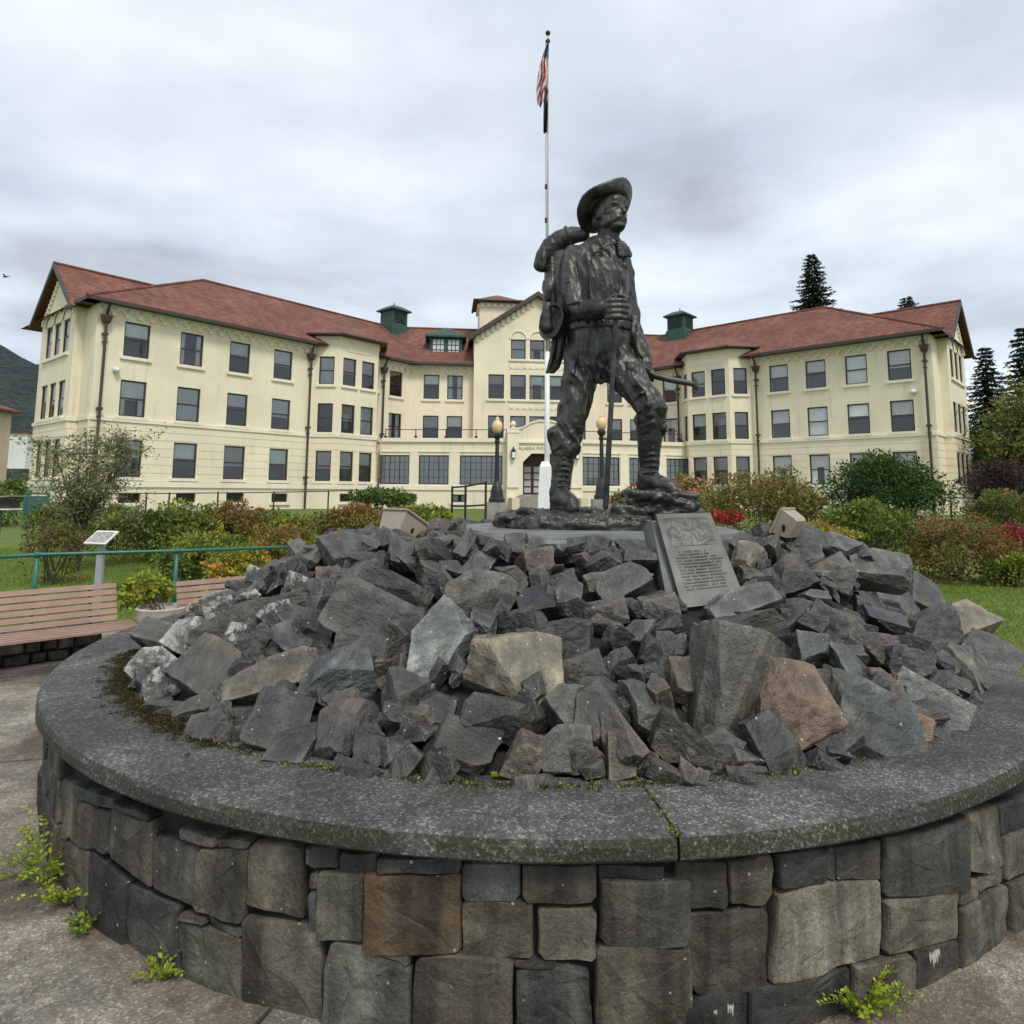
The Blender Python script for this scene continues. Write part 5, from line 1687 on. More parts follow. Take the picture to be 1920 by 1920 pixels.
dl = Vector((0.64, 0.768)).normalized()
PL = Vector((-23.1, 40.24)) - dl * 2.27
PLi = Vector((-8.80, 57.40))
PLi = PL + dl * ((PLi - PL).dot(dl))
dr = Vector((-0.729, 0.684)).normalized()
PR = Vector((27.24, 46.2)) - dr * 2.03
PRi = PR + dr * 21.6
FL, LL = wing(PL, PLi, [2.27, 5.62, 8.92, 12.24], 14.85, 22.9, False)
FR, LR = wing(PR, PRi, [2.03, 4.85, 7.70, 10.5], 12.7, 20.2, True)

# ------------------------------------------------------------------ centre
FC = frame_of(PLi, PRi)
LC = FC.length
pv0, pv1 = 5.4, LC - 5.4
hs = []
for s in (1.75, 3.80, LC - 3.80, LC - 1.75):
    for fl in (2, 3):
        hs.append(window(FC, s, F_TOP[fl], 1.35, F_H[fl]))
wall(FC, LC, ZB - 0.6, Z_EAVE, hs, MAT['plaster'])
corbels(FC, 0.0, pv0, Z_EAVE - 0.08); corbels(FC, pv1, LC, Z_EAVE - 0.08)
eave_board(FC(-0.4, Z_EAVE + 0.06, 0.85), FC(pv0, Z_EAVE + 0.06, 0.85)); eave_board(FC(pv1, Z_EAVE + 0.06, 0.85), FC(LC + 0.4, Z_EAVE + 0.06, 0.85))
mb = MB()
mb.add([FC(-6, Z_EAVE, 0.85), FC(LC + 6, Z_EAVE, 0.85), FC(LC + 8, Z_RIDGE, -5.6), FC(-8, Z_RIDGE, -5.6), FC(LC + 8, Z_EAVE, -12), FC(-8, Z_EAVE, -12)], [(0, 1, 2, 3), (3, 2, 4, 5)])
# clip the wings of this slope so that it does not stick out of the angled wings
mb = MB()
mb.add([FC(-0.9, Z_EAVE, 0.85), FC(LC + 0.9, Z_EAVE, 0.85), FC(LC + 5.5, Z_RIDGE, -5.6), FC(-5.5, Z_RIDGE, -5.6)], [(0, 1, 2, 3)])
mb.add([FC(-5.5, Z_RIDGE, -5.6), FC(LC + 5.5, Z_RIDGE, -5.6), FC(LC + 9, Z_EAVE, -12), FC(-9, Z_EAVE, -12)], [(0, 1, 2, 3)])
mb.build('roof', MAT['roof'], bld, fixn=False)
mb = MB(); mb.tube([FC(-5, Z_RIDGE, -5.6), FC(LC + 5, Z_RIDGE, -5.6)], 0.13, 8); mb.build('ridge_tiles', MAT['roof'], bld)
MB().add([FC(-0.9, Z_EAVE - 0.12, 0.85), FC(LC + 0.9, Z_EAVE - 0.12, 0.85), FC(LC + 0.9, Z_EAVE - 0.12, -0.2), FC(-0.9, Z_EAVE - 0.12, -0.2)], [(0, 1, 2, 3)]).build('soffit', MAT['fascia'], bld, fixn=False)

# central gabled pavilion
PVO = 1.0
FP = lambda s, z, o: FC(s + pv0, z, o + PVO)
LP = pv1 - pv0
hs = []
mids = [1.95, LP / 2 - 1.68, LP / 2, LP / 2 + 1.68, LP - 1.95]
for s in mids:
    for fl in (2, 3):
        hs.append(window(FP, s, F_TOP[fl], 1.36, F_H[fl]))
for s in mids[1:4]:
    hs.append(window(FP, s, 15.25, 1.30, 1.75))
zg, za = 15.55, 19.35
wall(FP, LP, ZB - 0.6, zg, hs, MAT['plaster'], gable=za)
for sgn in (0, 1):
    x = 0 if sgn == 0 else LP
    MB().add([FP(x, ZB, 0), FP(x, zg, 0), FP(x, zg, -PVO - 1.2), FP(x, ZB, -PVO - 1.2)], [(0, 1, 2, 3)]).build('wall', MAT['plaster'], bld, fixn=False)
mb = MB()
for s in mids[1:4]:
    for k in range(10):
        t0, t1 = math.pi * k / 10, math.pi * (k + 1) / 10
        mb.add([FP(s - 0.80 * math.cos(t0), 15.30 + 0.80 * math.sin(t0), 0), FP(s - 0.80 * math.cos(t1), 15.30 + 0.80 * math.sin(t1), 0), FP(s - 0.80 * math.cos(t1), 15.30 + 0.80 * math.sin(t1), 0.08), FP(s - 0.80 * math.cos(t0), 15.30 + 0.80 * math.sin(t0), 0.08),
                FP(s - 0.64 * math.cos(t0), 15.30 + 0.64 * math.sin(t0), 0.08), FP(s - 0.64 * math.cos(t1), 15.30 + 0.64 * math.sin(t1), 0.08)], [(0, 1, 2, 3), (3, 2, 5, 4)])
    mb.build('window_arch', MAT['plaster_trim'], bld, fixn=False); mb = MB()
mb = MB()
for (z0, z1) in ((12.62, 13.05), (9.05, 9.45)):
    mb.mbox(FP, mids[1] - 0.75, mids[3] + 0.75, z0, z1, 0, 0.035)
    for k in range(9):
        x = mids[1] - 0.6 + k * (mids[3] - mids[1] + 1.2) / 8
        mb.mbox(FP, x - 0.12, x + 0.12, z0 + 0.1, z1 - 0.1, 0.03, 0.075)
mb.build('frieze_panel', MAT['plaster_trim'], bld)
mb = MB()
for sgn in (0, 1):
    mb = MB()
    for k in range(0, 12):
        t = (k + 0.6) / 12.5
        sx = LP / 2 * t if sgn == 0 else LP - LP / 2 * t
        z = zg + (za - zg) * t - 0.18
        mb.mbox(FP, sx - 0.13, sx + 0.13, z - 0.62, z - 0.12, 0, 0.13)
    mb.build('corbel_table', MAT['plaster_trim'], bld)
mb = MB()
ovs = 0.45
sl = (za - zg) / (LP / 2)
mb.add([FP(-ovs, zg - sl * ovs + 0.12, 0.55), FP(LP / 2, za + 0.12, 0.55), FP(LP / 2, za + 0.12, -14), FP(-ovs, zg - sl * ovs + 0.12, -14), FP(LP + ovs, zg - sl * ovs + 0.12, 0.55), FP(LP + ovs, zg - sl * ovs + 0.12, -14)], [(0, 1, 2, 3), (1, 4, 5, 2)])
mb.build('roof', MAT['roof'], bld, fixn=False)
mb = MB()
for a, b_ in ((-ovs, LP / 2), (LP + ovs, LP / 2)):
    z0 = zg - sl * ovs
    q = [FP(a, z0 + 0.16, 0.58), FP(b_, za + 0.16, 0.58), FP(b_, za - 0.26, 0.58), FP(a, z0 - 0.26, 0.58)]
    mb.prism(q, FP(0, 0, -0.58) - FP(0, 0, 0))
mb.build('bargeboard', MAT['fascia'], bld)

# tower behind the gable
tw = MB()
tc = FC(7.75, 0, -4.2)
ux = (FC(1, 0, 0) - FC(0, 0, 0)); uy = Vector((-ux.y, ux.x, 0))
TP = lambda x, y, z: tc + ux * x + uy * y + Vector((0, 0, z))
tw.loft([[TP(x * 1.75, y * 1.75, z) for x, y in ((-1, -1), (1, -1), (1, 1), (-1, 1))] for z in (14, 19.55)])
tw.build('tower', MAT['plaster'], bld)
mb = MB()
for k in range(6):
    for side in (0, 1):
        x = -1.5 + k * 0.6
        c = TP(x, -1.8, 19.2) if side == 0 else TP(-1.8, x, 19.2)
        mb.box(c, 0.28, 0.28, 0.36)
mb.build('tower_corbels', MAT['plaster_trim'], bld)
mb = MB()
mb.add([TP(-2.25, -2.25, 19.6), TP(2.25, -2.25, 19.6), TP(2.25, 2.25, 19.6), TP(-2.25, 2.25, 19.6), TP(0, 0, 20.75)], [(0, 1, 4), (1, 2, 4), (2, 3, 4), (3, 0, 4), (3, 2, 1, 0)])
tr = mb.build('tower_roof', MAT['roof'], bld)
mb = MB()
for q in (((-2.27, -2.27), (2.27, -2.27)), ((2.27, -2.27), (2.27, 2.27)), ((-2.27, 2.27), (-2.27, -2.27))):
    mb.tube([TP(*q[0], 19.58), TP(*q[1], 19.58)], 0.11, 8)
mb.build('tower_gutter', MAT['fascia'], bld)


# green cupolas
def cupola(c, rot, w=1.8, h=2.15):
    M = Matrix.Rotation(rot, 3, 'Z')
    q = lambda x, y, z: Vector(c) + M @ Vector((x, y, z))
    sq = ((-1, -1), (1, -1), (1, 1), (-1, 1))
    mb = MB()
    mb.loft([[q(x * w * 0.58, y * w * 0.58, -1.2) for x, y in sq], [q(x * w * 0.56, y * w * 0.56, 0.12) for x, y in sq], [q(x * w * 0.5, y * w * 0.5, 0.2) for x, y in sq], [q(x * w * 0.5, y * w * 0.5, h * 0.72) for x, y in sq]])
    body = mb.build('cupola', MAT['copper'], bld)
    mb = MB()
    mb.loft([[q(x * w * 0.66, y * w * 0.66, h * 0.70) for x, y in sq], [q(x * w * 0.66, y * w * 0.66, h * 0.76) for x, y in sq], [q(x * w * 0.30, y * w * 0.30, h * 0.95) for x, y in sq], [q(x * 0.05, y * 0.05, h) for x, y in sq]])
    mb.tube([q(0, 0, h * 0.9), q(0, 0, h * 1.13)], 0.05, 6)
    mb.build('cap', MAT['copper'], body)
    for side in range(2):
        for k in range(6):
            z = 0.42 + k * 0.22
            mb = MB()
            R2 = Matrix.Rotation(math.pi / 2 * side, 3, 'Z')
            mb.box(q(*(R2 @ Vector((0, -w * 0.5 - 0.02, z)))), w * 0.72, 0.10, 0.12, M @ R2 @ Matrix.Rotation(0.6, 3, 'X'))
            mb.build('louver', MAT['copper'], body)


wl_a = math.atan2(dl.y, dl.x); wr_a = math.atan2(-dr.y, -dr.x)
cupola(at(738, 622, 62.3).xy.to_3d() + Vector((0, 0, 17.45)), wl_a)
cupola(at(1276, 640, 63.5).xy.to_3d() + Vector((0, 0, 17.45)), wr_a)


# green dormers
def dormer(s):
    D = lambda x, z, o: FC(s + x, z, o - 1.15)
    mb = MB()
    mb.add([D(-1.45, 13.9, 0), D(1.45, 13.9, 0), D(1.45, 15.75, 0), D(-1.45, 15.75, 0), D(-1.45, 13.9, -4), D(1.45, 13.9, -4), D(1.45, 15.75, -4), D(-1.45, 15.75, -4)], [(0, 1, 2, 3), (0, 3, 7, 4), (1, 5, 6, 2)])
    body = mb.build('dormer', MAT['copper'], bld, fixn=False)
    mb = MB()
    mb.loft([[D(-1.85, 15.72, 0.4), D(1.85, 15.72, 0.4), D(1.85, 15.72, -4.5), D(-1.85, 15.72, -4.5)], [D(-1.85, 15.88, 0.4), D(1.85, 15.88, 0.4), D(1.85, 15.88, -4.5), D(-1.85, 15.88, -4.5)], [D(-0.1, 16.85, -0.9), D(0.1, 16.85, -0.9), D(0.1, 16.85, -4.5), D(-0.1, 16.85, -4.5)]])
    mb.build('dormer_roof', MAT['copper'], body)
    for x in (-0.68, 0.68):
        mb = MB()
        for i in range(4):
            xx = x - 0.52 + i * 1.04 / 3
            mb.mbox(D, xx - 0.03, xx + 0.03, 14.1, 15.55, 0.01, 0.07)
        for i in range(4):
            zz = 14.1 + i * 1.45 / 3
            mb.mbox(D, x - 0.55, x + 0.55, zz - 0.03, zz + 0.03, 0.012, 0.065)
        mb.build('window_bars', MAT['copper'], body)
        MB().mbox(D, x - 0.54, x + 0.54, 14.08, 15.57, 0.003, 0.02).build('pane', MAT['blind_grey'], body)


dormer(2.95); dormer(LC - 2.95)

# ------------------------------------------------------------------ ground-floor galleries and portico
GO = 4.6
ent = LC / 2
ga0 = FL(21.0, 0, 0.9); gb0 = FC(ent - 2.9, 0, GO)
gb1 = FC(ent + 2.9, 0, GO); ga1 = FR(18.4, 0, 0.9)
for A, Bp, flip in ((ga0, gb0, False), (gb1, ga1, True)):
    G = frame_of(A.xy, Bp.xy); Lg = G.length
    def s_at(px):
        d = ray(px, 880); Pq = G(0, 0, 0); dv = (G(1, 0, 0) - Pq)
        # ray from the eye against the gallery's line in plan
        den = d.x * dv.y - d.y * dv.x
        return (d.y * Pq.x - d.x * Pq.y) / den if abs(den) > 1e-9 else 0
    cols_px = [(712, 767), (785, 841), (862, 942)] if not flip else [(1084, 1162), (1180, 1234), (1250, 1302)]
    spans = [tuple(sorted((s_at(a_), s_at(b_)))) for a_, b_ in cols_px]
    hs = []
    for a_, b_ in spans:
        hs.append(window(G, (a_ + b_) / 2, 4.85, b_ - a_, 2.35, 'grey_full', mull=5 if b_ - a_ < 3 else 7, rows=3, sill=False))  # full grey blinds are added to make the gallery interior lighter
    # little basement lights
    for k in (0.22, 0.62):
        hs.append(window(G, Lg * k, 1.72, 1.2, 0.62, 'none'))
    wall(G, Lg, ZB - 0.6, 6.2, hs, MAT['plaster'])
    MB().mbox(G, 0, Lg, 2.06, 2.40, -0.02, 0.10).build('water_table', MAT['plaster_trim'], bld)
    MB().mbox(G, -0.1, Lg + 0.05, 5.92, 6.24, -0.3, 0.16).build('parapet_coping', MAT['plaster_trim'], bld)
    MB().mbox(G, -0.1, Lg + 0.05, 5.10, 5.22, -0.02, 0.07).build('string_course', MAT['plaster_trim'], bld)
    edges = [0.0] + [v for sp in spans for v in sp] + [Lg]
    for i in range(0, len(edges), 2):
        if edges[i + 1] - edges[i] > 0.25:
            MB().mbox(G, edges[i] + 0.06, edges[i + 1] - 0.06, 2.4, 5.1, -0.01, 0.06).build('pilaster', MAT['plaster_trim'], bld)
    q = [G(0, 5.9, 0), G(Lg, 5.9, 0), FC(ent, 5.9, 0), FC(0.2 if not flip else LC - 0.2, 5.9, 0)]
    MB().poly(q).build('terrace_deck', MAT['steps'], bld, fixn=False)
    mb = MB()
    mb.tube([G(0.1, 6.95, -0.25), G(Lg - 0.1, 6.95, -0.25)], 0.035, 6)
    for k in range(5):
        s = 0.1 + (Lg - 0.2) * k / 4
        mb.tube([G(s, 6.2, -0.25), G(s, 7.0, -0.25)], 0.04, 6); mb.box(G(s, 6.32, -0.25), 0.22, 0.22, 0.22)
    mb.build('terrace_rail', MAT['iron'], bld)

# portico with a curved parapet and a chamfered doorway
PF = lambda s, z, o: FC(ent + s, z, GO + 0.9 + o)
hw = 3.05
mb = MB()
dz0, dz1, dw, ch = 1.75, 5.0, 1.75, 0.7
prof = [(-hw, ZB - 0.6), (-dw, ZB - 0.6), (-dw, dz1 - ch), (-dw + ch, dz1), (dw - ch, dz1), (dw, dz1 - ch), (dw, ZB - 0.6), (hw, ZB - 0.6), (hw, 6.7)]
top = [(2.7, 6.7), (2.3, 6.9), (1.8, 6.95), (1.2, 7.35), (0.5, 7.55), (-0.5, 7.55), (-1.2, 7.35), (-1.8, 6.95), (-2.3, 6.9), (-2.7, 6.7), (-hw, 6.7)]
# front face in pieces round the doorway
cols_ = [(-hw, -dw), (dw, hw)]
for a, b_ in cols_:
    mb.mbox(PF, a, b_, ZB - 0.6, dz1, -0.5, 0)
mb.add([PF(-dw, dz1, 0), PF(-dw, dz1 - ch, 0), PF(-dw + ch, dz1, 0), PF(-dw, dz1, -0.5), PF(-dw, dz1 - ch, -0.5), PF(-dw + ch, dz1, -0.5)], [(0, 1, 2), (1, 4, 5, 2)])
mb.add([PF(dw, dz1, 0), PF(dw, dz1 - ch, 0), PF(dw - ch, dz1, 0), PF(dw, dz1, -0.5), PF(dw, dz1 - ch, -0.5), PF(dw - ch, dz1, -0.5)], [(0, 2, 1), (1, 2, 5, 4)])
tp = [(-hw, dz1)] + [(hw, dz1), (hw, 6.7)] + top
mb.prism([PF(s, z, 0) for s, z in tp], PF(0, 0, -0.5) - PF(0, 0, 0))
for sgn in (-1, 1):
    mb.add([PF(sgn * hw, ZB - 0.6, 0), PF(sgn * hw, 6.7, 0), PF(sgn * hw, 6.7, -1.6), PF(sgn * hw, ZB - 0.6, -1.6)], [(0, 1, 2, 3)])
mb.build('portico', MAT['plaster'], bld)
mb = MB()
for i in range(len(top) - 1):
    (a, za_), (b_, zb_) = top[i], top[i + 1]
    mb.add([PF(a, za_, 0.10), PF(b_, zb_, 0.10), PF(b_, zb_ + 0.14, 0.10), PF(a, za_ + 0.14, 0.10), PF(a, za_, -0.5), PF(b_, zb_, -0.5), PF(b_, zb_ + 0.14, -0.5), PF(a, za_ + 0.14, -0.5)], [(0, 1, 2, 3), (3, 2, 6, 7), (0, 4, 5, 1)])
mb.mbox(PF, -2.1, 2.1, 5.80, 5.98, 0, 0.14)
for sgn in (-1, 1):
    mb.mbox(PF, sgn * 2.55 - 0.45, sgn * 2.55 + 0.45, 2.3, 6.6, -0.05, 0.12)
    mb.mbox(PF, sgn * 2.55 - 0.5, sgn * 2.55 + 0.5, 6.6, 6.85, -0.1, 0.17)
    mb.lathe(PF(sgn * 2.55, 6.85, -0.05), [(0.2, 0), (0.26, 0.12), (0.12, 0.22), (0.24, 0.42), (0.2, 0.62), (0.05, 0.72)], 12)
mb.build('portico_trim', MAT['plaster_trim'], bld, fixn=False)
# lettering over the door
cu = bpy.data.curves.new('lettering', 'FONT'); cu.body = 'ALASKA PIONEERS HOME'; cu.size = 0.34; cu.align_x = 'CENTER'; cu.extrude = 0.02; cu.space_character = 1.12
to = bpy.data.objects.new('t', cu); COL.objects.link(to)
dg = bpy.context.evaluated_depsgraph_get(); dg.update()
me = bpy.data.meshes.new_from_object(to.evaluated_get(dg)); bpy.data.objects.remove(to)
Mx = Matrix((ux, Vector((0, 0, 1)), -uy)).transposed().to_4x4()
me.transform(Matrix.Translation(PF(0, 5.28, 0.015)) @ Mx); me.materials.clear()
link('lettering', me, m_plain('letter_tan', (0.34, 0.27, 0.15), 0.7, bmp=0), bld)
# doors inside the porch
mb = MB()
mb.add([PF(-2.6, ZB, -1.5), PF(2.6, ZB, -1.5), PF(2.6, 5.4, -1.5), PF(-2.6, 5.4, -1.5)], [(0, 1, 2, 3)])
mb.build('porch_wall', m_plain('dark_door', (0.030, 0.017, 0.014), 0.5), bld, fixn=False)
for k, x in enumerate((-1.2, -0.42, 0.42, 1.2)):
    mb = MB()
    mb.mbox(PF, x - 0.38, x - 0.28, 1.8, 4.1, -1.48, -1.40); mb.mbox(PF, x + 0.28, x + 0.38, 1.8, 4.1, -1.48, -1.40)
    for z in (1.8, 2.35, 2.9, 3.45, 4.0):
        mb.mbox(PF, x - 0.28, x + 0.28, z, z + 0.09, -1.478, -1.41)
    d_ = mb.build('door', MAT['frame'], bld)
    MB().mbox(PF, x - 0.28, x + 0.28, 1.9, 4.05, -1.475, -1.455).build('pane', MAT['blind_mauve'], d_)
MB().mbox(PF, -2.0, 2.0, 1.55, 1.75, -1.5, 0.25).build('porch_floor', MAT['steps'], bld)
for k in range(8):
    MB().mbox(PF, -2.3, 2.3, ZB - 0.3, 1.60 - k * 0.16, 0.25 + k * 0.34, 0.25 + (k + 1) * 0.34 - 0.004).build('step', MAT['steps'], bld)
for sgn in (-1, 1):
    MB().mbox(PF, sgn * 2.6 - 0.28, sgn * 2.6 + 0.28, ZB - 0.4, 1.5, 0.02, 2.8).build('cheek_wall', MAT['plaster_base'], bld)
    mb = MB()
    mb.mbox(PF, sgn * 2.55 - 0.13, sgn * 2.55 + 0.13, 4.55, 5.15, 0.20, 0.46)
    mb.mbox(PF, sgn * 2.55 - 0.18, sgn * 2.55 + 0.18, 5.15, 5.22, 0.15, 0.5)
    mb.lathe(PF(sgn * 2.55, 5.22, 0.33), [(0.16, 0), (0.05, 0.18), (0.02, 0.3)], 10)
    mb.mbox(PF, sgn * 2.55 - 0.04, sgn * 2.55 + 0.04, 4.9, 4.98, 0.12, 0.22)
    lt = mb.build('wall_lantern', MAT['iron'], bld)
    MB().mbox(PF, sgn * 2.55 - 0.10, sgn * 2.55 + 0.10, 4.62, 5.06, 0.455, 0.475).build('pane', MAT['curtain'], lt)
# wall lamps high on the wings
for F, s in ((FL, 1.15), (FR, 1.2)):
    mb = MB()
    mb.mbox(F, s - 0.12, s + 0.12, 8.9, 9.15, 0, 0.14); mb.ellipsoid(F(s + 0.05, 9.0, 0.24), 0.17, 0.17, 0.17)
    mb.build('security_lamp', MAT['white'], bld, smooth=True)


# ------------------------------------------------------------------ leaves
def leaf_mesh(name, P, D, size, cols, aspect=0.5, fold=0.25, up_bias=0.0):
    """P: n x 3 leaf bases, D: n x 3 directions, size: n, cols: n x 3 -> one mesh of folded leaf blades"""
    n = len(P)
    P = np.asarray(P, np.float32); D = np.asarray(D, np.float32)
    D /= (np.linalg.norm(D, axis=1, keepdims=True) + 1e-9)
    R = nrng.normal(size=(n, 3)).astype(np.float32)
    Sd = np.cross(D, R); Sd /= (np.linalg.norm(Sd, axis=1, keepdims=True) + 1e-9)
    Nn = np.cross(D, Sd)
    s = np.asarray(size, np.float32)[:, None]
    v0 = P; v2 = P + D * s
    v1 = P + D * s * 0.48 + Sd * s * aspect * 0.5 + Nn * s * fold * 0.3
    v3 = P + D * s * 0.48 - Sd * s * aspect * 0.5 + Nn * s * fold * 0.3
    V = np.stack([v0, v1, v2, v3], 1).reshape(-1, 3)
    me = bpy.data.meshes.new(name)
    me.vertices.add(n * 4); me.vertices.foreach_set('co', V.ravel())
    me.loops.add(n * 6); me.polygons.add(n * 2)
    b0 = (np.arange(n) * 4)[:, None]
    me.loops.foreach_set('vertex_index', (b0 + np.array([[0, 1, 2, 0, 2, 3]])).ravel().astype(np.int32))
    me.polygons.foreach_set('loop_start', (np.arange(n * 2) * 3).astype(np.int32))
    me.update(calc_edges=True)
    at_ = me.color_attributes.new('Col', 'FLOAT_COLOR', 'POINT')
    c4 = np.concatenate([np.asarray(cols, np.float32), np.ones((n, 1), np.float32)], 1)
    at_.data.foreach_set('color', np.repeat(c4, 4, 0).ravel())
    return me


def pick(pal, n, jitter=0.22, lump=None):
    cols = np.array([c for c, w in pal]); w = np.array([w for c, w in pal], float); w /= w.sum()
    i = nrng.choice(len(pal), n, p=w)
    if lump is not None:        # leaves of one spray share its colour, more or less
        k = lump.max() + 1
        own = nrng.choice(len(pal), k, p=w)
        i = np.where(nrng.random(n) < 0.62, own[lump], i)
        cols = cols.copy()
    c = np.array([1.75, 1.6, 1.5]) * cols[i] * (1 + nrng.uniform(-jitter, jitter, (n, 1))) * (1 + nrng.uniform(-0.08, 0.08, (n, 3)))
    return np.clip(c, 0.002, 1)


def clump_points(n, c, rx, ry, rz, lumps, seed):
    """points through an uneven lumpy volume; lumps leave gaps between them"""
    g = np.random.default_rng(seed)
    L_ = g.normal(size=(lumps, 3)); L_ /= np.linalg.norm(L_, axis=1, keepdims=True)
    L_ *= g.uniform(0.35, 0.95, (lumps, 1)) ** 0.6
    L_[:, 2] = np.abs(L_[:, 2]) * 1.0 - 0.25
    lr = g.uniform(0.16, 0.38, lumps)
    i = g.choice(lumps, n, p=lr ** 2 / (lr ** 2).sum())
    q = g.normal(size=(n, 3)); q /= np.linalg.norm(q, axis=1, keepdims=True)
    rad = lr[i][:, None] * g.uniform(0.55, 1.05, (n, 1))
    p = L_[i] + q * rad
    P = p * np.array([rx, ry, rz]) + np.array(c)
    clump_points.lump = i
    return P, q


GREENS = [((0.045, 0.085, 0.018), 3), ((0.075, 0.12, 0.025), 3), ((0.11, 0.155, 0.035), 1), ((0.03, 0.055, 0.014), 2)]
OLIVE = [((0.085, 0.095, 0.024), 3), ((0.12, 0.115, 0.03), 3), ((0.15, 0.115, 0.035), 2), ((0.05, 0.065, 0.018), 2), ((0.17, 0.09, 0.03), 1)]
RUST = [((0.17, 0.095, 0.035), 3), ((0.13, 0.085, 0.03), 3), ((0.095, 0.085, 0.025), 2), ((0.21, 0.105, 0.03), 1), ((0.06, 0.07, 0.02), 1)]
YELG = [((0.16, 0.19, 0.028), 3), ((0.10, 0.145, 0.024), 3), ((0.24, 0.22, 0.035), 1.4), ((0.06, 0.09, 0.02), 2)]
DEEP = [((0.022, 0.052, 0.012), 3), ((0.036, 0.078, 0.016), 3), ((0.055, 0.10, 0.02), 1.2), ((0.014, 0.032, 0.010), 1.5)]
BRITE = [((0.085, 0.128, 0.022), 3), ((0.125, 0.16, 0.03), 2), ((0.055, 0.085, 0.02), 2)]
REDS = [((0.20, 0.026, 0.022), 3), ((0.15, 0.022, 0.02), 2), ((0.34, 0.08, 0.035), 1), ((0.10, 0.05, 0.02), 1)]
WINE = [((0.15, 0.022, 0.03), 3), ((0.22, 0.028, 0.04), 2), ((0.09, 0.02, 0.022), 1.5)]
PURP = [((0.030, 0.018, 0.022), 3), ((0.045, 0.024, 0.028), 2), ((0.022, 0.02, 0.016), 2), ((0.06, 0.04, 0.03), 0.6)]
SALM = [((0.42, 0.20, 0.13), 2), ((0.50, 0.34, 0.22), 1.2), ((0.30, 0.12, 0.06), 1.5), ((0.10, 0.105, 0.03), 3), ((0.06, 0.08, 0.02), 2)]
FRESH = [((0.17, 0.23, 0.02), 3), ((0.23, 0.27, 0.03), 2), ((0.10, 0.15, 0.02), 2)]


def stems(mb, base, tips, r0=0.02):
    for t in tips:
        b_ = base + Vector((rng.gauss(0, 0.06), rng.gauss(0, 0.06), -0.05))
        m_ = b_.lerp(t, 0.5) + Vector((rng.gauss(0, 0.05), rng.gauss(0, 0.05), 0.05))
        mb.tube([b_, m_, t], [r0, r0 * 0.7, r0 * 0.25], 5)


def bush(name, label, cat, px, py, hw, hh, Y, pal, n, size, lumps=30, group=None, aspect=0.5, gpx=None, seed=None, twig=10, depth=None):
    """px, py: middle of the crown in the photo; hw, hh: its half size there"""
    c = at(px, py, Y)
    k = Y / FPX
    rx, rz = hw * k, hh * k
    ry = depth or rx * 0.8
    gz = ground_z(c.x, Y)
    base = Vector((c.x, Y, gz))
    e = empty(name, base, label, cat, group)
    sd_ = seed if seed is not None else int(px * 7 + py)
    P, q = clump_points(n, c, rx * 1.0, ry * 1.0, rz * 1.05, lumps, sd_)
    # skirts reach down to the ground
    low = nrng.random(n) < 0.22
    P[low, 2] = gz + nrng.random(low.sum()) * np.maximum(0.05, (c.z - gz))
    P[:, 2] = np.maximum(P[:, 2], gz + 0.02)
    D = q + nrng.normal(size=(n, 3)) * 0.7 + np.array([0, 0, 0.25])
    link('foliage', leaf_mesh('foliage', P, D, size * nrng.uniform(0.45, 1.5, n), pick(pal, n, lump=clump_points.lump), aspect), MAT['leaf'], e)
    mb = MB()
    tips = [Vector((c.x + rng.uniform(-0.8, 0.8) * rx, Y + rng.uniform(-0.7, 0.7) * ry, c.z + rng.uniform(0.0, 0.95) * rz)) for _ in range(twig)]
    stems(mb, base, tips, 0.012 + 0.008 * rz)
    mb.build('stem', MAT['bark'], e)
    return e


G_L = 'shrubs of the garden bed before the near wing'
G_R = 'shrubs of the garden bed beyond the rock heap'
bush('shrub', 'low green shrub with yellowing leaves behind the tilted information panel', 'shrub', 315, 988, 92, 48, 17.5, OLIVE[:2] + GREENS + YELG[:1], 7000, 0.10, 34, G_L)
bush('shrub', 'brown-leaved autumn shrub before the basement windows of the near wing', 'shrub', 432, 984, 74, 48, 18.5, RUST, 6000, 0.10, 30, G_L)
bush('groundcover_shrub', 'spreading yellow-green shrub between the brown shrub and the rock heap', 'shrub', 545, 998, 95, 36, 19, YELG, 6500, 0.10, 36, G_L)
bush('shrub', 'olive and rust shrub behind the floodlight nearer the railed lawn', 'shrub', 660, 985, 66, 42, 17, OLIVE + RUST[:1], 6000, 0.085, 30, G_L)
bush('clipped_shrub', 'rounded dark green shrub under the gallery windows', 'shrub', 722, 934, 60, 24, 27, GREENS, 4500, 0.13, 26, G_L)
bush('shrub', 'low yellow-leaved shrub beside the stair railing', 'shrub', 795, 972, 62, 28, 16.5, YELG, 4500, 0.085, 28, G_L)
bush('shrub', 'orange and yellow leaved shrub just behind the far bench', 'shrub', 452, 1060, 62, 34, 11.8, YELG + [((0.36, 0.16, 0.03), 1.3), ((0.30, 0.24, 0.03), 1.0)], 4200, 0.07, 26, G_L)
bush('shrub', 'green shrub at the foot of the stone bed behind the green rail', 'shrub', 345, 1050, 60, 34, 13.2, GREENS + YELG[:1], 4000, 0.075, 26, G_L)
bush('shrub', 'thin reddish and green sapling on the lawn behind the green rail', 'shrub', 105, 1020, 55, 46, 13.6, GREENS + RUST[:2], 2600, 0.065, 30, G_L)
bush('hedge_plant', 'green shrub at the edge of the picture beneath the neighbouring house', 'shrub', 12, 925, 50, 26, 27, GREENS + YELG[:1], 3500, 0.12, 22, G_L)

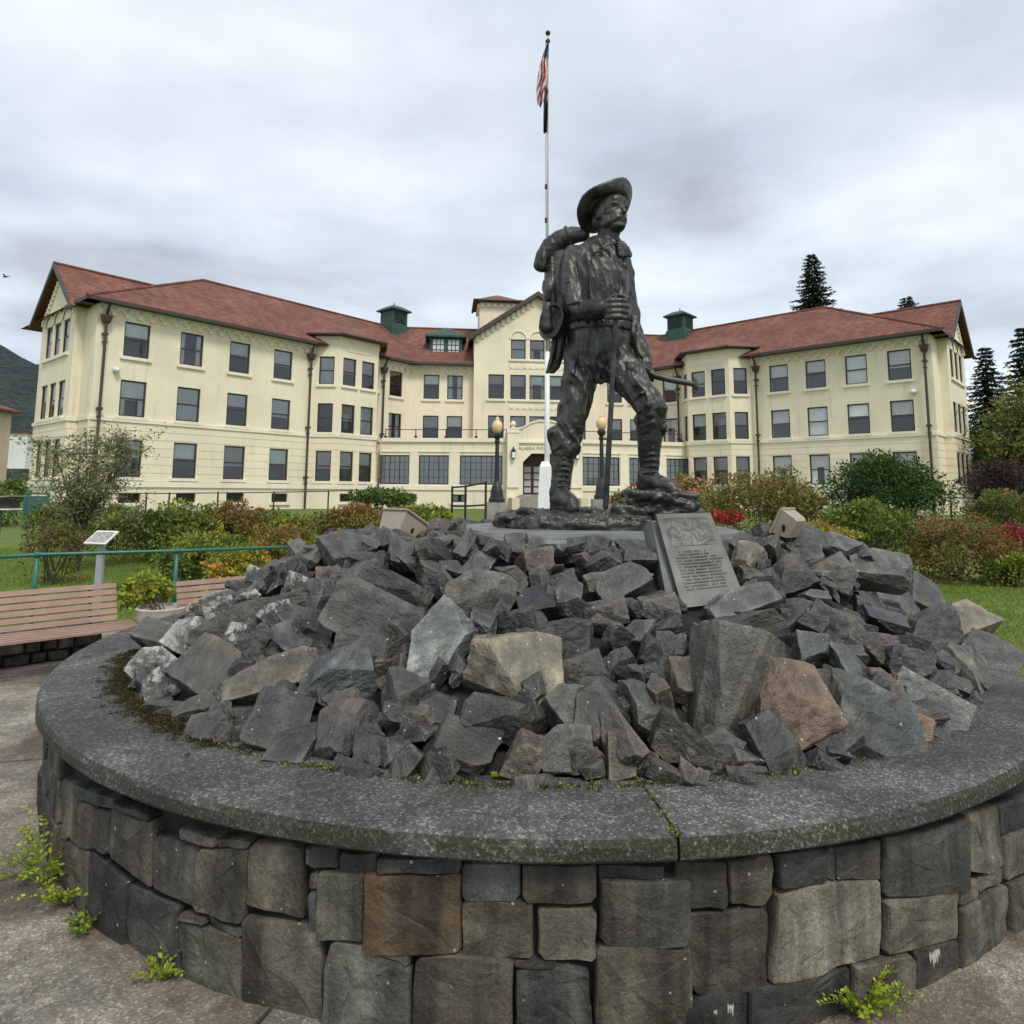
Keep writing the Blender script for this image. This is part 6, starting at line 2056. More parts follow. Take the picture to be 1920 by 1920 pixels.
bush('shrub', 'broad mid-green shrub between the information panel and the small airy tree', 'shrub', 215, 985, 70, 40, 19, GREENS + YELG[:2], 5500, 0.10, 30, G_L)
bush('shrub', 'pale leafy shrub beneath the small airy tree', 'shrub', 125, 972, 80, 34, 21, GREENS + YELG[:2] + OLIVE[:1], 5500, 0.11, 30, G_L)
bush('shrub', 'yellow-green shrub right behind the pipe rail\'s second post', 'shrub', 395, 1028, 75, 36, 14.5, YELG + GREENS[:2], 5000, 0.08, 30, G_L)
bush('shrub', 'brown and green shrub touching the heap behind the yellow-green one', 'shrub', 520, 1020, 70, 34, 14.8, RUST[:2] + YELG + OLIVE[:1], 5000, 0.08, 28, G_L)
bush('flowering_shrub', 'small shrub of red leaves between the statue\'s legs and the bent knee', 'shrub', 1185, 935, 40, 30, 22, REDS[:2] + SALM[:1] + GREENS[:2], 2600, 0.08, 22, G_R)
bush('flowering_shrub', 'shrub of salmon and cream blossoms behind the statue\'s forward boot', 'shrub', 1293, 932, 62, 42, 21, SALM, 5500, 0.09, 30, G_R)
bush('shrub', 'large olive-brown shrub behind the plaque', 'shrub', 1432, 940, 120, 68, 19, OLIVE, 13000, 0.095, 52, G_R)
bush('low_plant', 'bright red leaved low plant at the rim of the rocks by the plaque', 'shrub', 1358, 972, 34, 16, 12.5, REDS, 1500, 0.06, 16, G_R)
bush('low_plant', 'strip of yellowed low plants between the rocks and the olive shrub', 'shrub', 1550, 998, 74, 20, 13.8, YELG[:3] + RUST[:2], 3200, 0.06, 24, G_R)
bush('rounded_shrub', 'big dense dark green shrub before the far wing', 'shrub', 1662, 922, 108, 78, 22, DEEP, 20000, 0.10, 70, G_R)
bush('rhododendron', 'bright green broad-leaved shrub in front of the big dark green one', 'shrub', 1626, 978, 76, 40, 16, BRITE, 6500, 0.11, 34, G_R, aspect=0.42)
bush('shrub', 'rust-brown twiggy shrub at the edge of the right-hand lawn', 'shrub', 1795, 1028, 100, 66, 15, RUST + OLIVE[:2], 12000, 0.07, 48, G_R)
bush('red_shrub', 'dense wine-red shrub beside the lawn', 'shrub', 1896, 1012, 46, 32, 19, WINE, 4200, 0.07, 24, G_R)
bush('shrub', 'green and yellow shrub in front of the wine-red one', 'shrub', 1900, 1062, 52, 26, 14.2, BRITE + YELG[:1], 3800, 0.08, 24, G_R)
bush('shrub', 'tall olive shrub beyond the wine-red one, by the corner of the far wing', 'shrub', 1886, 955, 60, 46, 27, OLIVE + GREENS[:2], 6000, 0.11, 34, G_R)
bush('purple_tree', 'dark purple-leaved small tree at the corner of the far wing', 'tree', 1878, 905, 72, 46, 33, PURP, 9000, 0.13, 40)


# ------------------------------------------------------------------ trees
def spruce(px, ptop, Y, height, radius, label, seed, dens=1.0):
    top = at(px, ptop, Y)
    r_ = random.Random(seed)
    z0 = top.z - height
    base = Vector((top.x, Y, z0))
    e = empty('spruce_tree', base, label, 'tree', 'spruces standing behind the building')
    mb = MB(); mb.tube([base, top - Vector((0, 0, 0.3))], [0.035 * height, 0.02], 8)
    mb.build('trunk', MAT['bark'], e)
    P, D, S_ = [], [], []
    lv = int(height * 2.1)
    for i in range(lv):
        t = (i + 0.5) / lv
        z = top.z - t ** 1.05 * height * 0.97
        R = radius * (0.06 + 0.94 * t ** 0.85) * r_.uniform(0.75, 1.12)
        nb = int((5 + 7 * t) * dens)
        a0 = r_.uniform(0, 6.28)
        for b_ in range(nb):
            a = a0 + 2 * math.pi * b_ / nb + r_.uniform(-0.3, 0.3)
            Rb = R * r_.uniform(0.65, 1.12)
            k = max(4, int(Rb / 0.16))
            for j in range(k):
                f = (j + 0.5) / k
                d = Vector((math.cos(a), math.sin(a), 0))
                droop = -0.38 * f * Rb + 0.24 * f * f * Rb
                p = Vector((top.x, Y, z)) + d * (Rb * f) + Vector((0, 0, droop))
                for s in range(5):
                    side = Vector((-d.y, d.x, 0)) * r_.uniform(-1, 1)
                    P.append(p + Vector((r_.gauss(0, 0.05), r_.gauss(0, 0.05), r_.gauss(0, 0.04))))
                    D.append(d * 0.8 + side * 0.9 + Vector((0, 0, r_.uniform(-0.75, 0.1))))
                    S_.append((0.30 + 0.30 * (1 - f)) * r_.uniform(0.7, 1.3))
    pal = [((0.009, 0.019, 0.010), 3), ((0.014, 0.028, 0.013), 3), ((0.022, 0.036, 0.016), 1.2)]
    n = len(P)
    link('crown', leaf_mesh('crown', P, D, S_, pick(pal, n), 0.30, 0.2), MAT['leaf'], e)


spruce(1521, 476, 86, 17, 6.6, 'dark pointed spruce rising behind the far wing\'s roof ridge', 1)
spruce(1700, 556, 92, 15, 7.5, 'spruce of which only the top shows over the far wing\'s ridge', 2)
spruce(1846, 650, 72, 17, 6.0, 'spruce half hidden by the gabled end of the far wing', 3)
spruce(1918, 612, 58, 17, 5.0, 'spruce cut by the picture\'s edge beyond the far wing', 4)


def leafy_tree(name, label, px, pbase_y, Y, tips, pal, n_leaf, lsize, trunk_r, spread, seed, group=None, zbase=None, aspect=0.45):
    """tips: (px, py, dY) ends of the limbs"""
    r_ = random.Random(seed)
    b0 = at(px, pbase_y, Y)
    gz = ground_z(b0.x, Y) if zbase is None else zbase
    base = Vector((b0.x, Y, gz - 0.05))
    e = empty(name, base, label, 'tree', group)
    mb = MB()
    P, D = [], []
    for (tx, ty, dy) in tips:
        t = at(tx, ty, Y + dy)
        fork = base.lerp(Vector((base.x * 0.75 + t.x * 0.25, base.y * 0.75 + t.y * 0.25, t.z)), 0.35)
        m_ = fork.lerp(t, 0.55) + Vector((r_.gauss(0, 0.1), r_.gauss(0, 0.1), 0.1)) * spread
        mb.tube([base, fork, m_, t], [trunk_r, trunk_r * 0.6, trunk_r * 0.32, trunk_r * 0.1], 6)
        for s in range(7):
            f = r_.uniform(0.35, 1.0)
            o_ = fork.lerp(m_, f) if s % 2 else m_.lerp(t, f)
            tip = o_ + Vector((r_.gauss(0, 1), r_.gauss(0, 1), r_.gauss(0.35, 0.7))) * spread
            mb.tube([o_, o_.lerp(tip, 0.5) + Vector((0, 0, 0.05)), tip], [trunk_r * 0.22, trunk_r * 0.14, trunk_r * 0.05], 4)
            for _ in range(max(1, n_leaf // (len(tips) * 7))):
                g = r_.random()
                P.append(o_.lerp(tip, 0.3 + 0.75 * g) + Vector((r_.gauss(0, 1), r_.gauss(0, 1), r_.gauss(0, 0.8))) * spread * 0.28)
                D.append((r_.gauss(0, 1), r_.gauss(0, 1), r_.gauss(0, 0.8)))
    mb.build('trunk', MAT['bark'], e)
    n = len(P)
    link('crown', leaf_mesh('crown', P, D, lsize * nrng.uniform(0.6, 1.3, n), pick(pal, n), aspect), MAT['leaf'], e)
    return e


rt = random.Random(9)
tips = [(rt.uniform(45, 262), rt.uniform(815, 960), rt.uniform(-1.0, 1.0)) for _ in range(24)]
leafy_tree('willow_tree', 'small airy grey-green tree before the corner of the near wing', 150, 1000, 15.5, tips, [((0.12, 0.14, 0.07), 3), ((0.17, 0.185, 0.10), 2), ((0.075, 0.09, 0.04), 2)], 11500, 0.080, 0.026, 0.36, 4, aspect=0.38)
tips = [(rt.uniform(1846, 1990), rt.uniform(748, 860), rt.uniform(-2.5, 2.5)) for _ in range(22)]
leafy_tree('maple_tree', 'olive-green broad tree beyond the gabled end of the far wing', 1915, 960, 47, tips, OLIVE[:3] + GREENS[:2], 9500, 0.34, 0.28, 1.15, 5)
tips = [(rt.uniform(1836, 1930), rt.uniform(800, 900), rt.uniform(-2, 2)) for _ in range(12)]
leafy_tree('yew_tree', 'very dark green tree beside the far wing', 1880, 960, 52, tips, DEEP, 6500, 0.34, 0.24, 1.1, 6)

# ------------------------------------------------------------------ grass
def grass(name, poly, n, label):
    xs_ = [p[0] for p in poly]; ys_ = [p[1] for p in poly]
    P = []
    while len(P) < n:
        x, y = rng.uniform(min(xs_), max(xs_)), rng.uniform(min(ys_), max(ys_)) 
        ins = False
        for i in range(len(poly)):
            (x1, y1), (x2, y2) = poly[i], poly[i - 1]
            if (y1 > y) != (y2 > y) and x < (x2 - x1) * (y - y1) / (y2 - y1) + x1: ins = not ins
        if ins: P.append((x, y, ground_z(x, y) - 0.025))
    D = nrng.normal(size=(n, 3)) * np.array([0.6, 0.6, 0.1]) + np.array([0, 0, 1.0])
    pal = [((0.10, 0.17, 0.018), 3), ((0.075, 0.13, 0.016), 3), ((0.14, 0.20, 0.025), 1.3), ((0.20, 0.19, 0.04), 0.4)]
    link(name, leaf_mesh(name, P, D, nrng.uniform(0.04, 0.085, n), pick(pal, n), 0.16), MAT['leaf'], label=label, cat='grass', kind='stuff')


grass('grass', [(-14, 9.2), (-7.8, 8.6), (-5.4, 9.6), (-3.4, 10.8), (-3.6, 14), (-6, 18), (-16, 20)], 42000, 'mown green lawn behind the benches and the green rail')
grass('grass', [(5.0, 7.0), (4.2, 10.5), (6.5, 14.6), (14, 15), (13, 5.0), (6.2, 3.6)], 42000, 'mown green lawn beyond the rock heap on the right')

# moss and little plants in the joints
def tufts(name, pts, n_each, size, pal, label, cat, spread, up=0.8, kind=None, aspect=0.45):
    P, D = [], []
    for p in pts:
        for _ in range(n_each):
            P.append((p[0] + rng.gauss(0, spread), p[1] + rng.gauss(0, spread), p[2] + abs(rng.gauss(0, spread * 0.5)) * up))
            D.append((rng.gauss(0, 1), rng.gauss(0, 1), rng.gauss(0.6, 0.5)))
    n = len(P)
    return link(name, leaf_mesh(name, P, D, size * nrng.uniform(0.5, 1.4, n), pick(pal, n), aspect), MAT['leaf'], label=label, cat=cat, kind=kind)


MOSS = [((0.030, 0.026, 0.006), 3), ((0.046, 0.037, 0.008), 2), ((0.018, 0.018, 0.005), 3)]
pts = []
for i in range(520):
    a = math.radians(rng.uniform(196, 240)); r = 3.0 + abs(rng.gauss(0, 0.045)) * (1 if rng.random() < 0.75 else 1.7)
    pts.append((PC.x + r * math.cos(a), PC.y + r * math.sin(a), Z_CAP + 0.002))
tufts('moss', pts, 30, 0.011, MOSS, 'olive moss along the inner edge of the coping', 'moss', 0.016, 0.35, 'stuff')
pts = []
for i in range(260):
    a = math.radians(rng.uniform(238, 310)); r = 3.03 + abs(rng.gauss(0, 0.02))
    pts.append((PC.x + r * math.cos(a), PC.y + r * math.sin(a), Z_CAP + 0.002))
a = math.atan2(cap_joints[0].y - PC.y, cap_joints[0].x - PC.x)
for i in range(60):
    r = rng.uniform(2.97, R_CAP)
    pts.append((PC.x + r * math.cos(a), PC.y + r * math.sin(a), Z_CAP - 0.004))
tufts('moss', pts, 9, 0.013, MOSS + YELG[:1], 'thin moss in the coping joint and under the front rocks', 'moss', 0.009, 0.4, 'stuff')


def weed(px, py, z, w, n, size, label, pal=FRESH, fern=False):
    c = at_z(px, py, z)
    k = (c - Vector((0, 0, EYE))).length / FPX
    e = empty('weed', c, label, 'weed', 'weeds growing at the planter')
    P, D, S_ = [], [], []
    mb = MB()
    for _ in range(n):
        a = rng.uniform(0, 2 * math.pi); L_ = w * k * rng.uniform(0.5, 1.1)
        d = Vector((math.cos(a), math.sin(a), rng.uniform(0.35, 1.5))).normalized()
        tip = c + d * L_ + Vector((0, 0, -0.1 * L_))
        mb.tube([c, c.lerp(tip, 0.5) + Vector((0, 0, 0.12 * L_)), tip], [0.0022, 0.0016, 0.0008], 4)
        m_ = 9
        for j in range(m_):
            f = 0.25 + 0.75 * j / (m_ - 1)
            p = c.lerp(tip, f) + Vector((0, 0, 0.12 * L_ * 4 * f * (1 - f)))
            for s in (-1, 1):
                P.append(p); S_.append(size * (1.15 - 0.5 * f) * rng.uniform(0.7, 1.2))
                D.append(d * 0.6 + Vector((-d.y, d.x, 0)) * s + Vector((rng.gauss(0, 0.25), rng.gauss(0, 0.25), rng.gauss(0, 0.3))))
    m2 = len(P)
    link('leaves', leaf_mesh('leaves', P, D, S_, pick(pal, m2), 0.55), MAT['leaf'], e)
    mb.build('stem', MAT['green_stem'], e)


MAT['green_stem'] = m_plain('green_stem', (0.10, 0.15, 0.03), 0.6, bmp=0)
weed(82, 1655, 0.0, 112, 30, 0.032, 'largest yellow-green fern at the foot of the planter wall')
weed(122, 1700, 0.0, 74, 22, 0.028, 'fern just below the largest one at the foot of the planter wall')
weed(160, 1745, 0.0, 52, 12, 0.028, 'small dark fern by the paving joint at the planter\'s foot', GREENS + FRESH[:1])
weed(300, 1836, 0.0, 52, 9, 0.026, 'little pale weed in the paving before the planter wall')
weed(1612, 1905, 0.0, 84, 54, 0.026, 'bright green leafy weed against the front wall stones')
weed(930, 1458, Z_CAP, 14, 6, 0.016, 'tiny sprig on the coping under the front rocks')

# ------------------------------------------------------------------ benches on a low stone wall
def bench(A, Bp, label, n_br=3):
    """A, Bp: ends of the back's top rail; faces the planter"""
    A, Bp = Vector(A), Vector(Bp)
    d = (Bp - A); d.z = 0; Lb = d.length; d.normalize()
    n = Vector((d.y, -d.x, 0))
    if n.y > 0: n = -n
    e = empty('bench', A.lerp(Bp, 0.5).xy.to_3d(), label, 'bench', 'slatted benches behind the planter')
    zt = A.z
    R3 = Matrix((d, n, Vector((0, 0, 1)))).transposed()
    mid = A.lerp(Bp, 0.5)
    for i in range(6):           # back slats, leaning
        c = mid + Vector((0, 0, -i * 0.066 - 0.025)) + n * (0.012 + i * 0.026)
        MB().box(c, Lb, 0.022, 0.055, R3 @ Matrix.Rotation(0.32, 3, 'X')).build('slat', MAT['slat'], e)
    for i in range(5):           # seat slats
        c = mid + Vector((0, 0, -0.40 - 0.004 * i)) + n * (0.22 + i * 0.085)
        MB().box(c + d * 0.06, Lb + 0.12, 0.062, 0.024, R3).build('slat', MAT['slat'], e)
    for k in range(n_br):
        s = -Lb / 2 + 0.25 + (Lb - 0.5) * k / (n_br - 1)
        c = mid + d * s
        mb = MB()
        mb.tube([c + Vector((0, 0, 0.01)) - n * 0.02, c + Vector((0, 0, -0.40)) + n * 0.14, c + Vector((0, 0, -0.435)) + n * 0.56, c + Vector((0, 0, -0.62)) + n * 0.30, c + Vector((0, 0, -0.88)) + n * 0.30], 0.016, 6)
        mb.build('bracket', MAT['iron'], e)
    return d, n


bA = at_z(-330, 1136, 0.82); bB = at_z(217, 1093, 0.82)
d1, n1_ = bench(bA, bB, 'long slatted wooden bench, cut by the picture\'s edge')
cA = at_z(329, 1091, 0.82); cB = at_z(480, 1078, 0.82)
d2, n2_ = bench(cA, cB, 'far slatted wooden bench, half hidden behind the rock heap')


def low_wall(A, Bp, off, h, label, seed):
    d = (Bp - A); d.z = 0; Lw = d.length; d.normalize()
    n = Vector((d.y, -d.x, 0))
    if n.y > 0: n = -n
    A0 = Vector((A.x, A.y, 0)) + n * off
    e = empty('low_stone_wall', A0 + d * Lw / 2, label, 'wall', 'low stone walls under the benches')
    F = lambda s, z, o: A0 + d * s + n * o + Vector((0, 0, z))
    MB().mbox(F, 0.02, Lw - 0.02, -0.05, h - 0.03, -0.33, -0.02).build('wall_core', MAT['mortar'], e)
    r_ = random.Random(seed)
    z = 0
    while z < h - 0.05:
        hh = min(r_.uniform(0.10, 0.17), h - z)
        s = 0
        while s < Lw:
            w = min(r_.uniform(0.14, 0.30), Lw - s)
            if w < 0.06: break
            g = 0.008
            q = [(s + g, z + g), (s + w - g, z + g), (s + w - g, z + hh - g), (s + g, z + hh - g)]
            q = [(a + r_.uniform(-0.01, 0.01), b_ + r_.uniform(-0.008, 0.008)) for a, b_ in q]
            cx, cz = s + w / 2, z + hh / 2
            mb = MB()
            mb.loft([[F(a, b_, -0.1) for a, b_ in q], [F(a, b_, 0.0) for a, b_ in q], [F(cx + (a - cx) * 0.82, cz + (b_ - cz) * 0.75, 0.03) for a, b_ in q]])
            o = mb.build('stone', MAT['wall_stone'], e)
            c = r_.choice([DK, GN, BR, TN, DK]); o.color = (*c, 1)
            s += w
        z += hh


low_wall(bA, bB, -0.30, 0.36, 'low rubble wall carrying the long bench', 3)
low_wall(cA, cB, -0.30, 0.36, 'low rubble wall carrying the far bench', 4)

# concrete tub between the benches
tc_ = at(302, 1182, 7.75); tc_.z = 0
tub = empty('concrete_tub', tc_, 'pale round concrete tub between the two benches', 'planter pot')
MB().lathe((tc_.x, tc_.y, 0), [(0.18, 0.0), (0.21, 0.10), (0.265, 0.50), (0.275, 0.54), (0.255, 0.55), (0.24, 0.52), (0.02, 0.50)], 28).build('tub', MAT['concrete'], tub, smooth=False)
tpc = at(281, 1114, 7.9)
e = empty('tub_plant', (tpc.x, tpc.y, 0.45), 'yellow-green leafy plant growing from the concrete tub', 'plant')
P, q = clump_points(1500, tpc, 0.31, 0.28, 0.25, 26, 5)
link('foliage', leaf_mesh('foliage', P, q + nrng.normal(size=(1500, 3)) * 0.6, 0.062 * nrng.uniform(0.6, 1.3, 1500), pick(YELG[:3] + FRESH[:1], 1500), 0.55), MAT['leaf'], e)
mb = MB(); stems(mb, Vector((tc_.x, tc_.y, 0.45)), [Vector((tpc.x + rng.uniform(-0.3, 0.3), tpc.y + rng.uniform(-0.2, 0.2), tpc.z + rng.uniform(-0.1, 0.2))) for _ in range(9)], 0.008)
mb.build('stem', MAT['bark'], e)

# ------------------------------------------------------------------ green pipe rail on the lawn
ra = at(-260, 1061, 8.6); rb = at(70, 1040, 9.3); rc = at(332, 1033, 10.2); rd = at(640, 1022, 11.6)
e = empty('pipe_rail', (rb.x, rb.y, 0), 'green-painted pipe rail between the benches and the lawn', 'railing')
mb = MB(); mb.tube([ra, rb, rc, rd], 0.026, 10); mb.build('rail', MAT['green_paint'], e, smooth=True)
for p in (ra, rb, rc, rd):
    mb = MB(); mb.tube([Vector((p.x, p.y, -0.1)), p], 0.030, 10); mb.tube([p - Vector((0, 0, 0.035)), p + Vector((0, 0, 0.035))], 0.036, 10)
    mb.build('post', MAT['green_paint'], e, smooth=True)

# information panel
pc = at(190, 1008, 10.6)
e = empty('information_panel', (pc.x, pc.y, 0), 'small tilted information panel in a white frame on a grey post', 'sign')
M = Matrix.Rotation(math.radians(-16), 3, 'Z') @ Matrix.Rotation(math.radians(38), 3, 'X')
MB().box(pc, 0.42, 0.30, 0.022, M).build('frame', MAT['white'], e)
m, N, L, b = nt('faded_panel')
v = world_pos(N, L); n1 = noise(N, L, v, 22, 5, 0.7)
r1 = ramp(N, [(0.38, (0.14, 0.14, 0.12)), (0.5, (0.34, 0.32, 0.28)), (0.62, (0.46, 0.44, 0.38))]); L.new(n1.outputs['Fac'], r1.inputs[0]); L.new(r1.outputs[0], b.inputs['Base Color'])
MB().box(pc + M @ Vector((0, 0, 0.013)), 0.36, 0.24, 0.006, M).build('panel', m, e)
MB().box((pc.x, pc.y + 0.02, (pc.z - 0.03) / 2), 0.10, 0.06, pc.z - 0.05).build('post', m_plain('grey_post', (0.36, 0.36, 0.38), 0.5), e)

# small roofed notice box on a green post at the picture's edge
nb = at(2, 945, 10.2)
e = empty('notice_box', (nb.x, nb.y, 0), 'small roofed wooden notice box on a green post', 'notice box')
mb = MB(); mb.box(nb, 0.40, 0.24, 0.13); mb.build('box', m_plain('dark_wood', (0.05, 0.032, 0.024), 0.7), e)
mb = MB(); mb.prism([nb + Vector((-0.28, -0.2, 0.07)), nb + Vector((0.26, -0.2, 0.11)), nb + Vector((0.26, -0.2, 0.135)), nb + Vector((-0.28, -0.2, 0.10))], (0, 0.4, 0)); mb.build('roof', m_plain('weathered_wood', (0.24, 0.22, 0.19), 0.8), e)
mb = MB(); mb.box(nb + Vector((0, 0, -0.075)), 0.46, 0.28, 0.02); mb.build('shelf', MAT['white'], e)
mb = MB(); mb.tube([(nb.x - 0.02, nb.y, -0.05), (nb.x - 0.02, nb.y, nb.z - 0.08)], 0.04, 8); mb.build('post', MAT['green_paint'], e)

# dark low wall of a planting bed seen behind the rail
w0, w1 = at_z(196, 1052, 0.1), at_z(330, 1052, 0.1)

# ------------------------------------------------------------------ lamp posts
def lamp_post(px, ptop, pbot, Y, label, h_ped):
    top = at(px, ptop, Y); bot = at(px, pbot, Y)
    x = (top.x + bot.x) / 2
    z0, z1 = bot.z, top.z
    H_ = z1 - z0
    e = empty('lamp_post', (x, Y, z0), label, 'lamp post', 'globe lamp posts flanking the steps')
    c = Vector((x, Y, z0))
    s = H_ / 3.2
    mb = MB(); mb.lathe(c, [(0.30 * s, 0), (0.30 * s, 0.14 * s), (0.25 * s, 0.18 * s), (0.22 * s, 0.45 * s), (0.17 * s, 0.62 * s), (0.115 * s, 0.75 * s), (0.10 * s, 0.8 * s)], 12)
    mb.build('base', MAT['iron'], e)
    mb = MB(); mb.lathe(c, [(0.095 * s, 0.75 * s), (0.085 * s, 1.4 * s), (0.07 * s, 2.20 * s), (0.105 * s, 2.24 * s), (0.105 * s, 2.30 * s), (0.07 * s, 2.33 * s), (0.12 * s, 2.42 * s), (0.16 * s, 2.48 * s), (0.16 * s, 2.56 * s), (0.10 * s, 2.60 * s)], 12)
    mb.build('column', MAT['iron'], e)
    mb = MB(); mb.lathe(c, [(0.10 * s, 2.58 * s), (0.17 * s, 2.68 * s), (0.205 * s, 2.82 * s), (0.19 * s, 2.95 * s), (0.12 * s, 3.04 * s), (0.07 * s, 3.07 * s), (0.09 * s, 3.10 * s), (0.05 * s, 3.17 * s), (0.02 * s, 3.22 * s)], 16)
    mb.build('globe', m_plain('amber_glass', (0.78, 0.55, 0.30), 0.25, bmp=0), e, smooth=True)
    MB().box((x, Y, z0 - h_ped / 2), 0.75 * s, 0.75 * s, h_ped).build('plinth', MAT['steps'], e)


lamp_post(932, 782, 942, 23, 'black lamp post with amber globe standing clear beside the statue\'s pack', 1.6)
lamp_post(1128, 776, 936, 24, 'black lamp post with amber globe seen between the statue\'s legs', 1.6)

# ------------------------------------------------------------------ flagpole with two flags
FY = 32.0
p_bot, p_mid, p_top = at(1024, 965, FY), at(1026, 660, FY), at(1031, 66, FY)
px_ = p_mid.x
e = empty('flagpole', (px_, FY, ground_z(px_, FY)), 'tall white flagpole with a ball top rising behind the statue', 'flagpole')
zg_ = ground_z(px_, FY)
mb = MB(); mb.tube([(px_, FY, zg_), (px_, FY, p_mid.z)], [0.145, 0.12], 14); mb.build('lower_mast', MAT['white'], e, smooth=True)
mb = MB(); mb.tube([(px_, FY, p_mid.z - 0.2), (px_ + 0.02, FY, p_top.z)], [0.075, 0.040], 10); mb.build('upper_mast', m_plain('pole_grey', (0.42, 0.40, 0.36), 0.5), e, smooth=True)
mb = MB(); mb.ellipsoid((px_ + 0.02, FY, p_top.z + 0.12), 0.13, 0.13, 0.13); mb.lathe((px_ + 0.02, FY, p_top.z - 0.45), [(0.05, 0), (0.12, 0.06), (0.12, 0.16), (0.05, 0.22)], 10); mb.build('finial', MAT['iron'], e, smooth=True)
zz0, zz1 = at(1022, 942, FY).z, at(1022, 866, FY).z
mb = MB(); mb.loft([[(px_ + x * w - 0.1, FY + y * w - 0.25, z) for x, y in ((-1, -1), (1, -1), (1, 1), (-1, 1))] for z, w in ((zg_ - 0.05, 0.36), (zz0, 0.35), (zz1 - 0.25, 0.27), (zz1, 0.17))]); mb.build('base_housing', MAT['white'], e)
for y in (351, 414):
    z = at(1025, y, FY).z
    mb = MB(); mb.box((px_ - 0.07, FY - 0.06, z), 0.12, 0.12, 0.22); mb.build('cleat', MAT['iron'], e)
mb = MB(); mb.tube([(px_ - 0.10, FY - 0.1, p_mid.z), (px_ - 0.10, FY - 0.05, p_top.z - 0.4)], 0.008, 4); mb.build('halyard', MAT['iron'], e)


def flag(name, label, colf, ptop, pbot, xs_top, xs_bot, folds, seed):
    """a flag hanging limp in folds: rows of (left, right) pixels from top to bottom"""
    rows, cols = 40, 22
    V, C = [], []
    r_ = random.Random(seed)
    for i in range(rows + 1):
        t = i / rows
        y = ptop + (pbot - ptop) * t
        l, r = xs_top(t), xs_bot(t)
        for j in range(cols + 1):
            s = j / cols
            p = at(l + (r - l) * s, y, FY)
            dY = 0.16 * math.sin(s * folds * math.pi * 2 + 3.0 * t + seed) * (0.3 + t)
            dz = -0.35 * math.sin(s * math.pi * 2.2 + seed) * t * 0.25
            V.append((p.x, FY - 0.12 + dY, p.z + dz)); C.append(colf(s, t))
    Fc = [(i * (cols + 1) + j, i * (cols + 1) + j + 1, (i + 1) * (cols + 1) + j + 1, (i + 1) * (cols + 1) + j) for i in range(rows) for j in range(cols)]
    me = bpy.data.meshes.new(name); me.from_pydata(V, [], Fc)
    ca = me.color_attributes.new('Col', 'FLOAT_COLOR', 'POINT')
    ca.data.foreach_set('color', np.array([(*c, 1) for c in C], np.float32).ravel())
    me.polygons.foreach_set('use_smooth', [True] * len(me.polygons)); me.update()
    o = link(name, me, MAT['leaf'], label=label, cat='flag')
    md = o.modifiers.new('thick', 'SOLIDIFY'); md.thickness = 0.01
    return o


def stripes(s, t):
    # the cloth hangs from its upper corner, so the stripes run down it in slanting folds
    if t < 0.30 and s > 0.15:
        return (0.035, 0.05, 0.12) if (math.sin(s * 40) * math.sin(t * 70)) < 0.65 else (0.6, 0.6, 0.62)
    k = (s * 3.0 + 0.7 * math.sin(t * 8.0) + 1.6 * t) % 1.0
    return (0.42, 0.018, 0.045) if k < 0.5 else (0.85, 0.83, 0.82)


flag('flag', 'striped red and white flag hanging limp at the pole\'s top', stripes, 76, 200, lambda t: 1027 - 18 * min(1, t * 2.2) + (3 * math.sin(t * 6) if t > 0.4 else 0), lambda t: 1029 - 3 * t, 2.0, 1)
flag('flag', 'dark blue-grey flag hanging below the striped one', lambda s, t: (0.035, 0.050, 0.065), 168, 252, lambda t: 1020 - 2.0 * t, lambda t: 1028 - 2 * t, 1.2, 2)

# ------------------------------------------------------------------ fences near the building
def fence(name, label, pts, rails, r=0.03, mat='iron', mesh=False, group=None):
    pts = [Vector(p) for p in pts]
    e = empty(name, Vector((pts[0].x, pts[0].y, ground_z(pts[0].x, pts[0].y))), label, 'fence', group)
    for k in rails:
        mb = MB(); mb.tube([Vector((p.x, p.y, ground_z(p.x, p.y) + (p.z - ground_z(p.x, p.y)) * k)) for p in pts], r, 6); mb.build('rail', MAT[mat], e)
    for p in pts:
        mb = MB(); mb.tube([Vector((p.x, p.y, ground_z(p.x, p.y) - 0.1)), p + Vector((0, 0, 0.05))], r * 1.25, 6); mb.build('post', MAT[mat], e)


fence('pipe_fence', 'thin dark pipe fence along the foot of the near wing', [at(x, y, Yf) for x, y, Yf in ((196, 926, 34), (275, 925, 34.6), (318, 925, 35), (409, 924, 36), (514, 923, 37), (616, 921, 38.5), (660, 919, 39))], (1.0,), 0.035)
fence('stair_railing', 'grey metal railing sloping up beside the lamp post', [at(x, y, Yf) for x, y, Yf in ((848, 914, 24), (873, 912, 23.4), (911, 905, 22.6))], (1.0, 0.62, 0.3), 0.035)
fence('pipe_fence', 'thin dark pipe fence along the foot of the far wing', [at(x, y, Yf) for x, y, Yf in ((1560, 928, 37), (1700, 931, 36), (1782, 933, 35), (1830, 934, 34.5))], (1.0,), 0.035)
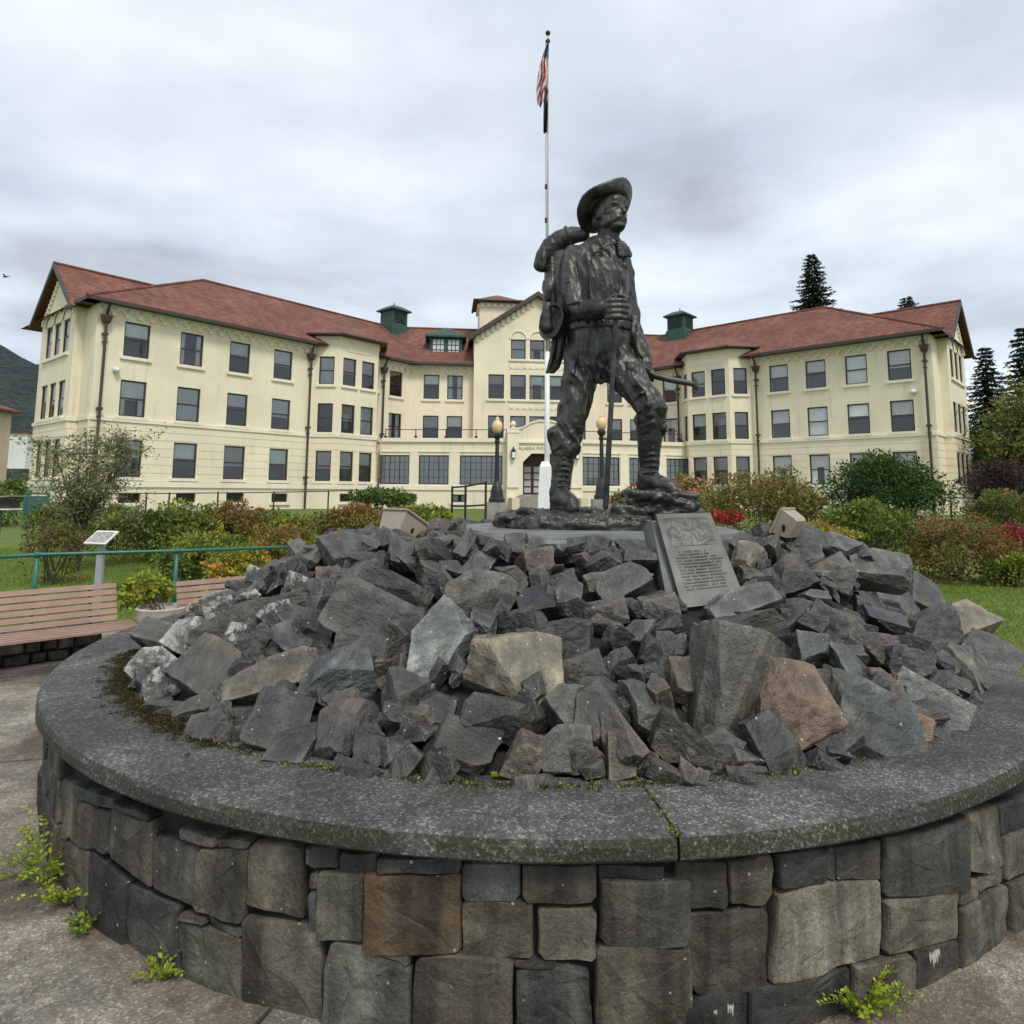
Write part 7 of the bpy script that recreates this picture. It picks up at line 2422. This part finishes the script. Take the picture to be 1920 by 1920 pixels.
# green board gate by the near wing's corner
ga, gb = at(48, 925, 26), at(92, 926, 26)
e = empty('green_gate', (ga.x, 26, ground_z(ga.x, 26)), 'blue-green board gate beyond the small airy tree', 'gate')
gzz = ground_z(ga.x, 26)
mb = MB()
mb.tube([(ga.x, 26, gzz), ga], 0.045, 6); mb.tube([(gb.x, 26, gzz), gb], 0.045, 6); mb.tube([ga, gb], 0.04, 6); mb.build('gate_frame', MAT['green_paint'], e)
nbd = 6
for i in range(nbd):
    x0 = ga.x + (gb.x - ga.x) * (i + 0.08) / nbd; x1 = ga.x + (gb.x - ga.x) * (i + 0.92) / nbd
    MB().box(((x0 + x1) / 2, 26.02, (gzz + 0.1 + ga.z - 0.1) / 2), x1 - x0, 0.03, ga.z - gzz - 0.2).build('board', m_plain('teal_board', (0.035, 0.11, 0.10), 0.6) if i == 0 else bpy.data.materials['teal_board'], e)

# low stone steps and path between the lamp posts
mb = MB()
path_pts = [(2.2, 52), (2.0, 40), (1.6, 30), (1.2, 22), (0.9, 11)]
V, Fc = [], []
for i, (x, y) in enumerate(path_pts):
    for s in (-1.5, 1.5): V.append((x + s, y, ground_z(x, y) + 0.006))
Fc = [(i * 2, i * 2 + 1, i * 2 + 3, i * 2 + 2) for i in range(len(path_pts) - 1)]
me = bpy.data.meshes.new('path'); me.from_pydata(V, [], Fc); me.update()
link('path', me, MAT['steps'], kind='structure')

# ------------------------------------------------------------------ far left: wooded hill and neighbouring houses
m, N, L, b = nt('wooded_hill')
v = world_pos(N, L)
vo = N.new('ShaderNodeTexVoronoi'); vo.inputs['Scale'].default_value = 0.16; L.new(v, vo.inputs['Vector'])
r1 = ramp(N, [(0.0, (0.036, 0.050, 0.044)), (0.5, (0.020, 0.031, 0.030)), (0.9, (0.010, 0.016, 0.017))]); L.new(vo.outputs['Distance'], r1.inputs[0])
n1 = noise(N, L, v, 0.02, 5, 0.6)
r2 = ramp(N, [(0.35, (0.75, 0.75, 0.75)), (0.65, (1.35, 1.3, 1.2))]); L.new(n1.outputs['Fac'], r2.inputs[0])
L.new(mixc(N, L, 1.0, r1.outputs[0], r2.outputs[0], 'MULTIPLY'), b.inputs['Base Color']); b.inputs['Roughness'].default_value = 1.0
bump(N, L, b, vo.outputs['Distance'], 1.0, 6.0)


def hill_h(x, y):
    d = math.hypot((x + 640) / 520, (y - 760) / 330)
    h = 190 * max(0, 1 - d) ** 0.8
    h += 26 * mnoise.noise(Vector((x / 120, y / 120, 0))) * min(1, h / 40)
    return h + 5.0 * abs(mnoise.noise(Vector((x / 9, y / 9, 3)))) * min(1, h / 15) - 1


grid_mesh('hills', [-1200 + 11 * i for i in range(110)], [430 + 13 * i for i in range(52)], hill_h, m, kind='structure')


def small_house(px0, px1, peave, pbase, Y, ridge_px, wallm, label, name, roof_over=0.5):
    a, b2 = at(px0, peave, Y), at(px1, peave, Y)
    zb_ = at(px0, pbase, Y).z
    e = empty(name, ((a.x + b2.x) / 2, Y + 4, zb_), label, 'house', 'houses down the street')
    x0, x1, ze = a.x, b2.x, a.z
    F = lambda s, z, o: Vector((x0 + s, Y - o, z))
    W = x1 - x0
    mb = MB(); mb.mbox(F, 0, W, zb_ - 2, ze, -9, 0); mb.build('wall', wallm, e)
    zr = ze + W * 0.22
    mb = MB()
    o_ = roof_over
    mb.loft([[F(-o_, ze, o_), F(W + o_, ze, o_), F(W + o_, ze, -9 - o_), F(-o_, ze, -9 - o_)], [F(-o_, ze + 0.18, o_), F(W + o_, ze + 0.18, o_), F(W + o_, ze + 0.18, -9 - o_), F(-o_, ze + 0.18, -9 - o_)], [F(W * 0.3, zr, -4), F(W * 0.7, zr, -4), F(W * 0.7, zr, -5), F(W * 0.3, zr, -5)]])
    mb.build('roof', MAT['roof'], e)
    for k in (0.25, 0.5, 0.75, 0.93):
        for zz in (ze - 2.8, ze - 5.8):
            if zz < zb_: continue
            w_ = MB().mbox(F, W * k - 0.45, W * k + 0.45, zz, zz + 1.5, -0.05, 0.03).build('window', MAT['frame'], e)
            MB().mbox(F, W * k - 0.36, W * k + 0.36, zz + 0.08, zz + 1.42, 0.031, 0.036).build('pane', MAT['blind_grey'], w_)


small_house(-330, -150, 746, 905, 48, 750, m_plaster('pink_plaster', (0.62, 0.47, 0.36)), 'pinkish neighbouring house with a red roof at the picture\'s edge', 'neighbour_house')
small_house(18, 52, 812, 850, 88, 800, m_plaster('white_plaster', (0.72, 0.72, 0.70)), 'small white house far beyond the near wing\'s gable', 'white_house', 0.3)
# overhead wires crossing before the hill
mb = MB()
for y0, y1 in ((681, 684), (692, 694), (700, 703)):
    p, q = at(-120, y0 - 6, 95), at(140, y1 + 6, 110)
    pts = [p.lerp(q, t) - Vector((0, 0, 0.5 * 4 * t * (1 - t))) for t in [i / 10 for i in range(11)]]
    mb.tube(pts, 0.022, 4)
mb.build('overhead_wires', MAT['iron'], label='three overhead wires crossing in front of the wooded hill', cat='cable')

# a gull far off
gp = at(10, 519, 70)
mb = MB()
mb.ellipsoid(gp, 0.28, 0.09, 0.09)
mb.add([gp + Vector((0.1, 0, 0.03)), gp + Vector((-0.1, 0, 0.03)), gp + Vector((-0.05, -0.35, 0.22)), gp + Vector((0.0, -0.75, 0.10)), gp + Vector((0.08, -0.35, 0.24))], [(0, 1, 2, 4), (4, 2, 3)])
mb.add([gp + Vector((0.1, 0, 0.03)), gp + Vector((-0.1, 0, 0.03)), gp + Vector((-0.05, 0.35, 0.22)), gp + Vector((0.0, 0.75, 0.10)), gp + Vector((0.08, 0.35, 0.24))], [(0, 4, 2, 1), (4, 3, 2)])
mb.build('gull', MAT['iron'], fixn=False, label='small dark bird in the sky above the wooded hill', cat='bird')
